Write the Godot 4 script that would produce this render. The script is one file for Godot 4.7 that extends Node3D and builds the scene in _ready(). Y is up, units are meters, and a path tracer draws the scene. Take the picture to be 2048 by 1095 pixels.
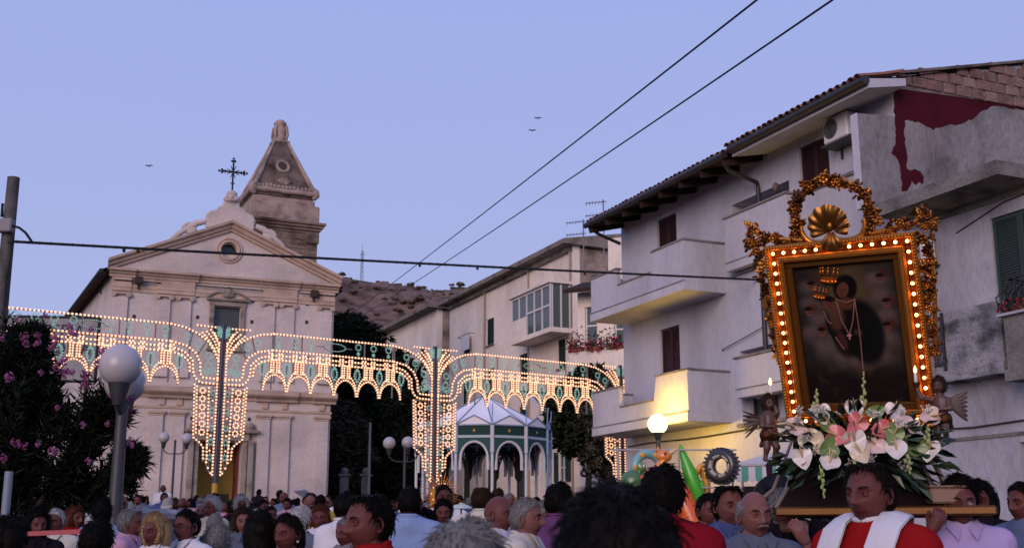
extends Node3D

# ---------------------------------------------------------------- mesh builder
class M:
	var v := PackedVector3Array()
	var n := PackedVector3Array()
	var c := PackedColorArray()
	var ix := PackedInt32Array()
	var col := Color.WHITE
	var t := Transform3D()

	func pv(p: Vector3, nn: Vector3) -> void:
		v.append(t * p)
		n.append((t.basis * nn).normalized())
		c.append(col)

	func face(pts: Array, out := Vector3.ZERO) -> void:
		var nn: Vector3 = (pts[1] - pts[0]).cross(pts[2] - pts[0]).normalized()
		if out != Vector3.ZERO and nn.dot(out) < 0.0:
			pts = pts.duplicate()
			pts.reverse()
			nn = -nn
		var b := v.size()
		for p in pts:
			pv(p, nn)
		for i in range(1, pts.size() - 1):
			ix.append(b)
			ix.append(b + i + 1)
			ix.append(b + i)

	func box(ct: Vector3, size: Vector3, bs := Basis()) -> void:
		var h := size * 0.5
		for a in 3:
			for s in [-1.0, 1.0]:
				var b: int = (a + 1) % 3
				var d: int = (a + 2) % 3
				var pts := []
				for q in [[-1.0, -1.0], [1.0, -1.0], [1.0, 1.0], [-1.0, 1.0]]:
					var p := Vector3.ZERO
					p[a] = s * h[a]
					p[b] = q[0] * h[b]
					p[d] = q[1] * h[d]
					pts.append(ct + bs * p)
				var o := Vector3.ZERO
				o[a] = s
				face(pts, bs * o)

	# box from two corners
	func bx(x0: float, y0: float, z0: float, x1: float, y1: float, z1: float) -> void:
		box(Vector3(x0 + x1, y0 + y1, z0 + z1) * 0.5, Vector3(absf(x1 - x0), absf(y1 - y0), absf(z1 - z0)))

	# box with chamfered edges
	func cbox(ct: Vector3, size: Vector3, k: float, bs := Basis()) -> void:
		var h := size * 0.5
		k = minf(k, minf(h.x, minf(h.y, h.z)) * 0.9)
		for a in 3:
			var b: int = (a + 1) % 3
			var d: int = (a + 2) % 3
			for s in [-1.0, 1.0]:
				var pts := []
				for q in [[-1.0, -1.0], [1.0, -1.0], [1.0, 1.0], [-1.0, 1.0]]:
					var p := Vector3.ZERO
					p[a] = s * h[a]
					p[b] = q[0] * (h[b] - k)
					p[d] = q[1] * (h[d] - k)
					pts.append(ct + bs * p)
				var o := Vector3.ZERO
				o[a] = s
				face(pts, bs * o)
				for s2 in [-1.0, 1.0]:
					var e := []
					for q in [[0, -1.0], [0, 1.0], [1, 1.0], [1, -1.0]]:
						var p := Vector3.ZERO
						p[a] = s * (h[a] if q[0] == 0 else h[a] - k)
						p[b] = s2 * (h[b] - k if q[0] == 0 else h[b])
						p[d] = q[1] * (h[d] - k)
						e.append(ct + bs * p)
					var o2 := Vector3.ZERO
					o2[a] = s
					o2[b] = s2
					face(e, bs * o2)
		for sx in [-1.0, 1.0]:
			for sy in [-1.0, 1.0]:
				for sz in [-1.0, 1.0]:
					face([ct + bs * Vector3(sx * h.x, sy * (h.y - k), sz * (h.z - k)), ct + bs * Vector3(sx * (h.x - k), sy * h.y, sz * (h.z - k)), ct + bs * Vector3(sx * (h.x - k), sy * (h.y - k), sz * h.z)], bs * Vector3(sx, sy, sz))

	# smooth sheet of nu x nv points
	func surf(p: PackedVector3Array, nu: int, nv: int, wrap: bool) -> void:
		var nn := PackedVector3Array()
		nn.resize(p.size())
		var quads := PackedInt32Array()
		var lim := nu if wrap else nu - 1
		for i in nv - 1:
			for j in lim:
				var a := i * nu + j
				var b := i * nu + (j + 1) % nu
				var cc := b + nu
				var d := a + nu
				var q: Vector3 = (p[cc] - p[a]).cross(p[d] - p[b])
				nn[a] += q
				nn[b] += q
				nn[cc] += q
				nn[d] += q
				quads.append_array([a, cc, b, a, d, cc])
		var base := v.size()
		for i in p.size():
			pv(p[i], nn[i] if nn[i].length_squared() > 1e-18 else Vector3.UP)
		for q in quads:
			ix.append(base + q)

	func tube(path: Array, rad, sides := 8, caps := true) -> void:
		var m := path.size()
		var p := PackedVector3Array()
		var ref := Vector3.UP
		var d0: Vector3 = (path[1] - path[0]).normalized()
		if absf(d0.dot(ref)) > 0.9:
			ref = Vector3.RIGHT
		var x := ref.cross(d0).normalized()
		for i in m:
			var d: Vector3 = (path[mini(i + 1, m - 1)] - path[maxi(i - 1, 0)]).normalized()
			x = (x - d * x.dot(d)).normalized()
			var y := d.cross(x)
			var r: float = rad[i] if rad is Array else rad
			for j in sides:
				var a := TAU * j / sides
				p.append(path[i] + (x * cos(a) + y * sin(a)) * r)
		surf(p, sides, m, true)
		if caps:
			for e in [0, m - 1]:
				var pts := []
				for j in sides:
					pts.append(p[e * sides + j])
				var dd: Vector3 = path[e] - path[1 if e == 0 else m - 2]
				if sides == 4 or sides > 2:
					face(pts, dd)

	func lathe(prof: Array, seg := 16, at := Vector3.ZERO) -> void:
		var p := PackedVector3Array()
		for q in prof:
			for j in seg:
				var a := -TAU * j / seg
				p.append(at + Vector3(cos(a) * q.x, q.y, sin(a) * q.x))
		surf(p, seg, prof.size(), true)

	func ball(ct: Vector3, r: Vector3, seg := 12, rings := 8, bs := Basis()) -> void:
		var p := PackedVector3Array()
		for i in rings + 1:
			var f := PI * i / rings
			for j in seg:
				var a := TAU * j / seg
				p.append(ct + bs * (Vector3(sin(f) * sin(a), -cos(f), sin(f) * cos(a)) * r))
		surf(p, seg, rings + 1, true)

	func ico(ct: Vector3, r: float) -> void:
		var g := 0.850651 * r
		var h := 0.525731 * r
		var b := v.size()
		for q in [Vector3(-h, g, 0), Vector3(h, g, 0), Vector3(-h, -g, 0), Vector3(h, -g, 0), Vector3(0, -h, g), Vector3(0, h, g), Vector3(0, -h, -g), Vector3(0, h, -g), Vector3(g, 0, -h), Vector3(g, 0, h), Vector3(-g, 0, -h), Vector3(-g, 0, h)]:
			pv(ct + q, q)
		for q in [0, 5, 11, 0, 1, 5, 0, 7, 1, 0, 10, 7, 0, 11, 10, 1, 9, 5, 5, 4, 11, 11, 2, 10, 10, 6, 7, 7, 8, 1, 3, 4, 9, 3, 2, 4, 3, 6, 2, 3, 8, 6, 3, 9, 8, 4, 5, 9, 2, 11, 4, 6, 10, 2, 8, 7, 6, 9, 1, 8]:
			ix.append(b + q)

	# flat outline (x, y) given thickness from z0 to z1
	func extr(poly: PackedVector2Array, z0: float, z1: float, bs := Basis(), at := Vector3.ZERO) -> void:
		var tri := Geometry2D.triangulate_polygon(poly)
		for k in range(0, tri.size(), 3):
			for z in [z0, z1]:
				var pts := []
				for e in 3:
					var q := poly[tri[k + e]]
					pts.append(at + bs * Vector3(q.x, q.y, z))
				face(pts, bs * Vector3(0, 0, 1.0 if z == maxf(z0, z1) else -1.0))
		var cw := Geometry2D.is_polygon_clockwise(poly)
		for i in poly.size():
			var a := poly[i]
			var b := poly[(i + 1) % poly.size()]
			var o := Vector3(b.y - a.y, a.x - b.x, 0) * (-1.0 if cw else 1.0)
			face([at + bs * Vector3(a.x, a.y, z0), at + bs * Vector3(b.x, b.y, z0), at + bs * Vector3(b.x, b.y, z1), at + bs * Vector3(a.x, a.y, z1)], bs * o)

	# a fat ring in the x-y plane: ring radius, tube radius across, half width
	func lathe_x(ring: float, r: float, half: float) -> void:
		var p := PackedVector3Array()
		for i in 33:
			var a := TAU * i / 32.0
			for j in 14:
				var b := TAU * j / 14.0
				p.append(Vector3(cos(a) * (ring + cos(b) * r), sin(a) * (ring + cos(b) * r), sin(b) * half))
		surf(p, 14, 33, true)

	func mesh() -> ArrayMesh:
		var a := []
		a.resize(Mesh.ARRAY_MAX)
		a[Mesh.ARRAY_VERTEX] = v
		a[Mesh.ARRAY_NORMAL] = n
		a[Mesh.ARRAY_COLOR] = c
		a[Mesh.ARRAY_INDEX] = ix
		var r := ArrayMesh.new()
		r.add_surface_from_arrays(Mesh.PRIMITIVE_TRIANGLES, a)
		return r

# ---------------------------------------------------------------- naming and tagging
var used := {}
var rng := RandomNumberGenerator.new()
var mats := {}
var noises := {}

func numbered(called: String) -> String:
	if not used.has(called):
		used[called] = 0
		return called
	used[called] += 1
	return "%s_%03d" % [called, used[called]]

func tag(o: Node3D, label: String, category: String, group := "") -> Node3D:
	o.set_meta("label", label)
	o.set_meta("category", category)
	if group != "":
		o.set_meta("group", group)
	return o

func thing(called: String, label: String, category: String, at := Vector3.ZERO, turn := 0.0, group := "") -> Node3D:
	var o := Node3D.new()
	o.name = numbered(called)
	add_child(o)
	o.position = at
	o.rotation.y = turn
	return tag(o, label, category, group)

func put(called: String, mesh: Mesh, mat: Material, parent: Node3D = null, stuff := false) -> MeshInstance3D:
	var o := MeshInstance3D.new()
	o.mesh = mesh
	o.material_override = mat
	o.name = numbered(called) if parent == null else called
	if parent == null:
		add_child(o)
	else:
		parent.add_child(o, true)
	if stuff:
		o.set_meta("kind", "stuff")
	return o

func struct(called: String, mesh: Mesh, mat: Material) -> MeshInstance3D:
	var o := put(called, mesh, mat)
	o.set_meta("kind", "structure")
	return o

# ---------------------------------------------------------------- materials
func noise(key: String, freq: float, octaves: int, lo: float, hi: float, size := 512, kind := FastNoiseLite.TYPE_SIMPLEX_SMOOTH, mid := 0.5) -> NoiseTexture2D:
	if noises.has(key):
		return noises[key]
	var f := FastNoiseLite.new()
	f.seed = key.hash() % 9973
	f.noise_type = kind
	f.frequency = freq
	f.fractal_octaves = octaves
	var tx := NoiseTexture2D.new()
	tx.width = size
	tx.height = size
	tx.seamless = true
	tx.noise = f
	var g := Gradient.new()
	g.offsets = PackedFloat32Array([0.0, mid, 1.0])
	var m := (lo + hi) * 0.5
	g.colors = PackedColorArray([Color(lo, lo, lo), Color(m + (hi - m) * 0.5, m + (hi - m) * 0.5, m + (hi - m) * 0.5), Color(hi, hi, hi)])
	tx.color_ramp = g
	noises[key] = tx
	return tx

func lin(r: float, g: float, b: float) -> Color:
	return Color(r, g, b).linear_to_srgb()

func plain(key: String, col: Color, rough := 0.8, metal := 0.0, vc := false) -> StandardMaterial3D:
	if mats.has(key):
		return mats[key]
	var m := StandardMaterial3D.new()
	m.resource_name = key
	m.albedo_color = col
	m.roughness = rough
	m.metallic = metal
	m.vertex_color_use_as_albedo = vc
	m.cull_mode = BaseMaterial3D.CULL_DISABLED
	if rough >= 0.55 and metal == 0.0:
		m.metallic_specular = 0.2
	mats[key] = m
	return m

# a wall paint or stone: broad stains, a finer mottling, a rough skin
func plaster(key: String, col: Color, stain := 0.75, big := 0.12, fine := 0.7, relief := 0.6, streak := 1.0, rough := 0.9) -> StandardMaterial3D:
	if mats.has(key):
		return mats[key]
	var m := plain(key, col, rough)
	m.albedo_texture = noise("stain%d" % int(stain * 100.0), 0.006, 5, stain, 1.0)
	m.uv1_triplanar = true
	m.uv1_world_triplanar = true
	m.uv1_scale = Vector3(big, big * streak, big)
	m.detail_enabled = true
	m.detail_blend_mode = BaseMaterial3D.BLEND_MODE_MUL
	m.detail_uv_layer = BaseMaterial3D.DETAIL_UV_2
	m.uv2_triplanar = true
	m.uv2_world_triplanar = true
	m.uv2_scale = Vector3(fine, fine * streak, fine)
	m.detail_albedo = noise("mottle%d" % int(stain * 50.0), 0.02, 4, 0.5 + stain * 0.5, 1.0)
	if relief > 0.0:
		m.heightmap_enabled = false
		m.normal_enabled = true
		m.normal_texture = relief_tex()
		m.normal_scale = relief
	return m

func relief_tex() -> NoiseTexture2D:
	if noises.has("relief"):
		return noises["relief"]
	var f := FastNoiseLite.new()
	f.seed = 77
	f.frequency = 0.03
	f.fractal_octaves = 4
	var tx := NoiseTexture2D.new()
	tx.width = 512
	tx.height = 512
	tx.seamless = true
	tx.as_normal_map = true
	tx.bump_strength = 3.0
	tx.noise = f
	noises["relief"] = tx
	return tx

func glow(key: String, col: Color, e: float, base := Color(0.8, 0.8, 0.8)) -> StandardMaterial3D:
	if mats.has(key):
		return mats[key]
	var m := plain(key, base, 0.4)
	m.emission_enabled = true
	m.emission = col
	m.emission_energy_multiplier = e
	return m

# ---------------------------------------------------------------- frame of a wall: u along it, y up, w out of it
func wall_frame(o: Node3D, at: Vector3, deg: float) -> void:
	var a := deg_to_rad(deg)
	o.transform = Transform3D(Basis(Vector3(cos(a), 0, -sin(a)), Vector3.UP, Vector3(sin(a), 0, cos(a))), at)

func on_wall(at: Vector3, deg: float, u: float, y: float, w: float) -> Vector3:
	var a := deg_to_rad(deg)
	return at + Vector3(cos(a), 0, -sin(a)) * u + Vector3.UP * y + Vector3(sin(a), 0, cos(a)) * w

func ground_y(d: float) -> float:
	return clampf((d - 5.0) * 0.03, 0.0, 1.75)

# a wall slab: outline (u, y), thick inwards from w = 0, holes [u0, y0, u1, y1, depth]
func csg_wall(called: String, outline: PackedVector2Array, thick: float, holes: Array, mat: Material, parent: Node3D, rounds := []) -> CSGPolygon3D:
	var w := CSGPolygon3D.new()
	w.name = called
	w.polygon = outline
	w.depth = thick
	w.material_override = mat
	for h in holes:
		var b := CSGBox3D.new()
		b.operation = CSGShape3D.OPERATION_SUBTRACTION
		b.size = Vector3(h[2] - h[0], h[3] - h[1], h[4] * 2.0)
		b.position = Vector3((h[0] + h[2]) * 0.5, (h[1] + h[3]) * 0.5, 0.0)
		w.add_child(b, true)
	for h in rounds:
		var b := CSGCylinder3D.new()
		b.operation = CSGShape3D.OPERATION_SUBTRACTION
		b.radius = h[2]
		b.height = h[3] * 2.0
		b.sides = 28
		b.rotation.x = PI / 2
		b.position = Vector3(h[0], h[1], 0.0)
		w.add_child(b, true)
	parent.add_child(w, true)
	return w

func rect(x0: float, y0: float, x1: float, y1: float) -> PackedVector2Array:
	return PackedVector2Array([Vector2(x0, y0), Vector2(x1, y0), Vector2(x1, y1), Vector2(x0, y1)])

# a moulding: profile of (out, up) steps run along u
func moulding(m: M, u0: float, u1: float, y: float, w: float, steps: Array, ret := true) -> void:
	var poly := PackedVector2Array([Vector2(w, y)])
	for s in steps:
		poly.append(Vector2(w + s[0], y + s[1]))
	poly.append(Vector2(w, y + steps[-1][1]))
	# profile lies in (w, y); extrude along u
	var bs := Basis(Vector3(0, 0, 1), Vector3(0, 1, 0), Vector3(1, 0, 0))
	m.extr(poly, u0, u1, bs)

# shutters: two leaves, each a frame with slats
func shutters(parent: Node3D, u0: float, y0: float, u1: float, y1: float, w: float, mat: Material, split := false, leaves := 2) -> void:
	var each := (u1 - u0) / leaves
	for k in leaves:
		var m := M.new()
		var a := u0 + each * k + 0.008
		var b := u0 + each * (k + 1) - 0.008
		var s := 0.055
		m.bx(a, y0, w, a + s, y1, w + 0.04)
		m.bx(b - s, y0, w, b, y1, w + 0.04)
		m.bx(a + s, y0, w + 0.001, b - s, y0 + s * 1.6, w + 0.039)
		m.bx(a + s, y1 - s, w + 0.001, b - s, y1, w + 0.039)
		if split:
			m.bx(a + s, lerpf(y0, y1, 0.42) - 0.04, w + 0.001, b - s, lerpf(y0, y1, 0.42) + 0.04, w + 0.039)
		var leaf := put("shutter", m.mesh(), mat, parent)
		var sl := M.new()
		var y := y0 + s * 1.6 + 0.02
		while y < y1 - s - 0.01:
			if not (split and absf(y - lerpf(y0, y1, 0.42)) < 0.06):
				sl.box(Vector3((a + b) * 0.5, y, w + 0.02), Vector3(b - a - s * 2.0, 0.045, 0.008), Basis(Vector3.RIGHT, 0.75))
			y += 0.05
		put("slat", sl.mesh(), mat, leaf, true)

func build_setting() -> void:
	# ground: one sheet that climbs gently towards the church and runs to the horizon
	var m := M.new()
	var ds := [-40.0, 0.0, 5.0, 15.0, 25.0, 35.0, 45.0, 55.0, 63.0, 100.0, 700.0]
	var p := PackedVector3Array()
	for d in ds:
		for k in 9:
			p.append(Vector3((k - 4) * 90.0, ground_y(d), -d))
	m.surf(p, 9, ds.size(), false)
	struct("ground", m.mesh(), plaster("asphalt", lin(0.06, 0.056, 0.055), 0.6, 0.2, 1.5, 1.0))
	# hill
	var f := FastNoiseLite.new()
	f.seed = 5
	f.frequency = 0.012
	f.fractal_octaves = 5
	p = PackedVector3Array()
	var nu := 110
	var nv := 46
	for i in nv:
		for j in nu:
			var x := -190.0 + j * 3.2
			var d := 130.0 + i * 4.2
			var rise := smoothstep(130.0, 262.0, d)
			var crest := 56.5 + 2.2 * sin(x * 0.07) - 0.05 * (x + 25.0) * (1.0 if x > -25.0 else -0.35)
			crest *= 1.0 - 0.55 * smoothstep(0.0, 130.0, x - 20.0) - 0.8 * smoothstep(45.0, 85.0, -x)
			var y := 1.7 + crest * pow(rise, 0.8) + f.get_noise_2d(x * 1.4, d) * 5.0 * rise + f.get_noise_2d(x * 5.0 + 90.0, d * 3.0) * 2.4 * smoothstep(0.05, 0.5, rise) * (1.0 - 0.5 * smoothstep(0.9, 1.0, rise))
			p.append(Vector3(x, y, -d))
	m = M.new()
	m.surf(p, nu, nv, false)
	var hm := plaster("scrub", lin(0.25, 0.155, 0.125), 0.45, 0.03, 0.16, 1.0)
	hm.albedo_texture = noise("hillpatch", 0.012, 5, 0.4, 1.15)
	struct("hill", m.mesh(), hm)
	# low scrub on the hill
	var b := M.new()
	for k in 5:
		var a := k * 1.3
		b.ball(Vector3(cos(a) * 0.5, 0.35 + 0.25 * sin(k * 2.1), sin(a) * 0.5), Vector3(0.65, 0.5, 0.6), 7, 5)
	var mm := MultiMesh.new()
	mm.transform_format = MultiMesh.TRANSFORM_3D
	mm.mesh = b.mesh()
	rng.seed = 31
	var spots := []
	for k in 5200:
		var i := rng.randi_range(4, nv - 14)
		var j := rng.randi_range(22, 74)
		if f.get_noise_2d(j * 9.0, i * 9.0) + rng.randf_range(-0.4, 0.4) > -0.1:
			spots.append(p[i * nu + j] + Vector3(rng.randf_range(-2, 2), 0.0, rng.randf_range(-2, 2)))
	mm.instance_count = spots.size()
	for k in spots.size():
		var s := rng.randf_range(0.25, 0.95)
		mm.set_instance_transform(k, Transform3D(Basis(Vector3.UP, rng.randf() * TAU).scaled(Vector3(s, s * 0.7, s)), spots[k]))
	var mi := MultiMeshInstance3D.new()
	mi.multimesh = mm
	mi.material_override = plain("scrub bush", lin(0.1, 0.075, 0.06), 1.0)
	mi.name = "scrub"
	add_child(mi)
	mi.set_meta("kind", "stuff")
	mi.set_meta("label", "dry brown scrub dotted over the hill behind the church")
	mi.set_meta("category", "scrub")
	# mast on the hill
	var t := thing("radio_mast", "thin lattice radio mast on the crest of the brown hill", "mast", Vector3(-33.2, 55.0, -252.0))
	m = M.new()
	for s in [[-0.35, -0.3], [0.35, -0.3], [0.0, 0.4]]:
		m.tube([Vector3(s[0], 0, s[1]), Vector3(s[0] * 0.4, 8.4, s[1] * 0.4)], 0.07, 5)
	for k in 8:
		m.tube([Vector3(-0.33, k * 1.0, -0.3), Vector3(0.31, k * 1.0 + 1.0, -0.3)], 0.04, 4)
	put("lattice", m.mesh(), plain("mast steel", lin(0.25, 0.25, 0.28), 0.6), t)
	m = M.new()
	m.tube([Vector3(0, 8.2, 0), Vector3(0, 9.8, 0)], 0.05, 5)
	m.bx(-0.6, 7.4, -0.05, 0.6, 7.55, 0.05)
	put("aerial", m.mesh(), plain("mast steel", lin(0.25, 0.25, 0.28), 0.6), t)

func pilaster(par: Node3D, u0: float, u1: float, y0: float, y1: float, w: float, mat: Material, capm: Material, ionic: bool) -> void:
	var m := M.new()
	m.cbox(Vector3((u0 + u1) / 2, (y0 + y1) / 2, w / 2 - 0.05), Vector3(u1 - u0, y1 - y0, w + 0.1), 0.015)
	m.cbox(Vector3((u0 + u1) / 2, y0 + 0.2, w / 2 - 0.04), Vector3(u1 - u0 + 0.1, 0.4, w + 0.16), 0.03)
	put("pilaster", m.mesh(), mat, par)
	m = M.new()
	if ionic:
		for s in [-1.0, 1.0]:
			var cu: float = (u0 + u1) / 2 + s * ((u1 - u0) / 2 + 0.0)
			var path := []
			for k in 15:
				var a := k * 0.62
				var r := 0.12 * (1.0 - k / 18.0)
				path.append(Vector3(cu + s * sin(a) * r, y1 + 0.1 + cos(a) * r, w + 0.03))
			m.tube(path, 0.035, 6)
			m.ball(Vector3(cu, y1 + 0.1, w), Vector3(0.1, 0.1, 0.07), 10, 6)
		m.cbox(Vector3((u0 + u1) / 2, y1 + 0.17, w / 2), Vector3(u1 - u0 + 0.14, 0.1, w + 0.1), 0.02)
	else:
		m.cbox(Vector3((u0 + u1) / 2, y1 + 0.05, w / 2 - 0.02), Vector3(u1 - u0 + 0.08, 0.1, w + 0.06), 0.02)
		m.cbox(Vector3((u0 + u1) / 2, y1 + 0.16, w / 2), Vector3(u1 - u0 + 0.2, 0.12, w + 0.12), 0.02)
	put("capital", m.mesh(), capm, par)

func build_church() -> void:
	var at := Vector3(-17.48, 0, -50)
	var wallm := plaster("church paint", lin(0.66, 0.56, 0.53), 0.8, 0.1, 0.5, 0.5)
	var trim := plaster("church trim", lin(0.64, 0.47, 0.38), 0.75, 0.2, 0.9, 0.6)
	var stone := plaster("church stone", lin(0.42, 0.35, 0.3), 0.6, 0.4, 1.4, 1.0)
	var o := thing("church", "cream baroque church with pediment, oculus window and pilasters", "church")
	wall_frame(o, at, 21.5)
	csg_wall("facade", PackedVector2Array([Vector2(0, -1), Vector2(9.85, -1), Vector2(9.85, 13.0), Vector2(4.95, 15.25), Vector2(0, 13.0)]), 0.8, [[4.09, -0.5, 5.96, 5.6, 0.9], [4.42, 9.7, 5.56, 11.6, 0.3]], wallm, o, [[4.93, 14.22, 0.36, 0.5]])
	# side wall and rear mass (the nave flares out to the left)
	var m := M.new()
	var c := Vector3(0.02, 0, -0.3)
	var rad := deg_to_rad(21.5)
	var dir := Vector3(-0.4576, 0, -0.889)
	var lu := Vector3(dir.x * cos(rad) - dir.z * sin(rad), 0, dir.x * sin(rad) + dir.z * cos(rad))
	var e := c + lu * 24.0
	m.face([c + Vector3(0, -1, 0), e + Vector3(0, -1, 0), e + Vector3(0, 13.0, 0), c + Vector3(0, 13.0, 0)], Vector3(-1, 0, 0))
	m.face([Vector3(9.83, -1, -0.3), Vector3(9.83, -1, -24), Vector3(9.83, 13, -24), Vector3(9.83, 13, -0.3)], Vector3(1, 0, 0))
	m.face([e + Vector3(0, -1, 0), Vector3(9.83, -1, -24), Vector3(9.83, 13, -24), e + Vector3(0, 13, 0)], Vector3(0, 0, -1))
	put("nave_wall", m.mesh(), wallm, o)
	m = M.new()
	var ap0 := Vector3(4.93, 15.3, -0.1)
	var ap1 := Vector3((e.x + 9.83) / 2, 15.3, -24)
	var el := Vector3(-0.45, 12.95, -0.1)
	var el2 := e + Vector3(-0.45, 12.95, 0)
	for k in 2:
		var dn := Vector3(0, -0.16 * k, 0)
		m.face([el + dn, el2 + dn, ap1 + dn, ap0 + dn], Vector3.UP if k == 0 else Vector3.DOWN)
		m.face([ap0 + dn, ap1 + dn, Vector3(10.3, 12.95, -24) + dn, Vector3(10.3, 12.95, -0.1) + dn], Vector3.UP if k == 0 else Vector3.DOWN)
	m.face([el, el2, el2 + Vector3(0, -0.16, 0), el + Vector3(0, -0.16, 0)], Vector3.LEFT)
	put("roof", m.mesh(), plaster("church roof", lin(0.13, 0.08, 0.06), 0.6, 0.3, 1.2, 1.0), o)
	m = M.new()
	m.tube([el + Vector3(-0.05, -0.08, 0.0), el2 + Vector3(-0.05, -0.08, 0)], 0.1, 8)
	m.tube([c + Vector3(-0.35, 12.7, -3.0) + lu * 0.4, c + Vector3(-0.12, 12.2, -3.0), c + Vector3(-0.12, 0, -3.0)], 0.07, 8)
	put("gutter", m.mesh(), plain("church gutter", lin(0.035, 0.045, 0.045), 0.6), o)
	# raking and flat cornices
	var prof := PackedVector2Array([Vector2(0, 0), Vector2(0.12, 0.02), Vector2(0.14, 0.12), Vector2(0.24, 0.16), Vector2(0.3, 0.3), Vector2(0.42, 0.34), Vector2(0.45, 0.46), Vector2(0, 0.46)])
	for s in [[Vector2(-0.25, 12.88), Vector2(4.95, 15.1)], [Vector2(10.12, 12.88), Vector2(4.95, 15.1)]]:
		m = M.new()
		var rings := []
		for end in s:
			var r := []
			for q in prof:
				r.append(Vector3(end.x, end.y + q.y, q.x))
			rings.append(r)
		for k in prof.size():
			var k2 := (k + 1) % prof.size()
			m.face([rings[0][k], rings[0][k2], rings[1][k2], rings[1][k]], Vector3(0, prof[k2].x - prof[k].x if k < 6 else 1.0, 0.5) if k != 0 else Vector3(0, -1, 0.3))
		for r in rings:
			m.face(r)
		put("raking_cornice", m.mesh(), trim, o)
	m = M.new()
	moulding(m, -0.12, 9.97, 12.62, 0.0, [[0.06, 0.0], [0.08, 0.1], [0.16, 0.14], [0.2, 0.22], [0.32, 0.25], [0.34, 0.34]])
	for q in [[-0.16, 0.95], [1.75, 3.65], [6.4, 8.2], [9.0, 10.02]]:
		moulding(m, q[0], q[1], 12.6, 0.08, [[0.06, 0.0], [0.08, 0.1], [0.16, 0.14], [0.2, 0.22], [0.33, 0.25], [0.35, 0.36]])
	put("cornice", m.mesh(), trim, o)
	m = M.new()
	moulding(m, -0.06, 9.91, 11.98, 0.0, [[0.05, 0.0], [0.05, 0.16], [0.08, 0.17], [0.08, 0.3]])
	for q in [[0.0, 0.8], [1.87, 3.5], [6.5, 8.1], [9.12, 9.86]]:
		moulding(m, q[0], q[1], 12.0, 0.05, [[0.05, 0.0], [0.05, 0.15], [0.08, 0.16], [0.08, 0.58]])
	put("architrave", m.mesh(), trim, o)
	m = M.new()
	moulding(m, -0.15, 10.02, 7.42, 0.0, [[0.08, 0.0], [0.12, 0.1], [0.3, 0.2], [0.36, 0.26], [0.38, 0.42], [0.1, 0.5]])
	for q in [[-0.18, 0.95], [1.75, 3.65], [6.4, 8.3], [9.0, 10.06]]:
		moulding(m, q[0], q[1], 7.4, 0.1, [[0.08, 0.0], [0.12, 0.1], [0.3, 0.2], [0.36, 0.26], [0.38, 0.44], [0.1, 0.52]])
	moulding(m, -0.05, 9.9, 6.95, 0.0, [[0.05, 0.0], [0.07, 0.1], [0.0, 0.11]])
	put("middle_cornice", m.mesh(), trim, o)
	for q in [[2.2, 2.6], [3.0, 3.3], [6.75, 7.0], [7.6, 7.9], [9.3, 9.6]]:
		m = M.new()
		m.cbox(Vector3((q[0] + q[1]) / 2, 7.24, 0.03), Vector3(0.26, 0.3, 0.1), 0.02)
		put("frieze_block", m.mesh(), trim, o)
	for q in [[0.1, 0.7], [1.95, 2.5], [2.84, 3.4], [6.56, 7.12], [7.42, 8.02], [9.18, 9.76]]:
		pilaster(o, q[0], q[1], 8.3, 11.72, 0.1, wallm, trim, true)
		pilaster(o, q[0], q[1], 0.5, 6.62, 0.12, wallm, trim, false)
	# oculus ring with its lower half walled up
	m = M.new()
	for rr in [[0.43, 0.07], [0.56, 0.05]]:
		var path := []
		for k in 33:
			path.append(Vector3(4.93 + cos(TAU * k / 32) * rr[0], 14.22 + sin(TAU * k / 32) * rr[0], 0.03))
		m.tube(path, rr[1], 8, false)
	put("oculus_ring", m.mesh(), trim, o)
	m = M.new()
	m.bx(4.5, 13.8, -0.42, 5.36, 14.2, -0.28)
	put("oculus_sill", m.mesh(), wallm, o)
	m = M.new()
	m.bx(4.5, 14.2, -0.43, 5.36, 14.62, -0.38)
	put("oculus_pane", m.mesh(), plain("dark glass", lin(0.02, 0.025, 0.03), 0.15), o)
	# window over the door
	m = M.new()
	for s in [[4.2, 4.42], [5.56, 5.78]]:
		m.cbox(Vector3((s[0] + s[1]) / 2, 10.7, 0.03), Vector3(0.2, 2.1, 0.18), 0.02)
	m.cbox(Vector3(4.99, 11.72, 0.03), Vector3(1.62, 0.2, 0.2), 0.02)
	m.cbox(Vector3(4.99, 11.9, 0.06), Vector3(1.9, 0.12, 0.3), 0.03)
	m.cbox(Vector3(4.99, 9.64, 0.06), Vector3(1.7, 0.14, 0.26), 0.03)
	var win := put("window_frame", m.mesh(), stone, o)
	m = M.new()
	for s in [-1.0, 1.0]:
		var path := []
		for k in 14:
			var a := k / 13.0
			path.append(Vector3(4.99 + s * lerpf(0.92, 0.22, a), 12.0 + 0.26 * sin(a * 1.9), 0.1))
		m.tube(path, 0.06, 7)
		m.ball(Vector3(4.99 + s * 0.22, 12.24, 0.1), Vector3(0.1, 0.1, 0.08), 9, 6)
	m.ball(Vector3(4.99, 12.28, 0.1), Vector3(0.17, 0.24, 0.1), 10, 7)
	m.ball(Vector3(4.99, 12.1, 0.1), Vector3(0.3, 0.1, 0.1), 10, 6)
	put("crest", m.mesh(), stone, win)
	m = M.new()
	m.bx(4.4, 9.68, -0.24, 5.58, 11.62, -0.2)
	var pane := put("pane", m.mesh(), plain("church pane", lin(0.05, 0.06, 0.058), 0.2), win)
	m = M.new()
	m.bx(4.97, 9.7, -0.2, 5.01, 11.6, -0.17)
	for k in 3:
		m.bx(4.42, 10.15 + k * 0.48, -0.199, 5.56, 10.18 + k * 0.48, -0.175)
	put("glazing_bar", m.mesh(), plain("lead", lin(0.1, 0.1, 0.1), 0.6), win)
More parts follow.
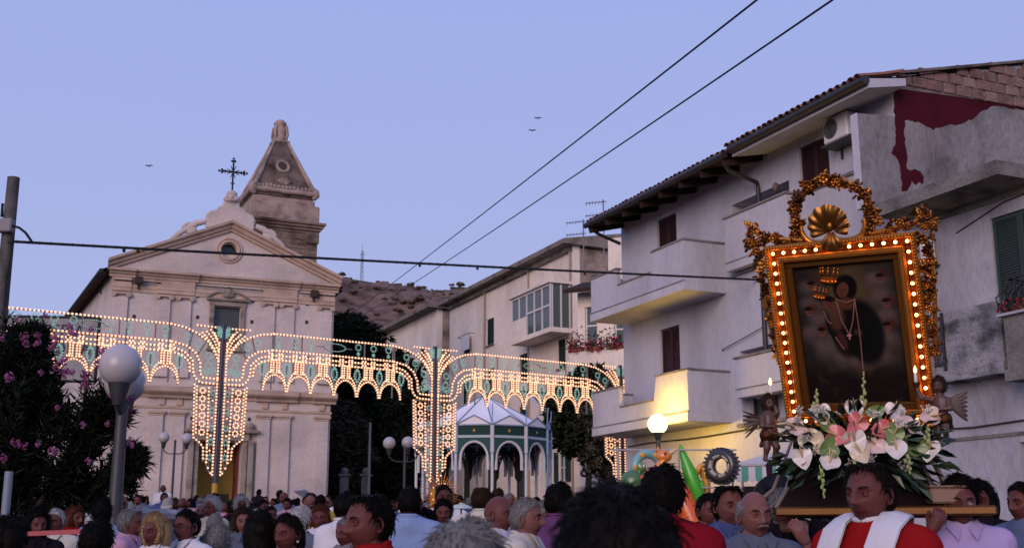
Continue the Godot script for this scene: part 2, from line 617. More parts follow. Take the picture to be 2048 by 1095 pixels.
	# putlog holes
	for q in [[1.0, 10.9], [3.65, 12.0], [3.7, 11.05], [6.1, 11.95], [6.1, 11.0], [8.6, 12.0], [8.6, 11.15], [0.95, 9.3], [8.7, 9.5], [3.72, 6.55], [6.2, 6.6]]:
		m = M.new()
		m.bx(q[0] - 0.07, q[1] - 0.08, 0.001, q[0] + 0.07, q[1] + 0.08, 0.012)
		put("putlog_hole", m.mesh(), plain("hole", lin(0.06, 0.045, 0.04), 1.0), o)
	# iron tie rods and floodlights
	m = M.new()
	for q in [[0.05, 2.0, 12.42], [3.55, 6.5, 12.42], [8.2, 9.9, 12.42]]:
		m.bx(q[0], q[2], 0.15, q[1], q[2] + 0.05, 0.19)
	put("tie_rod", m.mesh(), plain("iron", lin(0.05, 0.035, 0.03), 0.7), o)
	for q in [1.08, 8.85]:
		m = M.new()
		m.cbox(Vector3(q, 12.45, 0.3), Vector3(0.34, 0.34, 0.26), 0.03)
		m.bx(q - 0.03, 12.1, 0.1, q + 0.03, 12.5, 0.16)
		put("floodlight", m.mesh(), plain("iron", lin(0.05, 0.035, 0.03), 0.7), o)
	# portal
	m = M.new()
	for s in [[3.62, 3.86, 0.25], [3.88, 4.09, 0.12], [5.96, 6.17, 0.12], [6.19, 6.43, 0.25]]:
		m.cbox(Vector3((s[0] + s[1]) / 2, 2.8, s[2] / 2), Vector3(s[1] - s[0], 5.7, s[2] + 0.05), 0.03)
	m.cbox(Vector3(5.02, 5.78, 0.1), Vector3(2.4, 0.34, 0.3), 0.03)
	m.cbox(Vector3(5.02, 6.03, 0.17), Vector3(3.2, 0.16, 0.5), 0.04)
	for s in [-1.0, 1.0]:
		m.ball(Vector3(5.02 + s * 1.2, 6.25, 0.15), Vector3(0.22, 0.2, 0.14), 10, 6)
	m.ball(Vector3(5.02, 6.4, 0.15), Vector3(0.4, 0.32, 0.14), 10, 6)
	put("portal", m.mesh(), stone, o)
	m = M.new()
	m.cbox(Vector3(5.92, 2.4, -1.35), Vector3(0.09, 6.4, 0.95), 0.01)
	var dr := put("door", m.mesh(), plain("red door", lin(0.13, 0.018, 0.02), 0.5), o)
	for k in 4:
		m = M.new()
		m.cbox(Vector3(5.865, 0.5 + k * 1.35, -1.35), Vector3(0.04, 1.05, 0.66), 0.015)
		put("door_panel", m.mesh(), plain("red door", lin(0.13, 0.018, 0.02), 0.5), dr)
	m = M.new()
	m.bx(3.2, -1, -2.7, 6.8, 7, -2.5)
	m.bx(3.2, -1, -2.5, 3.3, 7, -0.81)
	m.bx(6.7, -1, -2.5, 6.8, 7, -0.81)
	m.bx(3.3, 6.9, -2.5, 6.7, 7.0, -0.81)
	put("interior_wall", m.mesh(), plain("ochre", lin(0.55, 0.36, 0.1), 0.9), o)
	m = M.new()
	m.bx(5.0, 1.2, -2.49, 5.8, 3.4, -2.42)
	put("altar_curtain", m.mesh(), plain("altar green", lin(0.08, 0.09, 0.06), 0.9), o)
	# curved attic above the pediment
	var half := [Vector2(0.0, 16.62), Vector2(0.3, 16.6), Vector2(0.34, 16.36), Vector2(0.5, 16.28), Vector2(0.62, 16.12), Vector2(0.95, 15.98), Vector2(1.06, 15.82), Vector2(1.02, 15.3), Vector2(1.1, 14.7)]
	var poly := PackedVector2Array()
	for k in range(half.size()):
		poly.append(Vector2(4.95 + half[k].x, half[k].y))
	for k in range(half.size() - 1, 0, -1):
		poly.append(Vector2(4.95 - half[k].x, half[k].y))
	m = M.new()
	m.extr(poly, -0.5, -0.15)
	var cap := []
	for k in range(half.size() - 2, 0, -1):
		cap.append(Vector3(4.95 - half[k].x, half[k].y, -0.3))
	for k in range(0, half.size() - 1):
		cap.append(Vector3(4.95 + half[k].x, half[k].y, -0.3))
	m.tube(cap, 0.09, 7)
	put("attic_gable", m.mesh(), wallm, o)
	for s in [-1.0, 1.0]:
		m = M.new()
		var sp := []
		for k in 22:
			var a := k * 0.4
			var r := 0.34 * exp(-k * 0.09)
			sp.append(Vector3(4.95 + s * (1.75 + cos(a) * r), 15.15 + sin(a) * r, -0.3))
		m.tube(sp, 0.09, 7)
		m.tube([Vector3(4.95 + s * 1.15, 15.55, -0.3), Vector3(4.95 + s * 1.5, 15.45, -0.3), Vector3(4.95 + s * 2.3, 14.85, -0.3), Vector3(4.95 + s * 2.7, 14.45, -0.3)], [0.13, 0.16, 0.12, 0.08], 8)
		m.ball(Vector3(4.95 + s * 1.75, 15.1, -0.3), Vector3(0.3, 0.26, 0.14), 10, 6)
		put("scroll", m.mesh(), wallm, o)
	m = M.new()
	m.lathe([Vector2(0.0, 16.55), Vector2(0.34, 16.58), Vector2(0.36, 16.68), Vector2(0.2, 16.74), Vector2(0.26, 16.9), Vector2(0.24, 17.05), Vector2(0.1, 17.14), Vector2(0.0, 17.18)], 14, Vector3(4.95, 0, -0.3))
	for k in 7:
		m.ball(Vector3(4.95 + cos(k * 0.9) * 0.3, 16.72, -0.3 + sin(k * 0.9) * 0.3), Vector3(0.1, 0.12, 0.1), 7, 5)
	put("finial", m.mesh(), wallm, o)
	# iron cross
	m = M.new()
	var cy := 18.05
	m.tube([Vector3(4.95, 17.1, -0.3), Vector3(4.95, 18.62, -0.3)], 0.045, 6)
	m.tube([Vector3(4.4, cy, -0.3), Vector3(5.5, cy, -0.3)], 0.045, 6)
	for k in 8:
		var a := k * PI / 4 + PI / 8
		m.tube([Vector3(4.95, cy, -0.3), Vector3(4.95 + cos(a) * 0.3, cy + sin(a) * 0.3, -0.3)], 0.02, 5)
	for q in [[4.4, cy], [5.5, cy], [4.95, 18.62]]:
		for k in 3:
			var a := k * TAU / 3 + (0.0 if q[0] == 5.5 else PI if q[0] == 4.4 else PI / 2)
			m.ball(Vector3(q[0] + cos(a) * 0.08, q[1] + sin(a) * 0.08, -0.3), Vector3(0.06, 0.06, 0.04), 7, 5)
	for q in [4.58, 5.32]:
		m.ball(Vector3(q, cy, -0.3), Vector3(0.035, 0.1, 0.04), 7, 5)
	m.ball(Vector3(4.95, 17.5, -0.3), Vector3(0.12, 0.035, 0.04), 7, 5)
	put("cross", m.mesh(), plain("cross iron", lin(0.02, 0.02, 0.03), 0.6), o)
	# step in front of the door
	m = M.new()
	m.bx(-1.0, 0.2, 0.3, 11.0, 1.55, 2.2)
	m.bx(-1.0, 0.2, 2.2, 11.0, 1.42, 2.6)
	put("church_step", m.mesh(), plaster("step stone", lin(0.3, 0.27, 0.25), 0.7, 0.3, 1.0), o)

func build_tower() -> void:
	var st := plaster("tower stone", lin(0.4, 0.29, 0.23), 0.35, 0.22, 0.9, 1.2)
	var pale := plaster("tower pale stone", lin(0.56, 0.42, 0.37), 0.5, 0.3, 1.1, 1.0)
	var o := thing("bell_tower", "weathered stone bell tower with a concave spire behind the church pediment", "bell tower")
	wall_frame(o, Vector3(-9.87, 0, -57.5), 25.0)
	# local: u from -3.5 (left) to 0 (right), w = 0 front
	var m := M.new()
	m.bx(-3.5, 0, -3.5, 0, 16.5, 0)
	put("shaft", m.mesh(), st, o)
	var f := FastNoiseLite.new()
	f.seed = 3
	rng.seed = 12
	for r in 16:
		var y := 12.6 + r * 0.24
		var u := -3.5 + rng.randf() * 0.3
		while u < -0.3:
			var l := rng.randf_range(0.32, 0.62)
			var b := M.new()
			b.cbox(Vector3(minf(u + l / 2, -l / 2), y, 0.0), Vector3(l - 0.03, 0.21, rng.randf_range(0.03, 0.09)), 0.02)
			put("stone", b.mesh(), st, o)
			u += l
	m = M.new()
	for k in 4:
		m.cbox(Vector3(-1.75, 16.5 + k * 0.14, -1.75), Vector3(3.6 + k * 0.2, 0.145, 3.6 + k * 0.2), 0.03)
	m.cbox(Vector3(-0.3, 16.2, 0.05), Vector3(0.7, 0.55, 0.2), 0.04)
	m.cbox(Vector3(-3.2, 16.2, 0.05), Vector3(0.7, 0.55, 0.2), 0.04)
	put("cornice", m.mesh(), st, o)
	m = M.new()
	m.cbox(Vector3(-1.75, 17.45, -1.75), Vector3(3.6, 0.9, 3.6), 0.05)
	m.cbox(Vector3(-1.75, 17.98, -1.75), Vector3(3.2, 0.5, 3.2), 0.05)
	m.cbox(Vector3(-1.75, 18.28, -1.75), Vector3(2.95, 0.22, 2.95), 0.05)
	put("drum", m.mesh(), pale, o)
	# concave four sided spire
	var prof := [[18.36, 1.52], [18.5, 1.66], [18.7, 1.64], [18.88, 1.46], [19.4, 1.25], [19.9, 1.04], [20.6, 0.76], [21.2, 0.51], [21.6, 0.36]]
	m = M.new()
	for q in 4:
		var p := PackedVector3Array()
		var bs := Basis(Vector3.UP, q * PI / 2)
		for r in prof:
			for j in 5:
				var x: float = lerpf(-r[1], r[1], j / 4.0)
				p.append(Vector3(-1.75, 0, -1.75) + bs * Vector3(x, r[0], r[1]))
		m.surf(p, 5, prof.size(), false)
	m.bx(-3.3, 18.3, -3.3, -0.2, 18.4, -0.2)
	put("spire", m.mesh(), plaster("spire stone", lin(0.26, 0.19, 0.16), 0.35, 0.35, 1.2, 1.4), o)
	for q in 4:
		var bs := Basis(Vector3.UP, q * PI / 2)
		m = M.new()
		var rib := []
		var rr := []
		for r in prof:
			rib.append(Vector3(-1.75, 0, -1.75) + bs * Vector3(r[1], r[0], r[1]))
			rr.append(0.05 + 0.06 * r[1])
		m.tube(rib, rr, 7)
		put("rib", m.mesh(), pale, o)
		m = M.new()
		var roll := []
		var rrr := []
		for k in 25:
			var a := -1.0 + k / 12.0
			roll.append(Vector3(-1.75, 0, -1.75) + bs * Vector3(a * 1.6, 18.55 + 0.07 * f.get_noise_2d(k * 9.0, q * 40.0), 1.6 + 0.05 * f.get_noise_2d(k * 7.0, 90.0)))
			rrr.append(0.13 + 0.06 * f.get_noise_2d(k * 13.0, q * 77.0))
		m.tube(roll, rrr, 8)
		for k in 14:
			m.ball(Vector3(-1.75, 0, -1.75) + bs * Vector3(-1.3 + k * 0.2, 18.76 + 0.1 * f.get_noise_2d(k * 19.0, 3.0), 1.58), Vector3(0.13, 0.1, 0.08), 7, 5, bs * Basis(Vector3.BACK, k * 0.7))
		for k in 7:
			var a2 := -0.9 + k * 0.3
			m.ball(Vector3(-1.75, 0, -1.75) + bs * Vector3(sin(a2) * 0.3, 18.95 + 0.2 * cos(a2), 1.47 - 0.1 * cos(a2)), Vector3(0.065, 0.2, 0.07), 7, 6, bs * Basis(Vector3.BACK, -a2))
		put("shell_carving", m.mesh(), pale, o)
		m = M.new()
		m.ball(Vector3(-1.75, 0, -1.75) + bs * Vector3(1.58, 18.58, 1.58), Vector3(0.22, 0.2, 0.22), 10, 7)
		m.ball(Vector3(-1.75, 0, -1.75) + bs * Vector3(1.5, 18.8, 1.5), Vector3(0.14, 0.17, 0.14), 9, 6)
		put("corner_scroll", m.mesh(), pale, o)
	m = M.new()
	var path := []
	var tilt := Basis(Vector3.RIGHT, -0.42)
	for k in 25:
		path.append(Vector3(-1.75, 20.05, -0.77) + tilt * Vector3(cos(TAU * k / 24) * 0.3, sin(TAU * k / 24) * 0.34, 0))
	m.tube(path, 0.09, 8, false)
	put("oculus_ring", m.mesh(), pale, o)
	m = M.new()
	m.ball(Vector3(-1.75, 20.05, -0.76), Vector3(0.27, 0.3, 0.03), 16, 6, tilt)
	put("oculus", m.mesh(), plain("hole", lin(0.06, 0.045, 0.04), 1.0), o)
	m = M.new()
	m.cbox(Vector3(-1.75, 21.6, -1.75), Vector3(0.9, 0.12, 0.9), 0.04)
	m.lathe([Vector2(0.34, 21.65), Vector2(0.38, 21.8), Vector2(0.3, 21.95), Vector2(0.34, 22.15), Vector2(0.36, 22.35), Vector2(0.26, 22.5), Vector2(0.34, 22.58), Vector2(0.34, 22.68), Vector2(0.2, 22.85), Vector2(0.0, 22.92)], 12, Vector3(-1.75, 0, -1.75))
	for k in 4:
		var a := k * PI / 2 + PI / 4
		m.tube([Vector3(-1.75 + cos(a) * 0.36, 21.7, -1.75 + sin(a) * 0.36), Vector3(-1.75 + cos(a) * 0.46, 22.0, -1.75 + sin(a) * 0.46), Vector3(-1.75 + cos(a) * 0.38, 22.5, -1.75 + sin(a) * 0.38)], 0.08, 6)
	put("urn", m.mesh(), pale, o)
	m = M.new()
	m.tube([Vector3(-0.75, 14.0, 0.06), Vector3(-0.7, 14.6, 0.08), Vector3(-0.95, 15.1, 0.1)], 0.05, 5)
	m.tube([Vector3(-0.7, 14.6, 0.08), Vector3(-0.5, 15.1, 0.1)], 0.04, 5)
	put("iron_clamp", m.mesh(), plain("iron", lin(0.05, 0.035, 0.03), 0.7), o)

const R_AT := Vector3(3.23, 0, -33.5)
const R_DEG := -66.1

func balcony_parapet(o: Node3D, y0: float, top: float, dip: float, mat: Material, cope: Material) -> void:
	# slab, then a parapet whose front dips in the middle
	var m := M.new()
	m.cbox(Vector3(2.81, y0 + 0.11, 0.62), Vector3(4.96, 0.22, 1.27), 0.012)
	var slab := put("balcony_slab", m.mesh(), mat, o)
	m = M.new()
	m.bx(0.33, y0 + 0.222, 1.19, 5.28, y0 + 0.25, 1.262)
	put("drip_edge", m.mesh(), cope, slab)
	m = M.new()
	m.extr(PackedVector2Array([Vector2(0.35, y0 + 0.222), Vector2(5.27, y0 + 0.222), Vector2(5.27, top), Vector2(3.8, top), Vector2(3.66, dip), Vector2(1.9, dip), Vector2(1.84, top - 0.05), Vector2(0.35, top - 0.05)]), 1.1, 1.22)
	m.bx(0.35, y0 + 0.222, 0.0, 0.47, top - 0.05, 1.098)
	m.bx(5.15, y0 + 0.222, 0.0, 5.27, top, 1.098)
	var par := put("parapet", m.mesh(), mat, o)
	m = M.new()
	m.bx(3.72, top + 0.002, 1.07, 5.31, top + 0.045, 1.25)
	m.bx(5.11, top + 0.002, 0.0, 5.31, top + 0.045, 1.068)
	m.bx(0.31, top - 0.048, 1.07, 1.9, top - 0.005, 1.25)
	m.bx(0.31, top - 0.048, 0.0, 0.51, top - 0.005, 1.068)
	m.bx(1.92, dip + 0.002, 1.07, 3.68, dip + 0.04, 1.25)
	put("coping", m.mesh(), cope, par)

# break an outline into short steps with a worn edge
func ragged(p: PackedVector2Array) -> PackedVector2Array:
	var out := PackedVector2Array()
	rng.seed = 303
	for i in p.size():
		var a := p[i]
		var b := p[(i + 1) % p.size()]
		var n := maxi(1, int(a.distance_to(b) / 0.07))
		var side := (b - a).orthogonal().normalized()
		for k in n:
			out.append(a.lerp(b, float(k) / n) + side * (rng.randf_range(-0.022, 0.022) if k > 0 else 0.0))
	return out

func build_white_house() -> void:
	var o := thing("white_house", "white three storey house with step-down balconies and brown shutters", "house")
	wall_frame(o, R_AT, R_DEG)
	var wm := plaster("white plaster", lin(0.54, 0.53, 0.6), 0.82, 0.12, 0.8, 0.3, 0.3)
	var cope := plaster("coping", lin(0.3, 0.28, 0.29), 0.6, 0.5, 2.0, 0.8)
	var brown := plain("brown shutter", lin(0.05, 0.022, 0.027), 0.6)
	var dark := plain("dark wood", lin(0.035, 0.022, 0.018), 0.7)
	var black := plain("black pipe", lin(0.02, 0.018, 0.02), 0.5)
	csg_wall("wall", rect(0, -1, 11.59, 10.7), 0.4, [[2.04, 7.64, 3.05, 10.12, 0.12], [2.04, 4.44, 3.03, 7.02, 0.12], [8.42, 9.22, 9.46, 10.27, 0.12], [5.66, 7.95, 8.0, 9.62, 0.39], [5.74, 4.15, 8.0, 5.9, 0.39], [0.6, 0.6, 2.2, 3.0, 0.25]], wm, o)
	var m := M.new()
	m.bx(0, -1, -9, 0.35, 10.7, -0.41)
	m.bx(0.35, -1, -9, 11.59, 10.7, -8.7)
	m.bx(5.6, 7.9, -1.6, 8.05, 9.7, -1.5)
	m.bx(5.6, 4.1, -1.6, 8.05, 6.0, -1.5)
	put("wall", m.mesh(), wm, o)
	shutters(o, 2.06, 7.66, 3.03, 10.1, -0.09, brown)
	shutters(o, 2.06, 4.46, 3.01, 7.0, -0.09, brown)
	shutters(o, 8.44, 9.24, 9.44, 10.25, -0.09, brown)
	shutters(o, 0.62, 0.62, 2.18, 2.98, -0.2, brown, false, 2)
	balcony_parapet(o, 7.43, 8.7, 8.18, wm, cope)
	balcony_parapet(o, 4.21, 5.45, 4.86, wm, cope)
	# the two loggias on the right and their parapets
	for q in [[5.72, 7.86, 9.2, 0.3], [5.95, 4.72, 5.66, 0.3]]:
		m = M.new()
		m.cbox(Vector3(q[0] + 1.25, (q[1] + q[2]) / 2, 0.14), Vector3(2.5, q[2] - q[1], q[3]), 0.012)
		var pr := put("loggia_parapet", m.mesh(), wm, o)
		m = M.new()
		m.bx(q[0] - 0.04, q[2] + 0.002, -0.03, q[0] + 2.54, q[2] + 0.05, 0.33)
		m.bx(q[0] - 0.02, q[1] + 0.2, 0.291, q[0] + 2.52, q[1] + 0.225, 0.305)
		put("coping", m.mesh(), cope, pr)
	m = M.new()
	m.bx(5.95, 4.18, -0.3, 6.75, 4.72, -0.26)
	var lw := put("window", m.mesh(), plain("dark glass", lin(0.02, 0.025, 0.03), 0.15), o)
	m = M.new()
	m.bx(5.9, 4.15, -0.26, 5.96, 4.75, -0.22)
	m.bx(6.33, 4.15, -0.26, 6.38, 4.75, -0.22)
	m.bx(6.72, 4.15, -0.26, 6.78, 4.75, -0.22)
	put("window_frame", m.mesh(), brown, lw)
	m = M.new()
	m.bx(5.72, 9.24, -0.5, 6.9, 9.62, -0.46)
	put("window", m.mesh(), plain("dark glass", lin(0.02, 0.025, 0.03), 0.15), o)
	m = M.new()
	m.bx(5.6, 4.07, 0.001, 8.1, 4.15, 0.08)
	put("sill", m.mesh(), cope, o)
	m = M.new()
	m.bx(8.3, 9.12, 0.001, 10.95, 9.19, 0.06)
	put("sill", m.mesh(), cope, o)
	m = M.new()
	m.bx(5.6, 7.78, 0.001, 8.15, 7.84, 0.07)
	put("sill", m.mesh(), cope, o)
	# roof: dark rafters under the left half, white soffit under the right
	m = M.new()
	m.face([Vector3(0.0, 10.42, 1.1), Vector3(7.15, 10.42, 1.1), Vector3(7.15, 12.6, -7.5), Vector3(0.0, 12.6, -7.5)], Vector3.UP)
	m.face([Vector3(0.0, 10.3, 1.1), Vector3(7.15, 10.3, 1.1), Vector3(7.15, 12.48, -7.5), Vector3(0.0, 12.48, -7.5)], Vector3.DOWN)
	m.face([Vector3(0.0, 10.3, 1.1), Vector3(7.15, 10.3, 1.1), Vector3(7.15, 10.42, 1.1), Vector3(0.0, 10.42, 1.1)], Vector3.BACK)
	m.face([Vector3(0.0, 10.3, 1.1), Vector3(0.0, 10.42, 1.1), Vector3(0.0, 12.6, -7.5), Vector3(0.0, 12.48, -7.5)], Vector3.LEFT)
	put("roof_boarding", m.mesh(), dark, o)
	for k in 8:
		m = M.new()
		m.box(Vector3(0.12 + k * 0.98, 10.35, 0.5), Vector3(0.12, 0.16, 1.25), Basis(Vector3.RIGHT, 0.25))
		put("rafter", m.mesh(), dark, o)
	m = M.new()
	m.extr(PackedVector2Array([Vector2(1.0, 10.3), Vector2(0.0, 10.5), Vector2(0.0, 10.68), Vector2(-7.5, 12.6), Vector2(-7.5, 12.75), Vector2(1.0, 10.5)]), 7.2, 11.58, Basis(Vector3(0, 0, 1), Vector3.UP, Vector3(1, 0, 0)))
	m.extr(PackedVector2Array([Vector2(1.0, 10.3), Vector2(0.02, 10.5), Vector2(0.02, 10.66), Vector2(1.0, 10.5)]), 11.59, 12.0, Basis(Vector3(0, 0, 1), Vector3.UP, Vector3(1, 0, 0)))
	put("soffit", m.mesh(), wm, o)
	# gutter and downpipe
	m = M.new()
	m.tube([Vector3(-0.05, 10.36, 1.17), Vector3(7.12, 10.36, 1.17)], 0.085, 8)
	m.tube([Vector3(7.22, 10.46, 1.08), Vector3(12.02, 10.46, 1.08)], 0.1, 8)
	m.tube([Vector3(6.95, 10.3, 1.1), Vector3(6.95, 10.05, 0.95), Vector3(6.93, 9.85, 0.12), Vector3(6.92, 9.7, 0.09), Vector3(6.92, 9.25, 0.09)], 0.055, 7)
	m.tube([Vector3(0.05, 10.3, 1.1), Vector3(0.12, 10.1, 0.8), Vector3(0.1, 9.9, 0.1)], 0.05, 7)
	m.tube([Vector3(6.9, 7.8, 0.08), Vector3(6.9, 5.72, 0.08)], 0.06, 7)
	put("gutter", m.mesh(), black, o)
	# barrel tiles: first courses at the eave, each tile its own
	var tile := M.new()
	var tp := PackedVector3Array()
	for i in 2:
		for j in 7:
			var a := PI * j / 6.0
			tp.append(Vector3(cos(a) * 0.095, sin(a) * 0.075, 0.0 if i == 0 else -0.44))
	tile.surf(tp, 7, 2, false)
	tp = PackedVector3Array()
	for i in 2:
		for j in 7:
			var a := PI * j / 6.0
			tp.append(Vector3(cos(a) * 0.08, sin(a) * 0.058, 0.0 if i == 1 else -0.44))
	tile.surf(tp, 7, 2, false)
	var tm := tile.mesh()
	var tmat := [plain("roof tile a", lin(0.24, 0.1, 0.075), 0.9), plain("roof tile b", lin(0.17, 0.08, 0.07), 0.9), plain("roof tile c", lin(0.3, 0.15, 0.11), 0.9)]
	rng.seed = 8
	for r in 3:
		for k in 57:
			var u := 0.1 + k * 0.21
			var y := (10.44 if u < 7.15 else 10.54) + r * 0.095
			var t := put("roof_tile", tm, tmat[rng.randi() % 3], o)
			t.transform = Transform3D(Basis(Vector3.RIGHT, 0.249 + rng.randf_range(-0.03, 0.03)), Vector3(u + rng.randf_range(-0.01, 0.01), y, 1.16 - r * 0.38 + rng.randf_range(-0.02, 0.02)))
	m = M.new()
	m.face([Vector3(0.0, 10.5, 0.8), Vector3(11.7, 10.6, 0.8), Vector3(11.7, 12.75, -7.5), Vector3(0.0, 12.65, -7.5)], Vector3.UP)
	put("roof", m.mesh(), plaster("roof clay", lin(0.2, 0.1, 0.08), 0.5, 0.5, 3.0, 1.5), o)
	# fin wall, gable wall, brick band and the red paint
	m = M.new()
	m.extr(PackedVector2Array([Vector2(1.0, 7.9), Vector2(0.0, 7.9), Vector2(0.0, 9.98), Vector2(0.95, 9.9), Vector2(1.0, 9.86)]), 11.42, 11.6, Basis(Vector3(0, 0, 1), Vector3.UP, Vector3(1, 0, 0)))
	var grey := plaster("grey render", lin(0.32, 0.3, 0.31), 0.55, 0.25, 0.8, 1.0, 0.5)
	put("fin_wall", m.mesh(), grey, o)
	m = M.new()
	m.bx(11.41, 7.9, 1.0, 11.61, 9.9, 1.015)
	put("corner_strip", m.mesh(), wm, o)
	m = M.new()
	m.extr(PackedVector2Array([Vector2(-0.002, -1), Vector2(-9.0, -1), Vector2(-9.0, 12.8), Vector2(-7.5, 12.62), Vector2(0.0, 10.72)]), 11.592, 11.602, Basis(Vector3(0, 0, 1), Vector3.UP, Vector3(1, 0, 0)))
	put("gable_wall", m.mesh(), grey, o)
	var red := PackedVector2Array()
	for q in [Vector2(0.01, 10.66), Vector2(0.33, 10.7), Vector2(0.49, 10.63), Vector2(1.04, 10.65), Vector2(1.45, 10.72), Vector2(3.72, 10.85), Vector2(5.5, 10.9), Vector2(5.5, 10.7), Vector2(4.5, 10.72), Vector2(3.67, 10.67), Vector2(3.0, 10.65), Vector2(2.7, 10.61), Vector2(2.52, 10.5), Vector2(2.36, 10.42), Vector2(2.23, 10.3), Vector2(1.95, 10.15), Vector2(1.73, 10.06), Vector2(1.4, 9.99), Vector2(1.16, 9.9), Vector2(1.0, 9.82), Vector2(0.93, 9.86), Vector2(0.8, 9.88), Vector2(0.67, 9.93), Vector2(0.38, 9.94), Vector2(0.24, 9.92), Vector2(0.2, 9.58), Vector2(0.23, 9.22), Vector2(0.2, 8.87), Vector2(0.3, 8.84), Vector2(0.4, 8.89), Vector2(0.55, 8.86), Vector2(0.63, 8.75), Vector2(0.59, 8.58), Vector2(0.5, 8.63), Vector2(0.39, 8.54), Vector2(0.3, 8.63), Vector2(0.24, 8.5), Vector2(0.16, 8.39), Vector2(0.03, 8.36), Vector2(0.04, 8.73), Vector2(-0.02, 9.03), Vector2(-0.18, 9.15), Vector2(-0.06, 9.34), Vector2(-0.01, 9.71), Vector2(-0.02, 10.15)]:
		red.append(Vector2(-q.x, q.y))
	red = ragged(red)
	m = M.new()
	m.extr(red, 11.603, 11.609, Basis(Vector3(0, 0, 1), Vector3.UP, Vector3(1, 0, 0)))
	put("red_paint_patch", m.mesh(), plaster("red paint", lin(0.075, 0.009, 0.018), 0.8, 0.5, 1.5, 0.6), o)
	rng.seed = 21
	var pinkm := plain("pink wash", lin(0.26, 0.2, 0.205), 0.9)
	for k in 16:
		m = M.new()
		var g := rng.randf_range(0.25, 1.15)
		var len := rng.randf_range(0.15, 0.9)
		m.box(Vector3(11.6045, 9.9 - len / 2, -g), Vector3(0.003 + k * 0.0002, len, rng.randf_range(0.008, 0.03)))
		put("paint_run", m.mesh(), pinkm, o)
	var bm := [plaster("brick a", lin(0.3, 0.18, 0.165), 0.6, 0.6, 2.0, 1.0), plaster("brick b", lin(0.36, 0.235, 0.21), 0.6, 0.6, 2.0, 1.0), plaster("brick c", lin(0.25, 0.165, 0.155), 0.6, 0.6, 2.0, 1.0)]
	var bmesh := []
	for k in 3:
		var b := M.new()
		b.cbox(Vector3.ZERO, Vector3(0.1, 0.225, 0.38 - 0.04 * k), 0.012)
		bmesh.append(b.mesh())
	for r in 8:
		var y := 10.82 + r * 0.235
		var g := -0.1 + (r % 2) * 0.2
		while g < 6.4:
			var topy := 10.78 + 0.24 * (g + 0.7) + 0.02
			if y + 0.1 < topy and g > 0.0:
				var b := put("brick", bmesh[rng.randi() % 3], bm[rng.randi() % 3], o)
				b.position = Vector3(11.6 + rng.randf_range(-0.01, 0.012), y, -g)
			g += 0.405
	m = M.new()
	m.extr(PackedVector2Array([Vector2(0.75, 10.7), Vector2(0.75, 10.76), Vector2(-7.0, 12.62), Vector2(-7.0, 12.56)]), 11.5, 11.7, Basis(Vector3(0, 0, 1), Vector3.UP, Vector3(1, 0, 0)))
	m.extr(PackedVector2Array([Vector2(0.7, 10.56), Vector2(0.72, 10.7), Vector2(-0.2, 10.75), Vector2(-6.5, 10.93), Vector2(-6.5, 10.89)]), 11.5, 11.62, Basis(Vector3(0, 0, 1), Vector3.UP, Vector3(1, 0, 0)))
	put("verge", m.mesh(), plaster("verge", lin(0.25, 0.2, 0.19), 0.5, 0.5, 2.0, 1.2), o)
	# house lead along the wall, brackets and odd fittings
	m = M.new()
	var lead := []
	for k in 12:
		lead.append(Vector3(0.2 + k * 1.02, 3.98 + 0.02 * sin(k * 1.3), 0.03))
	m.tube(lead, 0.022, 5)
	put("wire", m.mesh(), black, o)
	m = M.new()
	m.tube([Vector3(5.07, 6.03, 0.0), Vector3(5.09, 6.03, 0.07), Vector3(6.86, 6.33, 0.07), Vector3(6.88, 6.33, 0.0)], 0.013, 5)
	put("clothes_rail", m.mesh(), black, o)
	for q in [[7.6, 9.55], [6.9, 9.0]]:
		m = M.new()
		m.ball(Vector3(q[0], q[1], 0.1), Vector3(0.06, 0.1, 0.08), 8, 6)
		m.tube([Vector3(q[0], q[1] + 0.08, 0.0), Vector3(q[0], q[1] + 0.12, 0.1), Vector3(q[0], q[1] + 0.05, 0.1)], 0.012, 5)
		put("wall_lamp", m.mesh(), plain("lamp brown", lin(0.16, 0.12, 0.11), 0.6), o)
	# air conditioner hangs on the wall
	var ac := thing("air_conditioner", "white outdoor air conditioner unit high on the wall under the tiled eave", "air conditioner")
	wall_frame(ac, R_AT, R_DEG)
	m = M.new()
	m.cbox(Vector3(10.25, 10.1, 0.3), Vector3(0.78, 0.55, 0.32), 0.03)
	put("casing", m.mesh(), plain("ac white", lin(0.62, 0.6, 0.62), 0.5), ac)
	m = M.new()
	m.bx(9.75, 9.78, 0.0, 10.75, 9.82, 0.45)
	m.bx(9.9, 9.55, 0.0, 9.94, 9.82, 0.04)
	m.bx(10.56, 9.55, 0.0, 10.6, 9.82, 0.04)
	put("bracket", m.mesh(), plain("black pipe", lin(0.02, 0.018, 0.02), 0.5), ac)
	m = M.new()
	m.tube([Vector3(10.12, 10.12, 0.461), Vector3(10.12, 10.12, 0.468)], 0.22, 20)
	var fan := put("fan", m.mesh(), plain("fan dark", lin(0.035, 0.035, 0.04), 0.6), ac)
	m = M.new()
	for k in 6:
		var path := []
		for j in 21:
			path.append(Vector3(10.12 + cos(TAU * j / 20) * (0.04 + k * 0.035), 10.12 + sin(TAU * j / 20) * (0.04 + k * 0.035), 0.475))
		m.tube(path, 0.005, 4, false)
	put("fan_guard", m.mesh(), plain("guard", lin(0.2, 0.2, 0.2), 0.5), fan)
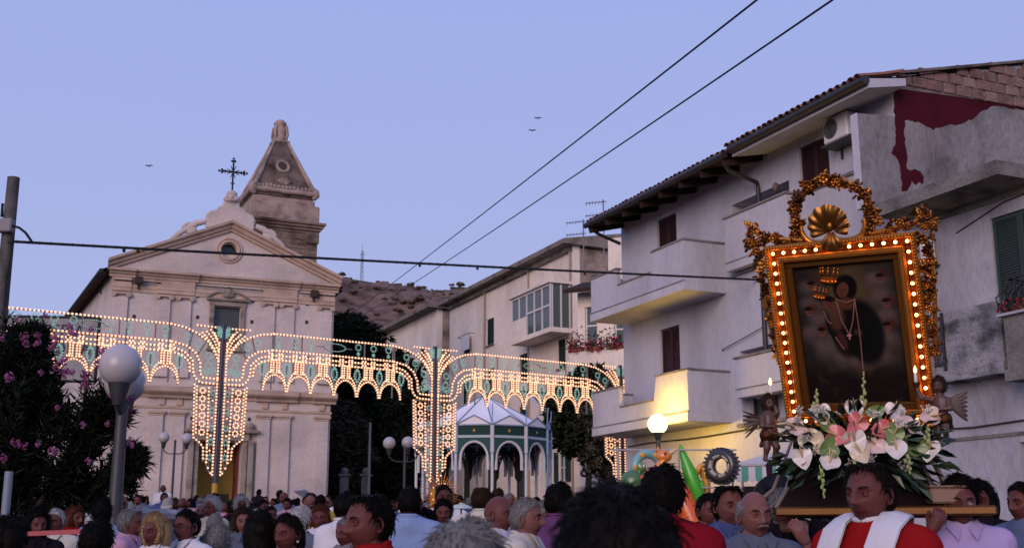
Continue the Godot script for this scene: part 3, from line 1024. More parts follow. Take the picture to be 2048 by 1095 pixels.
	# roof aerials
	for q in [[2.96, 36.5, 12.15, "tall comb aerial above the eave of the white house"], [2.4, 38.0, 11.9, "lower two-arm aerial beside the tall comb aerial"]]:
		var an := thing("television_aerial", q[3], "aerial", Vector3(q[0], 10.2, -q[1]))
		m = M.new()
		m.tube([Vector3.ZERO, Vector3(0, q[2] - 10.2, 0)], 0.022, 5)
		put("mast", m.mesh(), plain("aerial grey", lin(0.16, 0.16, 0.18), 0.5), an)
		for k in 2:
			m = M.new()
			var y: float = q[2] - 10.25 - k * 0.42
			m.tube([Vector3(-0.6, y - 0.1, 0.1), Vector3(0.1, y, 0)], 0.014, 4)
			for j in 6:
				m.tube([Vector3(-0.55 + j * 0.1, y - 0.1 + j * 0.014, -0.16), Vector3(-0.55 + j * 0.1, y - 0.1 + j * 0.014, 0.3)], 0.008, 4)
			put("boom", m.mesh(), plain("aerial grey", lin(0.16, 0.16, 0.18), 0.5), an)

func build_near_house() -> void:
	var o := thing("corner_house", "grey-white house with green shutters and a concrete roof terrace slab", "house")
	wall_frame(o, R_AT, R_DEG)
	var wm := plaster("old white plaster", lin(0.49, 0.475, 0.54), 0.7, 0.2, 0.9, 0.6, 0.35)
	var conc := plaster("concrete", lin(0.28, 0.26, 0.25), 0.5, 0.3, 1.0, 1.2)
	var dark := plain("black pipe", lin(0.02, 0.018, 0.02), 0.5)
	csg_wall("wall", rect(11.63, -1, 17.5, 7.6), 0.4, [[13.82, 4.6, 15.1, 7.22, 0.1], [14.02, 0.3, 15.2, 3.12, 0.25]], wm, o)
	var m := M.new()
	m.extr(PackedVector2Array([Vector2(11.9, 7.62), Vector2(15.02, 7.62), Vector2(15.02, 7.88), Vector2(11.9, 7.88)]), -7.0, 1.0)
	m.bx(12.0, 7.5, -0.3, 15.0, 7.618, 0.03)
	put("terrace_slab", m.mesh(), conc, o)
	m = M.new()
	m.bx(17.2, -1, -7, 17.5, 7.6, -0.41)
	put("wall", m.mesh(), wm, o)
	m = M.new()
	m.bx(11.63, -1, -7, 17.19, 7.6, -6.8)
	put("wall", m.mesh(), wm, o)
	shutters(o, 13.84, 4.62, 15.08, 7.2, -0.07, plain("green shutter", lin(0.04, 0.062, 0.062), 0.6), true)
	# stained balcony front, then the block with the belly railing
	m = M.new()
	m.extr(rect(12.55, 4.5, 14.2, 5.6), 0.2, 0.36)
	m.bx(12.55, 4.3, 0.0, 14.2, 4.498, 0.4)
	var stained := plaster("stained plaster", lin(0.46, 0.45, 0.49), 0.25, 0.45, 1.3, 1.2)
	put("balcony_front", m.mesh(), stained, o)
	m = M.new()
	m.extr(rect(14.5, 4.3, 16.6, 5.22), 0.5, 0.62)
	m.bx(14.5, 4.3, 0.0, 14.62, 5.22, 0.498)
	m.bx(14.45, 4.1, 0.0, 16.6, 4.298, 0.66)
	put("balcony_front", m.mesh(), conc, o)
	m = M.new()
	m.bx(14.42, 5.224, -0.02, 16.65, 5.27, 0.7)
	put("coping", m.mesh(), wm, o)
	m = M.new()
	for k in 12:
		var u := 14.5 + k * 0.16
		m.tube([Vector3(u, 5.27, 0.45), Vector3(u, 5.36, 0.72), Vector3(u, 5.55, 0.74), Vector3(u, 5.75, 0.5), Vector3(u, 5.92, 0.42)], 0.014, 5)
	for k in 4:
		var w := 0.1 + k * 0.1
		m.tube([Vector3(14.45, 5.27, w), Vector3(14.3, 5.36, w), Vector3(14.28, 5.55, w), Vector3(14.42, 5.75, w), Vector3(14.46, 5.92, w)], 0.014, 5)
	m.tube([Vector3(14.46, 5.92, 0.0), Vector3(14.46, 5.92, 0.42), Vector3(16.5, 5.92, 0.42)], 0.022, 5)
	put("railing", m.mesh(), dark, o)
	m = M.new()
	m.bx(12.42, 5.48, 0.25, 12.85, 5.53, 0.29)
	m.bx(12.42, 4.62, 0.25, 12.85, 4.67, 0.29)
	m.bx(12.8, 4.5, 0.37, 12.85, 5.6, 0.41)
	m.bx(12.0, 5.48, 0.37, 12.8, 5.53, 0.41)
	m.bx(12.0, 5.3, 0.37, 12.8, 5.33, 0.41)
	m.bx(12.0, 4.62, 0.37, 12.8, 4.67, 0.41)
	for k in 16:
		m.box(Vector3(12.06 + k * 0.048, 4.98, 0.39), Vector3(0.008, 0.72, 0.008), Basis(Vector3.BACK, 0.35))
		m.box(Vector3(12.06 + k * 0.048, 4.98, 0.392), Vector3(0.008, 0.72, 0.008), Basis(Vector3.BACK, -0.35))
	put("railing", m.mesh(), dark, o)
	m = M.new()
	m.bx(11.65, 3.24, 0.001, 17.4, 3.3, 0.03)
	put("string_course", m.mesh(), conc, o)
	m = M.new()
	m.bx(14.0, 0.3, -0.22, 15.2, 3.1, -0.18)
	put("door", m.mesh(), plain("grey door", lin(0.12, 0.115, 0.12), 0.6), o)
	m = M.new()
	m.tube([Vector3(12.0, 3.5, 0.03), Vector3(13.0, 3.46, 0.03), Vector3(14.6, 3.5, 0.03), Vector3(17.0, 3.5, 0.03)], 0.018, 5)
	put("wire", m.mesh(), dark, o)
	m = M.new()
	m.tube([Vector3(13.0, 7.15, 0.02), Vector3(13.6, 7.3, 0.02), Vector3(14.2, 7.45, 0.02), Vector3(15.2, 7.5, 0.02)], 0.012, 4)
	put("wire", m.mesh(), dark, o)
	# second air conditioner behind the frame
	var ac := thing("air_conditioner", "small white air conditioner on the grey-white wall behind the gilded frame", "air conditioner")
	wall_frame(ac, R_AT, R_DEG)
	m = M.new()
	m.cbox(Vector3(12.15, 6.95, 0.17), Vector3(0.6, 0.5, 0.3), 0.03)
	put("casing", m.mesh(), plain("ac white", lin(0.62, 0.6, 0.62), 0.5), ac)
	m = M.new()
	m.bx(11.9, 6.6, 0.0, 12.5, 6.65, 0.4)
	put("bracket", m.mesh(), dark, ac)
	# potted plants on the railing
	for k in 2:
		var pl := thing("potted_plant", ["red and green plant hanging at the corner of the black belly railing", "leafy plant behind the black belly railing, right of the red one"][k], "plant")
		wall_frame(pl, R_AT, R_DEG)
		m = M.new()
		m.lathe([Vector2(0.0, 5.27), Vector2(0.1, 5.27), Vector2(0.14, 5.45), Vector2(0.0, 5.45)], 10, Vector3(14.62 + k * 0.5, 0, 0.35))
		put("pot", m.mesh(), plain("terracotta", lin(0.22, 0.09, 0.06), 0.9), pl)
		m = M.new()
		rng.seed = 50 + k
		for j in 70:
			leaf(m, Vector3(14.62 + k * 0.5, 5.5, 0.35) + Vector3(rng.randf_range(-0.24, 0.24), rng.randf_range(-0.12, 0.18), rng.randf_range(-0.2, 0.3)), rng.randf_range(0.06, 0.12), 0.03, rand_dir())
		put("foliage", m.mesh(), plain("plant green", lin(0.035, 0.07, 0.03), 0.7), pl, true)
		m = M.new()
		for j in 14:
			m.ball(Vector3(14.6 + k * 0.5, 5.42, 0.5) + Vector3(rng.randf_range(-0.22, 0.22), rng.randf_range(-0.12, 0.1), rng.randf_range(-0.05, 0.2)), Vector3.ONE * 0.03, 6, 4)
		put("blossom", m.mesh(), plain("red blossom", lin(0.3, 0.02, 0.05), 0.7), pl, true)

func rand_dir() -> Vector3:
	return Vector3(rng.randf_range(-1, 1), rng.randf_range(-0.6, 1), rng.randf_range(-1, 1)).normalized()

# a pointed leaf folded along its rib
func leaf(m: M, at: Vector3, length: float, width: float, d: Vector3) -> void:
	var s := d.cross(Vector3.UP if absf(d.y) < 0.9 else Vector3.RIGHT).normalized()
	s = s.rotated(d, rng.randf() * TAU)
	var up := s.cross(d) * width * 0.3
	var mid := at + d * length * 0.45
	m.face([at, mid + s * width * 0.5 + up, at + d * length, mid])
	m.face([at, mid, at + d * length, mid - s * width * 0.5 + up])

func build_far_buildings() -> void:
	var cream := plaster("cream plaster", lin(0.92, 0.8, 0.71), 0.8, 0.1, 0.5, 0.5, 0.4)
	var green := plain("dark green shutter", lin(0.02, 0.05, 0.045), 0.6)
	var eavem := plaster("eave concrete", lin(0.3, 0.25, 0.22), 0.6, 0.3, 1.0, 0.8)
	var glass := plain("veranda glass", lin(0.08, 0.1, 0.1), 0.12)
	var alu := plain("white frame", lin(0.6, 0.56, 0.55), 0.5)
	# long cream block
	var o := thing("apartment_block", "long cream apartment block with a sloping eave and glazed corner veranda", "apartment block")
	wall_frame(o, Vector3(-4.05, 0, -75), R_DEG)
	var wins := [[10.84, 12.5, 12.1, 14.22], [6.22, 12.62, 7.35, 14.2], [2.4, 12.6, 3.5, 13.9], [15.87, 10.0, 16.8, 11.5], [11.0, 10.0, 12.2, 11.4], [6.4, 9.8, 7.4, 11.2], [2.4, 9.4, 3.4, 10.8], [10.96, 6.6, 12.2, 8.5], [6.3, 6.6, 7.4, 8.3], [15.6, 6.7, 16.7, 8.3], [2.6, 3.6, 3.6, 5.6], [6.4, 3.5, 7.45, 5.55], [10.9, 3.6, 12.1, 5.6]]
	var holes := []
	for q in wins:
		holes.append([q[0], q[1], q[2], q[3], 0.15])
	holes.append([15.9, 4.2, 16.8, 5.7, 0.15])
	csg_wall("wall", rect(0, -1, 17.75, 16.2), 0.4, holes, cream, o)
	for q in wins:
		shutters(o, q[0] + 0.02, q[1] + 0.02, q[2] - 0.02, q[3] - 0.02, -0.1, green)
		var sm := M.new()
		sm.bx(q[0] - 0.08, q[1] - 0.09, 0.001, q[2] + 0.08, q[1] - 0.01, 0.09)
		put("sill", sm.mesh(), eavem, o)
	# one window stands open between its shutters
	var m := M.new()
	m.bx(15.92, 4.22, -0.12, 16.78, 5.68, -0.09)
	var wn := put("window", m.mesh(), glass, o)
	m = M.new()
	for q in [15.92, 16.32, 16.7]:
		m.bx(q, 4.22, -0.089, q + 0.08, 5.68, -0.05)
	for q in [4.22, 4.9, 5.6]:
		m.bx(16.0, q, -0.088, 16.7, q + 0.06, -0.055)
	put("window_frame", m.mesh(), alu, wn)
	shutters(o, 15.42, 4.2, 15.9, 5.72, 0.02, green, false, 1)
	shutters(o, 16.82, 4.2, 17.3, 5.72, 0.02, green, false, 1)
	m = M.new()
	m.bx(17.34, -1, -8.5, 17.75, 16.1, -0.41)
	m.bx(0, -1, -8.5, 0.4, 16.1, -0.41)
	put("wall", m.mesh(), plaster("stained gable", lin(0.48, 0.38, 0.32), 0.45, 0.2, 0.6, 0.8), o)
	m = M.new()
	m.extr(PackedVector2Array([Vector2(0.7, 16.2), Vector2(0.7, 16.45), Vector2(-4.2, 17.3), Vector2(-9.2, 16.3), Vector2(-9.2, 16.05), Vector2(-0.4, 16.18)]), -0.6, 18.1, Basis(Vector3(0, 0, 1), Vector3.UP, Vector3(1, 0, 0)))
	put("roof", m.mesh(), eavem, o)
	m = M.new()
	m.bx(0.05, 15.9, 0.002, 17.7, 16.19, 0.2)
	put("cornice", m.mesh(), eavem, o)
	m = M.new()
	m.tube([Vector3(6.1, 16.0, 0.1), Vector3(6.1, 1.0, 0.1)], 0.06, 6)
	m.tube([Vector3(12.4, 16.0, 0.1), Vector3(12.4, 1.0, 0.1)], 0.05, 6)
	m.tube([Vector3(17.6, 16.0, 0.1), Vector3(17.6, 1.0, 0.1)], 0.06, 6)
	put("downpipe", m.mesh(), plain("pipe beige", lin(0.35, 0.27, 0.22), 0.7), o)
	# glazed veranda at the corner
	m = M.new()
	m.bx(12.7, 11.62, 0.0, 17.7, 11.86, 1.3)
	m.bx(12.75, 11.86, 1.14, 14.7, 12.9, 1.26)
	m.bx(12.75, 11.86, 0.0, 12.87, 12.9, 1.138)
	m.bx(12.6, 14.15, 0.0, 17.75, 14.28, 1.4)
	put("veranda_balcony", m.mesh(), cream, o)
	m = M.new()
	m.bx(12.8, 12.905, 1.18, 14.7, 14.14, 1.21)
	m.bx(14.71, 11.87, 1.18, 17.6, 14.14, 1.21)
	m.bx(17.57, 11.87, 0.0, 17.6, 14.14, 1.178)
	var vg := put("veranda_pane", m.mesh(), glass, o)
	m = M.new()
	for k in 6:
		var u := 12.76 + k * 0.96
		m.bx(u, 11.88 if k > 1 else 12.9, 1.211, u + 0.09, 14.14, 1.27)
	m.bx(14.66, 12.95, 1.212, 17.64, 13.06, 1.272)
	m.bx(12.78, 14.02, 1.213, 17.64, 14.14, 1.268)
	for k in 3:
		m.bx(17.601, 11.88, 0.1 + k * 0.5, 17.65, 14.1, 0.18 + k * 0.5)
	put("veranda_frame", m.mesh(), alu, vg)
	# washing on the small window
	var w2 := thing("washing", "white washing hung out below a small green window of the cream block", "laundry")
	wall_frame(w2, Vector3(-4.05, 0, -75), R_DEG)
	m = M.new()
	m.bx(3.0, 12.75, 0.3, 4.2, 13.7, 0.33)
	put("sheet", m.mesh(), plain("linen", lin(0.6, 0.58, 0.62), 0.9), w2)
	m = M.new()
	m.tube([Vector3(2.2, 13.72, 0.0), Vector3(2.2, 13.72, 0.32), Vector3(4.3, 13.72, 0.32), Vector3(4.3, 13.72, 0.0)], 0.02, 5)
	put("rail", m.mesh(), plain("iron", lin(0.05, 0.035, 0.03), 0.7), w2)
	# lower, farther block
	o = thing("apartment_block", "smaller cream block with a thin sloping eave beside the dark trees", "apartment block")
	wall_frame(o, Vector3(-9.5, 0, -88), R_DEG)
	holes = []
	wins = [[3.4, 10.0, 4.2, 11.3], [7.2, 10.0, 8.1, 11.3], [3.4, 7.0, 4.2, 8.3], [7.2, 7.0, 8.1, 8.3], [3.4, 13.0, 4.2, 14.2], [7.6, 13.0, 8.6, 14.3], [3.4, 3.9, 4.2, 5.3], [7.2, 3.9, 8.1, 5.3]]
	for q in wins:
		holes.append([q[0], q[1], q[2], q[3], 0.15])
	csg_wall("wall", rect(0, -1, 10.9, 16.6), 0.4, holes, cream, o)
	for q in wins:
		shutters(o, q[0] + 0.02, q[1] + 0.02, q[2] - 0.02, q[3] - 0.02, -0.1, green)
	m = M.new()
	m.bx(10.5, -1, -7, 10.9, 16.5, -0.41)
	m.bx(0, -1, -7, 0.4, 16.5, -0.41)
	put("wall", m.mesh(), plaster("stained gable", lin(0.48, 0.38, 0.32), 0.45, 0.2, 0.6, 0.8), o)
	m = M.new()
	m.extr(PackedVector2Array([Vector2(0.8, 16.6), Vector2(0.8, 16.85), Vector2(-3.5, 17.3), Vector2(-7.8, 16.9), Vector2(-7.8, 16.6)]), -0.7, 11.3, Basis(Vector3(0, 0, 1), Vector3.UP, Vector3(1, 0, 0)))
	put("roof", m.mesh(), eavem, o)
	m = M.new()
	m.bx(4.6, 8.6, 0.0, 7.0, 8.8, 1.0)
	m.bx(4.6, 8.8, 0.9, 7.0, 9.7, 1.0)
	m.bx(4.6, 11.8, 0.0, 7.0, 12.0, 1.0)
	m.bx(4.6, 12.0, 0.9, 7.0, 12.9, 1.0)
	put("balcony", m.mesh(), cream, o)
	# building squeezed between the long block and the white house
	o = thing("apartment_block", "narrow cream house with a dark pent roof between the long block and the white house", "apartment block")
	wall_frame(o, Vector3(3.0, 0, -52.5), -24.0)
	m = M.new()
	m.bx(1.0, -1, -6, 8.0, 15.2, -1.5)
	put("wall", m.mesh(), cream, o)
	csg_wall("wall", rect(0.0, -1, 7.0, 12.4), 0.4, [[1.75, 9.7, 2.4, 11.4, 0.2], [0.35, 9.9, 0.95, 11.7, 0.2], [0.3, 5.2, 1.1, 7.2, 0.2], [2.0, 3.0, 3.0, 5.0, 0.2]], cream, o)
	for q in [[1.75, 9.7, 2.4, 11.4], [0.35, 9.9, 0.95, 11.7], [0.3, 5.2, 1.1, 7.2], [2.0, 3.0, 3.0, 5.0]]:
		m = M.new()
		m.bx(q[0], q[1], -0.2, q[2], q[3], -0.15)
		var pn := put("window", m.mesh(), glass, o)
		m = M.new()
		m.bx(q[0], q[1], -0.149, q[0] + 0.07, q[3], -0.1)
		m.bx(q[2] - 0.07, q[1], -0.149, q[2], q[3], -0.1)
		m.bx(q[0] + 0.07, (q[1] + q[3]) / 2, -0.149, q[2] - 0.07, (q[1] + q[3]) / 2 + 0.07, -0.1)
		put("window_frame", m.mesh(), alu, pn)
	m = M.new()
	m.extr(PackedVector2Array([Vector2(1.0, 12.2), Vector2(1.0, 12.38), Vector2(-1.5, 13.2), Vector2(-1.5, 13.0)]), -0.3, 7.0, Basis(Vector3(0, 0, 1), Vector3.UP, Vector3(1, 0, 0)))
	put("pent_roof", m.mesh(), plain("dark wood", lin(0.035, 0.022, 0.018), 0.7), o)
	m = M.new()
	m.bx(0.0, 8.6, 0.0, 4.5, 8.78, 1.1)
	m.bx(0.0, 8.78, 1.0, 4.5, 9.5, 1.1)
	put("balcony", m.mesh(), cream, o)
	m = M.new()
	for k in 8:
		var a := 0.12 * k
		m.tube([Vector3(1.5 + a, 9.5, 1.05), Vector3(1.5 + a, 10.1, 1.05)], 0.02, 4)
	put("railing", m.mesh(), plain("iron", lin(0.05, 0.035, 0.03), 0.7), o)
	# striped awning and shop shade at its foot
	var aw := thing("awning", "grey and white striped awning above the dark shrubs right of the bandstand roof", "awning")
	aw.transform = Transform3D(Basis(Vector3.UP, 0.5), Vector3(2.2, 7.4, -57.5))
	for k in 14:
		m = M.new()
		m.face([Vector3(-1.8 + k * 0.28, 0.9, 0.0), Vector3(-1.8 + (k + 1) * 0.28, 0.9, 0.0), Vector3(-1.8 + (k + 1) * 0.28, 0.0, 1.3), Vector3(-1.8 + k * 0.28, 0.0, 1.3)], Vector3.UP)
		m.face([Vector3(-1.8 + k * 0.28, 0.0, 1.3), Vector3(-1.8 + (k + 1) * 0.28, 0.0, 1.3), Vector3(-1.8 + (k + 1) * 0.28, -0.3, 1.32), Vector3(-1.8 + k * 0.28, -0.3, 1.32)], Vector3.BACK)
		put("stripe", m.mesh(), plain("awning grey", lin(0.2, 0.2, 0.22), 0.9) if k % 2 else plain("awning white", lin(0.55, 0.52, 0.52), 0.9), aw)
	m = M.new()
	m.bx(-2.0, 0.92, -0.1, 2.3, 1.02, 0.02)
	m.bx(-1.9, -0.9, -0.2, -1.8, 0.92, -0.1)
	m.bx(2.1, -0.9, -0.2, 2.2, 0.92, -0.1)
	put("awning_frame", m.mesh(), plain("iron", lin(0.05, 0.035, 0.03), 0.7), aw)

const L_AT := Vector3(-7.13, 0, -28.5)
const L_DEG := 33.7

# points along a path at a steady spacing
func spaced(path: Array, gap: float) -> Array:
	var out := []
	var carry := 0.0
	for i in path.size() - 1:
		var a: Vector2 = path[i]
		var b: Vector2 = path[i + 1]
		var l := a.distance_to(b)
		var s := carry
		while s < l:
			out.append(a.lerp(b, s / l))
			s += gap
		carry = s - l
	return out

func arc(c: Vector2, r: Vector2, a0: float, a1: float, k := 10) -> Array:
	var out := []
	for i in k + 1:
		var a := deg_to_rad(lerpf(a0, a1, float(i) / k))
		out.append(c + Vector2(cos(a) * r.x, sin(a) * r.y))
	return out

func rail(m: M, path: Array, th: float, w := 0.0) -> void:
	for i in path.size() - 1:
		var a: Vector2 = path[i]
		var b: Vector2 = path[i + 1]
		var d := b - a
		m.box(Vector3((a.x + b.x) / 2, (a.y + b.y) / 2, w), Vector3(d.length() + th * 0.3, th, 0.025), Basis(Vector3.BACK, d.angle()))

func bulbs(m: M, pts: Array, r: float, w := 0.045) -> void:
	for p in pts:
		m.ico(Vector3(p.x, p.y, w), r)

func rosette(warm: M, c: Vector2, r: float, n: int, br: float) -> void:
	for k in n:
		var a := TAU * k / n
		warm.ico(Vector3(c.x + cos(a) * r, c.y + sin(a) * r, 0.045), br)

# small leaf-like coloured lamps set round a point like petals
func petals(m: M, c: Vector2, r0: float, r1: float, n: int) -> void:
	for k in n:
		var a := TAU * k / n + 0.2
		var d := Vector2(cos(a), sin(a))
		m.ball(Vector3(c.x + d.x * (r0 + r1) / 2, c.y + d.y * (r0 + r1) / 2, 0.04), Vector3((r1 - r0) * 0.5, 0.014, 0.014), 5, 4, Basis(Vector3.BACK, a))

func span(u0: float, u1: float, label: String, first := 0.0) -> void:
	var o := thing("light_arch", label, "light arch", Vector3.ZERO, 0.0, "festival light arches between the blue poles")
	wall_frame(o, L_AT, L_DEG)
	var L := u1 - u0
	var frame := M.new()
	var warm := M.new()
	var teal := M.new()
	var top := 6.5
	var mir := func(path: Array, far: bool) -> Array:
		var out := []
		for p in path:
			out.append(Vector2(u1 - p.x if far else u0 + p.x, p.y))
		return out
	var chord := [Vector2(0.13, 5.77), Vector2(0.22, 5.93), Vector2(0.39, 6.16), Vector2(0.65, 6.33), Vector2(0.98, 6.45), Vector2(1.36, top)]
	var outer := [Vector2(0.1, 5.25), Vector2(0.46, 5.26), Vector2(0.54, 5.36), Vector2(0.55, 5.6), Vector2(0.67, 5.84), Vector2(0.9, 6.0), Vector2(1.3, 6.08)]
	var middle := [Vector2(0.1, 5.13), Vector2(0.52, 5.14), Vector2(0.66, 5.24), Vector2(0.72, 5.4), Vector2(0.74, 5.66), Vector2(0.96, 5.86), Vector2(1.3, 5.95)]
	var inner := [Vector2(0.8, 5.4), Vector2(0.82, 5.62), Vector2(1.0, 5.76), Vector2(1.3, 5.84)]
	for far in [false, true]:
		for q in [chord, outer, middle, inner]:
			var path: Array = mir.call(q, far)
			rail(frame, path, 0.035)
			bulbs(warm, spaced(path, 0.092), 0.03)
		# spokes between the chord and the band
		for q in [[0.42, 6.15, 0.62, 5.8], [0.75, 6.36, 0.85, 5.98], [1.3, 6.48, 1.3, 5.1]]:
			rail(frame, mir.call([Vector2(q[0], q[1]), Vector2(q[2], q[3])], far), 0.03)
		for q in [Vector2(0.35, 5.8), Vector2(0.62, 6.08), Vector2(0.9, 6.22), Vector2(0.33, 5.55)]:
			var c: Vector2 = mir.call([q], far)[0]
			petals(teal, c, 0.045, 0.11, 10)
			bulbs(teal, [c + Vector2(0.0, -0.13), c + Vector2(0.03, -0.17), c + Vector2(-0.03, -0.17)], 0.016)
		for k in 5:
			var c2: Vector2 = mir.call([Vector2(0.12 + k * 0.085, 5.42 + 0.05 * sin(k * 1.6))], far)[0]
			petals(teal, c2, 0.02, 0.07, 6)
	for y in [top, 6.08, 5.95, 5.84]:
		var path := [Vector2(u0 + 1.3, y), Vector2(u1 - 1.3, y)]
		rail(frame, path, 0.03)
		bulbs(warm, spaced(path, 0.092), 0.03)
	# short ladders in the band, hanging pairs of columns, scallops
	var n := int(round((L - 2.1) / 0.655))
	var gap := (L - 2.1) / n
	for k in n + 1:
		var tip := u0 + 1.05 + k * gap
		rail(frame, [Vector2(tip, 5.9), Vector2(tip, 5.1)], 0.025)
		# hanging teal spray
		for s in [-1.0, 1.0]:
			for j in 5:
				var a := 0.3 + j * 0.55
				petals(teal, Vector2(tip + s * 0.075 * sin(a), 5.46 + j * 0.065), 0.0, 0.036, 4)
		petals(teal, Vector2(tip, 5.76), 0.0, 0.05, 5)
		bulbs(teal, spaced([Vector2(tip, 5.1), Vector2(tip, 5.45)], 0.05), 0.012)
		if k == n:
			break
		var c := tip + gap / 2
		for s in [-1.0, 1.0]:
			for e in [0.045, 0.11]:
				var p: Array = [Vector2(c + s * e, 5.84), Vector2(c + s * e, 5.5)]
				bulbs(warm, spaced(p, 0.062), 0.026)
			rail(frame, [Vector2(c + s * 0.078, 5.84), Vector2(c + s * 0.078, 5.46)], 0.11, -0.005)
			var sc := arc(Vector2(c - s * 0.02, 5.05), Vector2(gap / 2, 0.42), 90.0 - s * 3.0, 90.0 - s * 89.0, 10)
			var sc2 := arc(Vector2(c - s * 0.02, 5.18), Vector2(gap / 2 - 0.015, 0.42), 90.0 - s * 22.0, 90.0 - s * 84.0, 8)
			rail(frame, sc, 0.03)
			rail(frame, sc2, 0.025)
			bulbs(warm, spaced(sc, 0.068), 0.026)
			bulbs(warm, spaced(sc2, 0.068), 0.026)
			for y in [5.89, 6.0]:
				bulbs(warm, [Vector2(c + s * 0.09, y), Vector2(c + s * 0.17, y)], 0.027)
	# ornaments between the top chord and the band
	var m2 := int(round((L - 2.9) / 0.42))
	for k in m2 + 1:
		var u := u0 + 1.45 + (L - 2.9) * k / m2
		var mid := absf(u - (u0 + u1) / 2)
		if mid > 0.42:
			petals(teal, Vector2(u, 6.36), 0.05, 0.105, 11)
			petals(teal, Vector2(u, 6.19), 0.0, 0.06, 6)
			if k % 2 == 1:
				rail(frame, [Vector2(u + 0.2, top), Vector2(u + 0.2, 6.08)], 0.03)
	var el := arc(Vector2((u0 + u1) / 2, 6.3), Vector2(0.3, 0.1), 0, 360, 26)
	rail(frame, el, 0.02)
	bulbs(teal, spaced(el, 0.05), 0.016)
	rail(frame, [Vector2((u0 + u1) / 2 - 0.5, 6.3), Vector2((u0 + u1) / 2 - 0.3, 6.3)], 0.02)
	rail(frame, [Vector2((u0 + u1) / 2 + 0.3, 6.3), Vector2((u0 + u1) / 2 + 0.5, 6.3)], 0.02)
	put("frame", frame.mesh(), plain("arch frame", lin(0.2, 0.19, 0.19), 0.7), o)
	put("light_bulbs", warm.mesh(), glow("warm bulb", Color(1.0, 0.7, 0.47), 1.45), o, true)
	put("coloured_light_bulbs", teal.mesh(), glow("teal bulb", Color(0.42, 0.72, 0.64), 0.35, lin(0.3, 0.5, 0.45)), o, true)

func light_pole(u: float, label: String, pole := true) -> void:
	var o := thing("light_pole", label, "light pole", Vector3.ZERO, 0.0, "poles that carry the light arches")
	wall_frame(o, L_AT, L_DEG)
	var base := on_wall(L_AT, L_DEG, u, 0, 0)
	var gy := ground_y(-base.z)
	var m := M.new()
	m.tube([Vector3(u, 2.75, 0), Vector3(u, 6.6, 0)], 0.065, 10)
	put("pole", m.mesh(), plain("pole blue", lin(0.03, 0.03, 0.075), 0.5), o)
	m = M.new()
	m.tube([Vector3(u, gy - 0.3, 0), Vector3(u, 2.75, 0)], 0.075, 10)
	put("pole_foot", m.mesh(), plain("pole yellow", lin(0.42, 0.22, 0.02), 0.5), o)
	var frame := M.new()
	var warm := M.new()
	var teal := M.new()
	for s in [-1.0, 1.0]:
		var line := func(pts: Array, gap: float, r: float, th := 0.03) -> void:
			var path := []
			for p in pts:
				path.append(Vector2(u + s * p.x, p.y))
			if th > 0.0:
				rail(frame, path, th)
			bulbs(warm, spaced(path, gap), r)
		# flaring head
		line.call([Vector2(0.1, 2.95), Vector2(0.1, 6.2)], 0.078, 0.027)
		line.call([Vector2(0.22, 6.52), Vector2(0.68, 6.53)], 0.09, 0.027)
		line.call([Vector2(0.1, 5.7), Vector2(0.22, 6.0), Vector2(0.4, 6.22), Vector2(0.55, 6.36)], 0.08, 0.027)
		line.call([Vector2(0.12, 5.95), Vector2(0.24, 6.2), Vector2(0.44, 6.4)], 0.078, 0.027)
		line.call([Vector2(0.12, 6.12), Vector2(0.22, 6.3), Vector2(0.34, 6.46)], 0.078, 0.027)
		line.call([Vector2(0.16, 6.24), Vector2(0.26, 6.42)], 0.075, 0.027)
		for k in 4:
			petals(teal, Vector2(u + s * (0.07 + 0.05 * (k % 2)), 6.32 + k * 0.06), 0.0, 0.08, 6)
		# hanging tail
		line.call([Vector2(0.66, 5.08), Vector2(0.62, 3.82), Vector2(0.43, 3.68), Vector2(0.36, 3.58), Vector2(0.34, 3.26)], 0.085, 0.027)
		line.call([Vector2(0.6, 5.04), Vector2(0.56, 3.9)], 0.085, 0.027)
		line.call([Vector2(0.3, 5.02), Vector2(0.26, 3.24)], 0.085, 0.027)
		for k in 6:
			var y := 4.95 - k * 0.2
			rosette(warm, Vector2(u + s * (0.45 - 0.006 * k), y), 0.065, 7, 0.024)
		for k in 3:
			var y := 4.9 - k * 0.42
			petals(teal, Vector2(u + s * 0.18, y), 0.03, 0.085, 8)
			bulbs(warm, [Vector2(u + s * 0.19, y - 0.18)], 0.024)
		for y in [3.72, 3.36]:
			petals(teal, Vector2(u + s * 0.185, y), 0.03, 0.1, 9)
			bulbs(warm, [Vector2(u + s * 0.2, y + 0.16), Vector2(u + s * 0.27, y - 0.12)], 0.026)
		line.call([Vector2(0.26, 3.24), Vector2(0.2, 3.06), Vector2(0.08, 2.9)], 0.14, 0.026)
		rail(frame, [Vector2(u + s * 0.18, 5.1), Vector2(u + s * 0.18, 3.1)], 0.02)
		rail(frame, [Vector2(u + s * 0.45, 5.1), Vector2(u + s * 0.45, 3.75)], 0.02)
	for y in [5.1, 4.3, 3.85, 3.3]:
		var hw := 0.64 if y > 3.8 else 0.34
		rail(frame, [Vector2(u - hw, y), Vector2(u + hw, y)], 0.025, -0.012)
	put("frame", frame.mesh(), plain("arch frame", lin(0.2, 0.19, 0.19), 0.7), o)
	put("light_bulbs", warm.mesh(), glow("warm bulb", Color(1.0, 0.7, 0.47), 1.45), o, true)
	put("coloured_light_bulbs", teal.mesh(), glow("teal bulb", Color(0.42, 0.72, 0.64), 0.35, lin(0.3, 0.5, 0.45)), o, true)

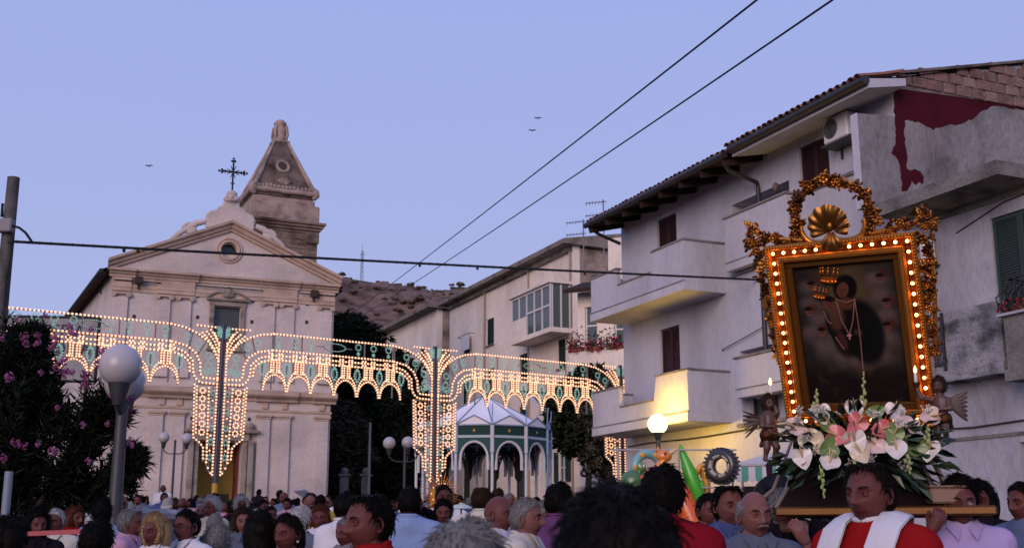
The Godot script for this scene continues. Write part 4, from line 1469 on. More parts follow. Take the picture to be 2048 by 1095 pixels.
func globe_lamp(label: String, at: Vector3, top: float, kind: int, globe: float, lit := false) -> void:
	var o := thing("street_lamp", label, "street lamp", at)
	var iron := plain("lamp iron", lin(0.03, 0.03, 0.038), 0.5)
	var m := M.new()
	var h := top - at.y
	m.lathe([Vector2(0.0, -0.2), Vector2(0.13, -0.2), Vector2(0.13, 0.05), Vector2(0.085, 0.12), Vector2(0.085, h * 0.5), Vector2(0.1, h * 0.5 + 0.02), Vector2(0.1, h * 0.5 + 0.06), Vector2(0.07, h * 0.5 + 0.1), Vector2(0.055, h - 0.05), Vector2(0.08, h), Vector2(0.0, h + 0.02)] if kind == 0 else [Vector2(0.0, -0.2), Vector2(0.1, -0.2), Vector2(0.1, 0.1), Vector2(0.055, 0.2), Vector2(0.04, h), Vector2(0.06, h + 0.05), Vector2(0.0, h + 0.12)], 12)
	put("post", m.mesh(), iron, o)
	var spots := []
	if kind == 0:    # two globes set close, one behind the other
		spots = [Vector3(0.0, h + 0.1, 0.14), Vector3(-0.13, h + 0.0, -0.42)]
		if lit:
			spots = [Vector3(0.0, h + 0.1, 0.0)]
	elif kind == 1:  # two arms
		spots = [Vector3(-0.42, h - 0.08, 0), Vector3(0.42, h - 0.12, 0)]
	else:            # three arms
		spots = [Vector3(-0.5, h - 0.08, 0.1), Vector3(0.42, h - 0.08, 0.2), Vector3(0.05, h - 0.02, -0.45)]
	for s in spots:
		m = M.new()
		if kind == 0:
			m.tube([Vector3(0, h - 0.12, 0), Vector3(s.x, s.y - 0.1, s.z)], 0.03, 6)
		else:
			var path := []
			for k in 11:
				var a := PI * k / 10.0
				path.append(Vector3(s.x * (0.5 - cos(a) * 0.5), h - 0.34 - sin(a) * 0.14 + 0.16 * k / 10.0, s.z * (0.5 - cos(a) * 0.5)))
			m.tube(path, 0.022, 6)
		m.lathe([Vector2(0.0, -0.12), Vector2(0.05, -0.12), Vector2(globe * 0.55, 0.1), Vector2(globe * 0.6, 0.14), Vector2(0.0, 0.14)], 12, s)
		put("arm", m.mesh(), iron, o)
		m = M.new()
		var c: Vector3 = s + Vector3(0, 0.1 + globe * 0.82, 0)
		m.ball(c, Vector3.ONE * globe, 28, 20)
		put("globe_lamp", m.mesh(), glow("lit globe", Color(1.0, 0.93, 0.66), 4.0) if lit else plain("opal globe", lin(0.4, 0.37, 0.39), 0.3), o)
		if lit:
			var l := OmniLight3D.new()
			l.name = "globe_light"
			o.add_child(l, true)
			l.position = c
			l.light_color = Color(1.0, 0.79, 0.27)
			l.light_energy = 6.5
			l.light_size = globe * 0.9
			l.omni_range = 30.0
			l.omni_attenuation = 2.0
			l.shadow_enabled = true

func build_lights() -> void:
	span(-6.3, 0.0, "light arch left of the church door, its far end hidden in the oleander")
	span(0.0, 6.02, "light arch across the right half of the church and the dark trees")
	span(6.02, 12.53, "light arch over the white bandstand roof, ending at the white house")
	light_pole(-6.3, "light pole outside the left edge behind the oleander")
	light_pole(0.0, "blue light pole with hanging lamp tail in front of the church door")
	light_pole(6.02, "blue light pole with hanging lamp tail beside the white bandstand")
	light_pole(12.53, "light pole with lamp tail seen under the balcony of the white house")
	globe_lamp("near unlit lamp post with two white globes in front of the oleander", Vector3(-3.83, ground_y(11.5), -11.5), 2.765, 0, 0.205)
	globe_lamp("lit street lamp glowing yellow under the white balcony", Vector3(3.55, ground_y(28.6), -28.6), 3.78, 0, 0.24, true)
	globe_lamp("two-armed lamp post with white globes before the left of the church front", Vector3(-12.3, 1.2, -43), 4.85, 1, 0.2)
	globe_lamp("three-armed lamp post with white globes left of the bandstand", Vector3(-3.45, 1.0, -38), 4.25, 2, 0.2)

func build_bandstand() -> void:
	var c := Vector3(-1.02, ground_y(43.0), -43)
	var o := thing("bandstand", "twelve sided bandstand with white tent roof and green painted arches", "bandstand", c)
	var white := plain("bandstand white", lin(0.62, 0.6, 0.64), 0.6)
	var blue := plain("bandstand blue", lin(0.25, 0.36, 0.48), 0.6)
	var greenm := plain("bandstand green", lin(0.02, 0.05, 0.045), 0.6)
	var R := 2.45
	var y0 := 4.13 # eave above its floor
	var apex := 5.45
	for k in 12:
		var a0 := deg_to_rad(22.0 + k * 30.0)
		var a1 := a0 + PI / 6
		var p0 := Vector3(cos(a0) * R, 0, sin(a0) * R)
		var p1 := Vector3(cos(a1) * R, 0, sin(a1) * R)
		var m := M.new()
		m.tube([p0, p0 + Vector3(0, 3.2, 0)], 0.055, 8)
		m.tube([p0 + Vector3(0, 3.2, 0), p0 + Vector3(0, y0, 0)], 0.075, 8)
		put("post", m.mesh(), white if k % 12 > 0 else blue, o)
		m = M.new()
		m.cbox(p0 + Vector3(0, 3.65, 0) * 1.0, Vector3(0.12, 1.0, 0.12), 0.02, Basis(Vector3.UP, -a0))
		m.tube([p0 + Vector3(0, y0, 0), p0 * 1.02 + Vector3(0, y0 + 0.75, 0)], 0.018, 5)
		put("post_cap", m.mesh(), blue, o)
		# roof panel, sagging a little between its ribs
		var pp := PackedVector3Array()
		for i in 7:
			var f := i / 6.0
			for j in 7:
				var g := j / 6.0
				var e := p0.lerp(p1, g) * 1.03
				var q := Vector3(e.x * (1.0 - f), lerpf(y0, apex, f) - 0.06 * sin(PI * g) * sin(PI * f), e.z * (1.0 - f))
				pp.append(q)
		m = M.new()
		m.surf(pp, 7, 7, false)
		put("roof_panel", m.mesh(), plain("tent canvas", lin(0.78, 0.76, 0.82), 0.85), o)
		m = M.new()
		m.tube([p0 * 1.035 + Vector3(0, y0 + 0.01, 0), Vector3(0, apex + 0.015, 0)], 0.02, 5)
		var out := (p0 + p1).normalized() * 0.03
		m.tube([p0 + out + Vector3(0, y0 + 0.02, 0), (p0 + p1) / 2 + out * 1.5 + Vector3(0, y0 + 0.34, 0), p1 + out + Vector3(0, y0 + 0.02, 0)], 0.025, 5)
		m.tube([p0 + out + Vector3(0, y0, 0), p1 + out + Vector3(0, y0, 0)], 0.035, 5)
		put("roof_rib", m.mesh(), plain("rib blue", lin(0.16, 0.22, 0.3), 0.6), o)
		m = M.new()
		m.face([p0 + out + Vector3(0, y0 + 0.02, 0), p1 + out + Vector3(0, y0 + 0.02, 0), (p0 + p1) / 2 + out * 1.5 + Vector3(0, y0 + 0.33, 0)], out)
		put("gable_flap", m.mesh(), plain("tent canvas", lin(0.78, 0.76, 0.82), 0.85), o)
		# frieze and arch, cut as one panel
		var l := p0.distance_to(p1)
		var bs := Basis((p1 - p0).normalized(), Vector3.UP, (p1 - p0).normalized().cross(Vector3.UP))
		var poly := PackedVector2Array([Vector2(0.06, 3.7), Vector2(0.06, 2.7)])
		for i in 15:
			var a := PI - PI * i / 14.0
			poly.append(Vector2(l / 2 + cos(a) * (l / 2 - 0.12), 3.0 + sin(a) * 0.6))
		poly.append(Vector2(l - 0.06, 2.7))
		poly.append(Vector2(l - 0.06, 3.7))
		m = M.new()
		m.bx(0.06, 3.79, -0.02, l - 0.06, 4.1, 0.02)
		for vi in m.v.size():
			m.v[vi] = p0 + bs * m.v[vi]
			m.n[vi] = bs * m.n[vi]
		put("frieze", m.mesh(), greenm, o)
		m = M.new()
		m.bx(0.06, 3.702, -0.025, l - 0.06, 3.788, 0.025)
		for vi in m.v.size():
			m.v[vi] = p0 + bs * m.v[vi]
			m.n[vi] = bs * m.n[vi]
		put("frieze_band", m.mesh(), plain("band pale blue", lin(0.42, 0.5, 0.55), 0.6), o)
		m = M.new()
		m.extr(poly, -0.02, 0.02, bs, p0)
		var panel := put("arch_panel", m.mesh(), plain("spandrel teal", lin(0.035, 0.085, 0.085), 0.6), o)
		m = M.new()
		var path := []
		for i in 17:
			var a := PI - PI * i / 16.0
			path.append(p0 + bs * Vector3(l / 2 + cos(a) * (l / 2 - 0.15), 3.0 + sin(a) * 0.58, 0.03))
		path.push_front(p0 + bs * Vector3(0.15, 2.6, 0.03))
		path.append(p0 + bs * Vector3(l - 0.15, 2.6, 0.03))
		m.tube(path, 0.062, 6)
		for y in [3.98]:
			m.tube([p0 + bs * Vector3(0.05, y, 0.03), p0 + bs * Vector3(l - 0.05, y, 0.03)], 0.02, 5)
		put("arch_trim", m.mesh(), white, panel)
		m = M.new()
		m.lathe([Vector2(0.0, -0.13), Vector2(0.05, -0.12), Vector2(0.03, -0.06), Vector2(0.075, 0.0), Vector2(0.05, 0.09), Vector2(0.02, 0.13), Vector2(0.0, 0.15)], 8, p0 + bs * Vector3(l / 2, 3.93, 0.03))
		m.ball(p0 + bs * Vector3(l / 2, 3.93, 0.03), Vector3(0.1, 0.13, 0.03), 8, 6, bs)
		put("lantern_ornament", m.mesh(), plain("ornament gold", lin(0.5, 0.26, 0.03), 0.5), panel)
		m = M.new()
		for s in [-1.0, 1.0]:
			for i in 3:
				m.ball(p0 + bs * Vector3(l / 2 + s * (0.2 + i * 0.1), 3.9 + 0.05 * (i % 2), 0.022), Vector3(0.08, 0.05, 0.015), 6, 4, bs * Basis(Vector3.BACK, 0.6 * s))
		put("scroll_ornament", m.mesh(), plain("ornament green", lin(0.16, 0.2, 0.04), 0.6), panel)
		m = M.new()
		for s in [-1.0, 1.0]:
			for i in 3:
				m.ball(p0 + bs * Vector3(l / 2 + s * (l / 2 - 0.1 - 0.09 * i), 3.4 + 0.08 * i, 0.022), Vector3(0.06, 0.028, 0.012), 6, 4, bs * Basis(Vector3.BACK, 0.9 * s + i))
		put("vine_ornament", m.mesh(), plain("ornament white", lin(0.5, 0.55, 0.5), 0.6), panel)
	# dark cast iron columns with fan brackets inside
	for q in [Vector3(-0.55, 0, 0.4), Vector3(0.42, 0, 0.5), Vector3(1.25, 0, 0.1), Vector3(-1.4, 0, 0.1)]:
		var m := M.new()
		m.tube([q, q + Vector3(0, 2.5, 0)], [0.06, 0.05], 8)
		m.lathe([Vector2(0.05, 2.3), Vector2(0.14, 2.45), Vector2(0.1, 2.6), Vector2(0.14, 3.5), Vector2(0.0, 3.55)], 10, q)
		for s in 4:
			var d := Vector3(cos(s * PI / 2), 0, sin(s * PI / 2))
			var path := []
			for k in 9:
				var a := k / 8.0
				path.append(q + d * (0.1 + 0.5 * a * a) + Vector3(0, 2.5 + 0.85 * sin(a * 1.5), 0))
			m.tube(path, 0.035, 5)
			m.tube([q + Vector3(0, 3.35, 0), q + d * 0.6 + Vector3(0, 3.35, 0)], 0.03, 5)
			for k in 3:
				m.tube([q + d * 0.08 + Vector3(0, 2.75 + k * 0.22, 0), q + d * (0.2 + k * 0.16) + Vector3(0, 3.35, 0)], 0.02, 4)
		put("inner_column", m.mesh(), plain("cast iron", lin(0.03, 0.025, 0.028), 0.7), o)
	var m := M.new()
	var fl := PackedVector2Array()
	for k in 12:
		fl.append(Vector2(cos(TAU * k / 12) * 2.6, sin(TAU * k / 12) * 2.6))
	m.extr(fl, -0.2, 0.12, Basis(Vector3.RIGHT, -PI / 2))
	put("floor", m.mesh(), plaster("step stone", lin(0.3, 0.27, 0.25), 0.7, 0.3, 1.0), o)
	m = M.new()
	m.lathe([Vector2(0.0, apex), Vector2(0.12, apex - 0.05), Vector2(0.06, apex + 0.1), Vector2(0.0, apex + 0.2)], 10)
	put("roof_cap", m.mesh(), white, o)

# a tree: trunk with limbs and a crown of leaf clusters spread through lumpy volumes
func tree(called: String, label: String, at: Vector3, height: float, spread: float, low: float, leafmat: Material, seedn: int, count: int, size: float, conic := false, leafshape := 0) -> void:
	rng.seed = seedn
	var o := thing(called, label, "tree", at)
	var m := M.new()
	var lean := Vector3(rng.randf_range(-0.3, 0.3), 0, rng.randf_range(-0.3, 0.3))
	m.tube([Vector3(0, -0.4, 0), Vector3(0, height * 0.25, 0) + lean * 0.3, Vector3(0, height * 0.6, 0) + lean, Vector3(0, height * 0.9, 0) + lean], [height * 0.028, height * 0.022, height * 0.013, height * 0.004], 9)
	var lobes := []
	var nl := 16
	for k in nl:
		var f := (k + 0.5) / nl
		var y := lerpf(low, height, f)
		var rr := spread * ((1.0 - f * 0.85) if conic else sin(PI * clampf(0.18 + f * 0.75, 0, 1)))
		var a := k * 2.4 + rng.randf()
		var c := Vector3(cos(a) * rr * 0.62, y, sin(a) * rr * 0.62) + lean * f
		lobes.append([c, rr * rng.randf_range(0.42, 0.62) + 0.35])
		m.tube([Vector3(0, maxf(y - rr * 0.7, height * 0.15), 0) + lean * f * 0.8, c * 0.6 + Vector3(0, y * 0.4 - 0.1, 0), c], [height * 0.009, height * 0.006, 0.02], 6)
	put("trunk", m.mesh(), plain("bark", lin(0.07, 0.05, 0.04), 0.95), o)
	# one spray of leaves, set many times
	var sp := M.new()
	for k in 14:
		leaf(sp, Vector3(rng.randf_range(-0.25, 0.25), rng.randf_range(-0.2, 0.2), rng.randf_range(-0.25, 0.25)) * size, rng.randf_range(0.3, 0.6) * size, (0.16 if leafshape == 0 else 0.3) * size, rand_dir())
	var mm := MultiMesh.new()
	mm.transform_format = MultiMesh.TRANSFORM_3D
	mm.use_colors = true
	mm.mesh = sp.mesh()
	mm.instance_count = count
	for k in count:
		var lb: Array = lobes[rng.randi() % nl]
		var d := Vector3(rng.randfn(), rng.randfn() * 0.8, rng.randfn()).normalized() * pow(rng.randf(), 0.4)
		var s := rng.randf_range(0.7, 1.35)
		mm.set_instance_transform(k, Transform3D(Basis(Vector3.UP, rng.randf() * TAU) * Basis(Vector3.RIGHT, rng.randf_range(-1, 1)) * Basis.from_scale(Vector3.ONE * s), lb[0] + d * lb[1]))
		var t := rng.randf_range(0.6, 1.3)
		mm.set_instance_color(k, Color(t, t * rng.randf_range(0.92, 1.06), t * 0.95))
	var mi := MultiMeshInstance3D.new()
	mi.multimesh = mm
	mi.material_override = leafmat
	mi.name = "crown"
	mi.set_meta("kind", "stuff")
	o.add_child(mi, true)

func leaf_mat(key: String, c: Color) -> StandardMaterial3D:
	var m := plain(key, c, 0.75, 0.0, true)
	m.backlight_enabled = true
	m.backlight = Color(0.12, 0.16, 0.06)
	return m

func build_green() -> void:
	var pine := leaf_mat("pine needles", lin(0.016, 0.024, 0.014))
	var olive := leaf_mat("olive leaves", lin(0.07, 0.07, 0.05))
	var dk := leaf_mat("dark leaves", lin(0.026, 0.036, 0.02))
	tree("pine_tree", "tall dark pine touching the right edge of the church", Vector3(-10.0, 1.7, -70), 12.6, 3.0, 3.0, pine, 3, 2400, 1.1)
	tree("pine_tree", "dark pine under the light arch, between the church and the small block", Vector3(-7.6, 1.7, -72), 10.6, 2.4, 2.5, pine, 4, 2200, 1.1)
	tree("tree", "greyish low tree showing beside the church corner below the cornice", Vector3(-9.35, 1.6, -63.0), 6.6, 1.7, 2.6, olive, 5, 1000, 0.6)
	tree("tree", "dark leafy tree before the small cream block, right of the grey tree", Vector3(-7.3, 1.7, -66), 8.0, 1.7, 2.2, dk, 6, 1700, 0.8)
	tree("tree", "dark tree behind the parked cars, lowest of the clump by the church", Vector3(-8.6, 1.7, -68), 6.4, 2.2, 1.6, pine, 7, 1800, 0.9)
	tree("climbing_shrub", "big dark shrub hiding the ground floor right of the bandstand", Vector3(2.95, 1.3, -47.5), 6.6, 1.2, 3.7, dk, 9, 1700, 0.5, false, 1)
	tree("climbing_shrub", "grey flowering shrub below the awning, right edge against the white balcony", Vector3(3.75, 1.2, -45.5), 6.0, 0.9, 2.6, leaf_mat("grey leaves", lin(0.075, 0.072, 0.06)), 10, 900, 0.4, false, 1)
	# flower boxes on the narrow house balcony
	rng.seed = 61
	for k in 3:
		var o := thing("flower_box", ["flower box with red blossoms on the narrow house balcony, end nearest the long block", "middle flower box on the narrow house balcony, pale leaves", "flower box on the narrow house balcony next to the white house corner"][k], "flower box")
		wall_frame(o, Vector3(3.0, 0, -52.5), -24.0)
		var m := M.new()
		var u := 0.3 + k * 0.9
		m.cbox(Vector3(u, 9.6, 1.05), Vector3(0.7, 0.2, 0.25), 0.02)
		put("box", m.mesh(), plain("terracotta", lin(0.22, 0.09, 0.06), 0.9), o)
		m = M.new()
		for j in 130:
			leaf(m, Vector3(u + rng.randf_range(-0.4, 0.4), 9.7 + rng.randf_range(-0.35, 0.9) * rng.randf(), 1.1 + rng.randf_range(-0.25, 0.3)), rng.randf_range(0.12, 0.25), 0.07, rand_dir())
		put("foliage", m.mesh(), olive if k == 1 else plain("box leaves", lin(0.05, 0.055, 0.04), 0.8), o, true)
		m = M.new()
		for j in 22:
			m.ball(Vector3(u + rng.randf_range(-0.4, 0.4), 9.65 + rng.randf_range(-0.2, 0.35), 1.2 + rng.randf_range(-0.1, 0.2)), Vector3.ONE * 0.055, 6, 4)
		put("blossom", m.mesh(), plain("red blossom", lin(0.3, 0.02, 0.05), 0.7), o, true)
	build_oleander()

func build_oleander() -> void:
	var at := Vector3(-5.7, 0.2, -12.4)
	var o := thing("oleander_tree", "dark oleander tree with pink flower clusters at the left edge", "oleander", at)
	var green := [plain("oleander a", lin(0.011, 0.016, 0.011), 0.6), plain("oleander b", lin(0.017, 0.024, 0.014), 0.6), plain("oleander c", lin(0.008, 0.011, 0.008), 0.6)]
	var f := FastNoiseLite.new()
	f.seed = 44
	f.frequency = 0.9
	rng.seed = 90
	var m := M.new()
	# trunks lean out to the right
	for q in [[Vector3(0.15, -0.4, 0), Vector3(0.4, 1.1, 0.1), Vector3(0.8, 1.6, 0.1), Vector3(1.2, 2.4, 0.0)], [Vector3(-0.4, -0.4, 0.1), Vector3(-0.3, 1.0, 0.2), Vector3(-0.3, 2.2, 0.1), Vector3(0.0, 3.3, 0.0)], [Vector3(0.86, -0.3, -0.3), Vector3(0.87, 1.0, -0.3), Vector3(0.9, 2.0, -0.2)], [Vector3(1.3, -0.3, -0.2), Vector3(1.33, 1.1, -0.2), Vector3(1.36, 2.1, -0.1)], [Vector3(1.12, -0.3, -0.4), Vector3(1.12, 1.2, -0.3), Vector3(1.16, 2.2, -0.2)]]:
		m.tube(q, [0.06, 0.045, 0.035, 0.02] if q.size() == 4 else [0.035, 0.028, 0.018], 7)
	put("trunk", m.mesh(), plain("oleander bark", lin(0.04, 0.03, 0.027), 0.9), o)
	# whorls of narrow leaves round a twig
	var sprays := []
	for k in 5:
		var s := M.new()
		s.tube([Vector3(0, -0.2, 0), Vector3(0, 0.12, 0)], 0.005, 4)
		for j in 20:
			var a := j * 2.4 + rng.randf_range(-0.3, 0.3)
			var d := Vector3(cos(a), rng.randf_range(0.15, 1.5), sin(a)).normalized()
			leaf(s, Vector3(0, -0.16 + j * 0.014, 0), rng.randf_range(0.1, 0.16), rng.randf_range(0.018, 0.026), d)
		sprays.append(s.mesh())
	# crown limits: lobes (x, y, z, r) against the trunk base
	var lobes := [[0.1, 2.85, 0.0, 0.72], [0.5, 2.95, 0.0, 0.36], [0.9, 2.72, 0.0, 0.34], [1.15, 2.55, 0.0, 0.34], [0.65, 2.45, 0.1, 0.55], [1.15, 2.25, 0.0, 0.36], [1.42, 2.45, -0.1, 0.18], [1.42, 2.08, 0.0, 0.28], [1.1, 1.92, 0.0, 0.34], [0.55, 1.95, 0.1, 0.5], [0.1, 2.05, 0.1, 0.65], [1.6, 2.2, -0.1, 0.12], [1.22, 1.78, -0.1, 0.18], [-0.5, 2.5, 0.0, 1.0], [0.88, 3.1, 0.0, 0.1], [0.5, 3.3, 0.0, 0.12], [1.6, 1.95, -0.1, 0.14], [1.2, 2.95, 0.0, 0.08], [1.68, 2.05, 0.0, 0.06]]
	var mm := MultiMesh.new()
	mm.transform_format = MultiMesh.TRANSFORM_3D
	mm.mesh = sprays[0]
	var inner := []
	var made := 0
	var tries := 0
	while tries < 4300:
		tries += 1
		var lb: Array = lobes[rng.randi() % lobes.size()]
		var d := Vector3(rng.randfn(), rng.randfn(), rng.randfn()).normalized()
		var rad := pow(rng.randf(), 0.4)
		var p: Vector3 = Vector3(lb[0], lb[1], lb[2]) + d * Vector3(1, 1, 0.8) * lb[3] * rad
		if f.get_noise_3dv(p * 2.2) < -0.02 - 0.3 * (1.0 if p.x < 0.7 else -0.6):
			continue
		var up := (d * 0.8 + Vector3(0, 0.7, 0.0) + rand_dir() * 0.6).normalized()
		var t := Transform3D(Basis(Quaternion(Vector3.UP, up)) * Basis(Vector3.UP, rng.randf() * TAU) * Basis.from_scale(Vector3.ONE * rng.randf_range(0.85, 1.25)), p)
		if d.z > 0.2 and rad > 0.8 and made < 290:
			made += 1
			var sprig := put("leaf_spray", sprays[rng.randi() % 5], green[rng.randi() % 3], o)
			sprig.transform = t
		else:
			inner.append(t)
	mm.instance_count = inner.size()
	for k in inner.size():
		mm.set_instance_transform(k, inner[k])
	var mi := MultiMeshInstance3D.new()
	mi.multimesh = mm
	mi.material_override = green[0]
	mi.name = "foliage"
	mi.set_meta("kind", "stuff")
	o.add_child(mi, true)
	# flower clusters
	var cl := []
	for v in 3:
		var s := M.new()
		for j in 9:
			var c := rand_dir() * rng.randf_range(0.02, 0.07)
			var out := c.normalized()
			for k in 5:
				var a := TAU * k / 5
				var x := out.cross(Vector3(0.3, 1, 0.2)).normalized()
				var d := (x.rotated(out, a) + out * 0.5).normalized()
				s.ball(c + d * 0.02, Vector3(0.016, 0.006, 0.02), 6, 4, Basis(Quaternion(Vector3.BACK, d)))
		cl.append(s.mesh())
	var pinks := [plain("oleander pink", lin(0.3, 0.1, 0.22), 0.7), plain("oleander rose", lin(0.24, 0.065, 0.16), 0.7)]
	for q in [[0.69, 2.85], [1.01, 2.89], [1.16, 2.95], [1.30, 2.91], [1.41, 2.78], [1.12, 2.57], [0.91, 3.20], [0.78, 3.27], [0.87, 3.29], [1.10, 3.15], [1.24, 3.35], [1.29, 3.28], [0.92, 3.50], [0.60, 3.24], [0.67, 2.06], [0.89, 2.17], [0.80, 2.20], [1.17, 2.12], [1.55, 2.02], [1.55, 3.13], [1.54, 3.00], [1.94, 2.63], [1.92, 2.53], [1.66, 2.40], [1.70, 2.68], [1.91, 2.22], [1.97, 2.18], [1.23, 3.01], [1.20, 2.90], [1.36, 2.90], [0.65, 3.45], [1.41, 3.36], [0.98, 2.20], [1.40, 2.39], [0.82, 3.19], [1.09, 3.24]]:
		var fl := put("flower_cluster", cl[rng.randi() % 3], pinks[rng.randi() % 2], o)
		fl.position = Vector3(q[0], q[1], 0.72 + rng.randf_range(-0.12, 0.16))
		fl.rotation = Vector3(rng.randf(), rng.randf() * TAU, 0)
		fl.scale = Vector3.ONE * rng.randf_range(0.4, 0.78)

func sag(a: Vector3, b: Vector3, drop: float, k := 24) -> Array:
	var out := []
	for i in k + 1:
		var f := float(i) / k
		out.append(a.lerp(b, f) - Vector3(0, drop * 4.0 * f * (1.0 - f), 0))
	return out

func build_street_things() -> void:
	var cab := plain("cable", lin(0.018, 0.022, 0.026), 0.7)
	# utility pole
	var o := thing("utility_pole", "grey utility pole with a junction box at the left edge", "utility pole", Vector3(-8.9, 0.4, -20))
	var m := M.new()
	m.tube([Vector3(0, -0.4, 0), Vector3(0, 7.35, 0)], [0.15, 0.105], 12)
	put("pole", m.mesh(), plaster("pole grey", lin(0.16, 0.15, 0.15), 0.6, 0.5, 2.0, 0.8), o)
	m = M.new()
	m.cbox(Vector3(0.0, 6.42, 0.16), Vector3(0.27, 0.24, 0.16), 0.02)
	put("junction_box", m.mesh(), plain("box grey", lin(0.24, 0.225, 0.24), 0.6), o)
	m = M.new()
	m.tube([Vector3(0.13, 6.42, 0.16), Vector3(0.26, 6.38, 0.16), Vector3(0.36, 6.3, 0.12), Vector3(0.48, 6.12, 0.05)], 0.025, 6)
	m.tube([Vector3(-0.12, 6.42, 0.16), Vector3(-0.3, 6.4, 0.16)], 0.03, 6)
	m.tube([Vector3(-0.1, 6.6, 0.1), Vector3(-0.13, 6.85, 0.05), Vector3(-0.05, 6.8, 0.0)], 0.025, 6)
	m.tube([Vector3(0.06, 6.15, 0.1), Vector3(0.15, 6.05, 0.1), Vector3(0.1, 5.5, 0.13), Vector3(0.12, 4.6, 0.12), Vector3(0.06, 3.5, 0.14)], 0.015, 5)
	m.tube([Vector3(-0.12, 6.3, 0.1), Vector3(-0.25, 6.1, 0.1), Vector3(-0.14, 5.8, 0.12)], 0.018, 5)
	put("lead", m.mesh(), cab, o)
	# the thick cable across the square
	o = thing("overhead_cable", "thick dark cable strung from the utility pole to the white house", "cable")
	var a := Vector3(-8.78, 6.55, -19.9)
	var b := on_wall(R_AT, R_DEG, 6.6, 7.52, 0.05)
	m = M.new()
	m.tube(sag(a, b, 0.02), 0.026, 6)
	for k in 90:
		var p := a.lerp(b, (k + 0.5) / 90.0) - Vector3(0, 0.08 * (k + 0.5) / 90.0 * (1.0 - (k + 0.5) / 90.0), 0)
		m.ball(p, Vector3(0.05, 0.03, 0.03), 6, 4)
	put("cable", m.mesh(), cab, o)
	for f in [0.115, 0.13, 0.47, 0.55, 0.71]:
		m = M.new()
		m.cbox(a.lerp(b, f) + Vector3(0, -0.05, 0), Vector3(0.05, 0.09, 0.05), 0.01)
		put("clip", m.mesh(), cab, o)
	for q in [["thin overhead wire crossing the sky, upper of the pair", Vector3(3.12, 5.87, -6.1), Vector3(-12.5, 14.2, -75.0), 0.12], ["thin overhead wire crossing the sky, lower of the pair", Vector3(3.81, 5.87, -6.1), Vector3(-11.95, 14.25, -75.0), 0.18]]:
		o = thing("overhead_wire", q[0], "wire")
		m = M.new()
		m.tube(sag(q[1], q[2], q[3]), 0.011, 5)
		put("wire", m.mesh(), cab, o)
		m = M.new()
		m.cbox(q[1].lerp(q[2], 0.012), Vector3(0.05, 0.05, 0.2), 0.01)
		put("splice", m.mesh(), cab, o)
	# restaurant sign board behind the arches
	o = thing("restaurant_sign", "grey restaurant sign board with dark lettering behind the oleander", "sign", Vector3(-12.75, 0.8, -32))
	o.rotation.y = 0.1
	m = M.new()
	m.cbox(Vector3(0, 5.75, 0), Vector3(2.5, 1.75, 0.08), 0.01)
	put("board", m.mesh(), plaster("sign grey", lin(0.34, 0.33, 0.34), 0.75, 0.5, 2.0, 0.3), o)
	m = M.new()
	m.bx(-1.28, 4.84, -0.06, -1.22, 6.68, 0.07)
	m.bx(1.22, 4.84, -0.06, 1.28, 6.68, 0.07)
	m.bx(-1.22, 6.62, -0.06, 1.22, 6.68, 0.07)
	m.bx(-1.22, 4.84, -0.06, 1.22, 4.9, 0.07)
	m.tube([Vector3(-1.0, -0.8, -0.1), Vector3(-1.0, 4.9, -0.1)], 0.05, 6)
	m.tube([Vector3(1.0, -0.8, -0.1), Vector3(1.0, 4.9, -0.1)], 0.05, 6)
	put("sign_frame", m.mesh(), plain("sign black", lin(0.025, 0.025, 0.03), 0.6), o)
	for k in 2:
		var tx := TextMesh.new()
		tx.text = ["PIZZERIA", "TRATTORIA"][k]
		var fo := SystemFont.new()
		fo.font_names = PackedStringArray(["Droid Sans"])
		tx.font = fo
		tx.font_size = 40
		tx.pixel_size = 0.0105
		tx.depth = 0.02
		var t := put("lettering", tx, plain("letter dark", lin(0.05, 0.04, 0.06), 0.7), o)
		t.position = Vector3(0, 6.28 - k * 0.5, 0.052)
	# parked cars by the church corner
	car("dark blue car with its tailgate raised beside the church corner", Vector3(-7.05, ground_y(52), -52.0), 0.5, plain("car blue", lin(0.02, 0.03, 0.1), 0.25), true)
	car("light blue car parked left of the one with the raised tailgate", Vector3(-8.35, ground_y(55), -54.5), 1.2, plain("car light blue", lin(0.12, 0.17, 0.36), 0.25), false)
	van("pale blue van roof showing among the heads by the near lamp post", Vector3(-4.36, ground_y(13.8), -14.4), 0.15)
	# pale gate pillars under the trees
	for k in 2:
		o = thing("gate_pillar", ["stubby pale gate pillar under the dark trees", "pale gate pillar with a capped top under the trees, nearer the small block"][k], "pillar", Vector3(-8.55 + k * 1.1, 1.6, -60.5))
		m = M.new()
		m.cbox(Vector3(0, 1.45, 0), Vector3(0.42, 2.9, 0.42), 0.02)
		put("shaft", m.mesh(), plaster("pillar stone", lin(0.34, 0.3, 0.28), 0.6, 0.5, 1.5), o)
		m = M.new()
		m.cbox(Vector3(0, 2.96, 0), Vector3(0.6, 0.12, 0.6), 0.03)
		m.ball(Vector3(0, 3.15, 0), Vector3(0.2, 0.2, 0.2), 10, 7)
		put("cap", m.mesh(), plaster("pillar stone", lin(0.34, 0.3, 0.28), 0.6, 0.5, 1.5), o)
	o = thing("flag_pole", "thin bare pole standing before the dark trees", "pole", Vector3(-7.25, 1.6, -60))
	m = M.new()
	m.tube([Vector3(0, -0.3, 0), Vector3(0, 5.6, 0)], [0.09, 0.06], 8)
	put("pole", m.mesh(), plain("pole pale", lin(0.3, 0.28, 0.26), 0.7), o)
	o = thing("sign_post", "blue-grey sign post at the left edge among the crowd", "post", Vector3(-3.95, 0.1, -9.3))
	m = M.new()
	m.tube([Vector3(0, -0.2, 0), Vector3(0, 1.9, 0)], 0.032, 10)
	put("post", m.mesh(), plain("post blue grey", lin(0.16, 0.2, 0.24), 0.5), o)
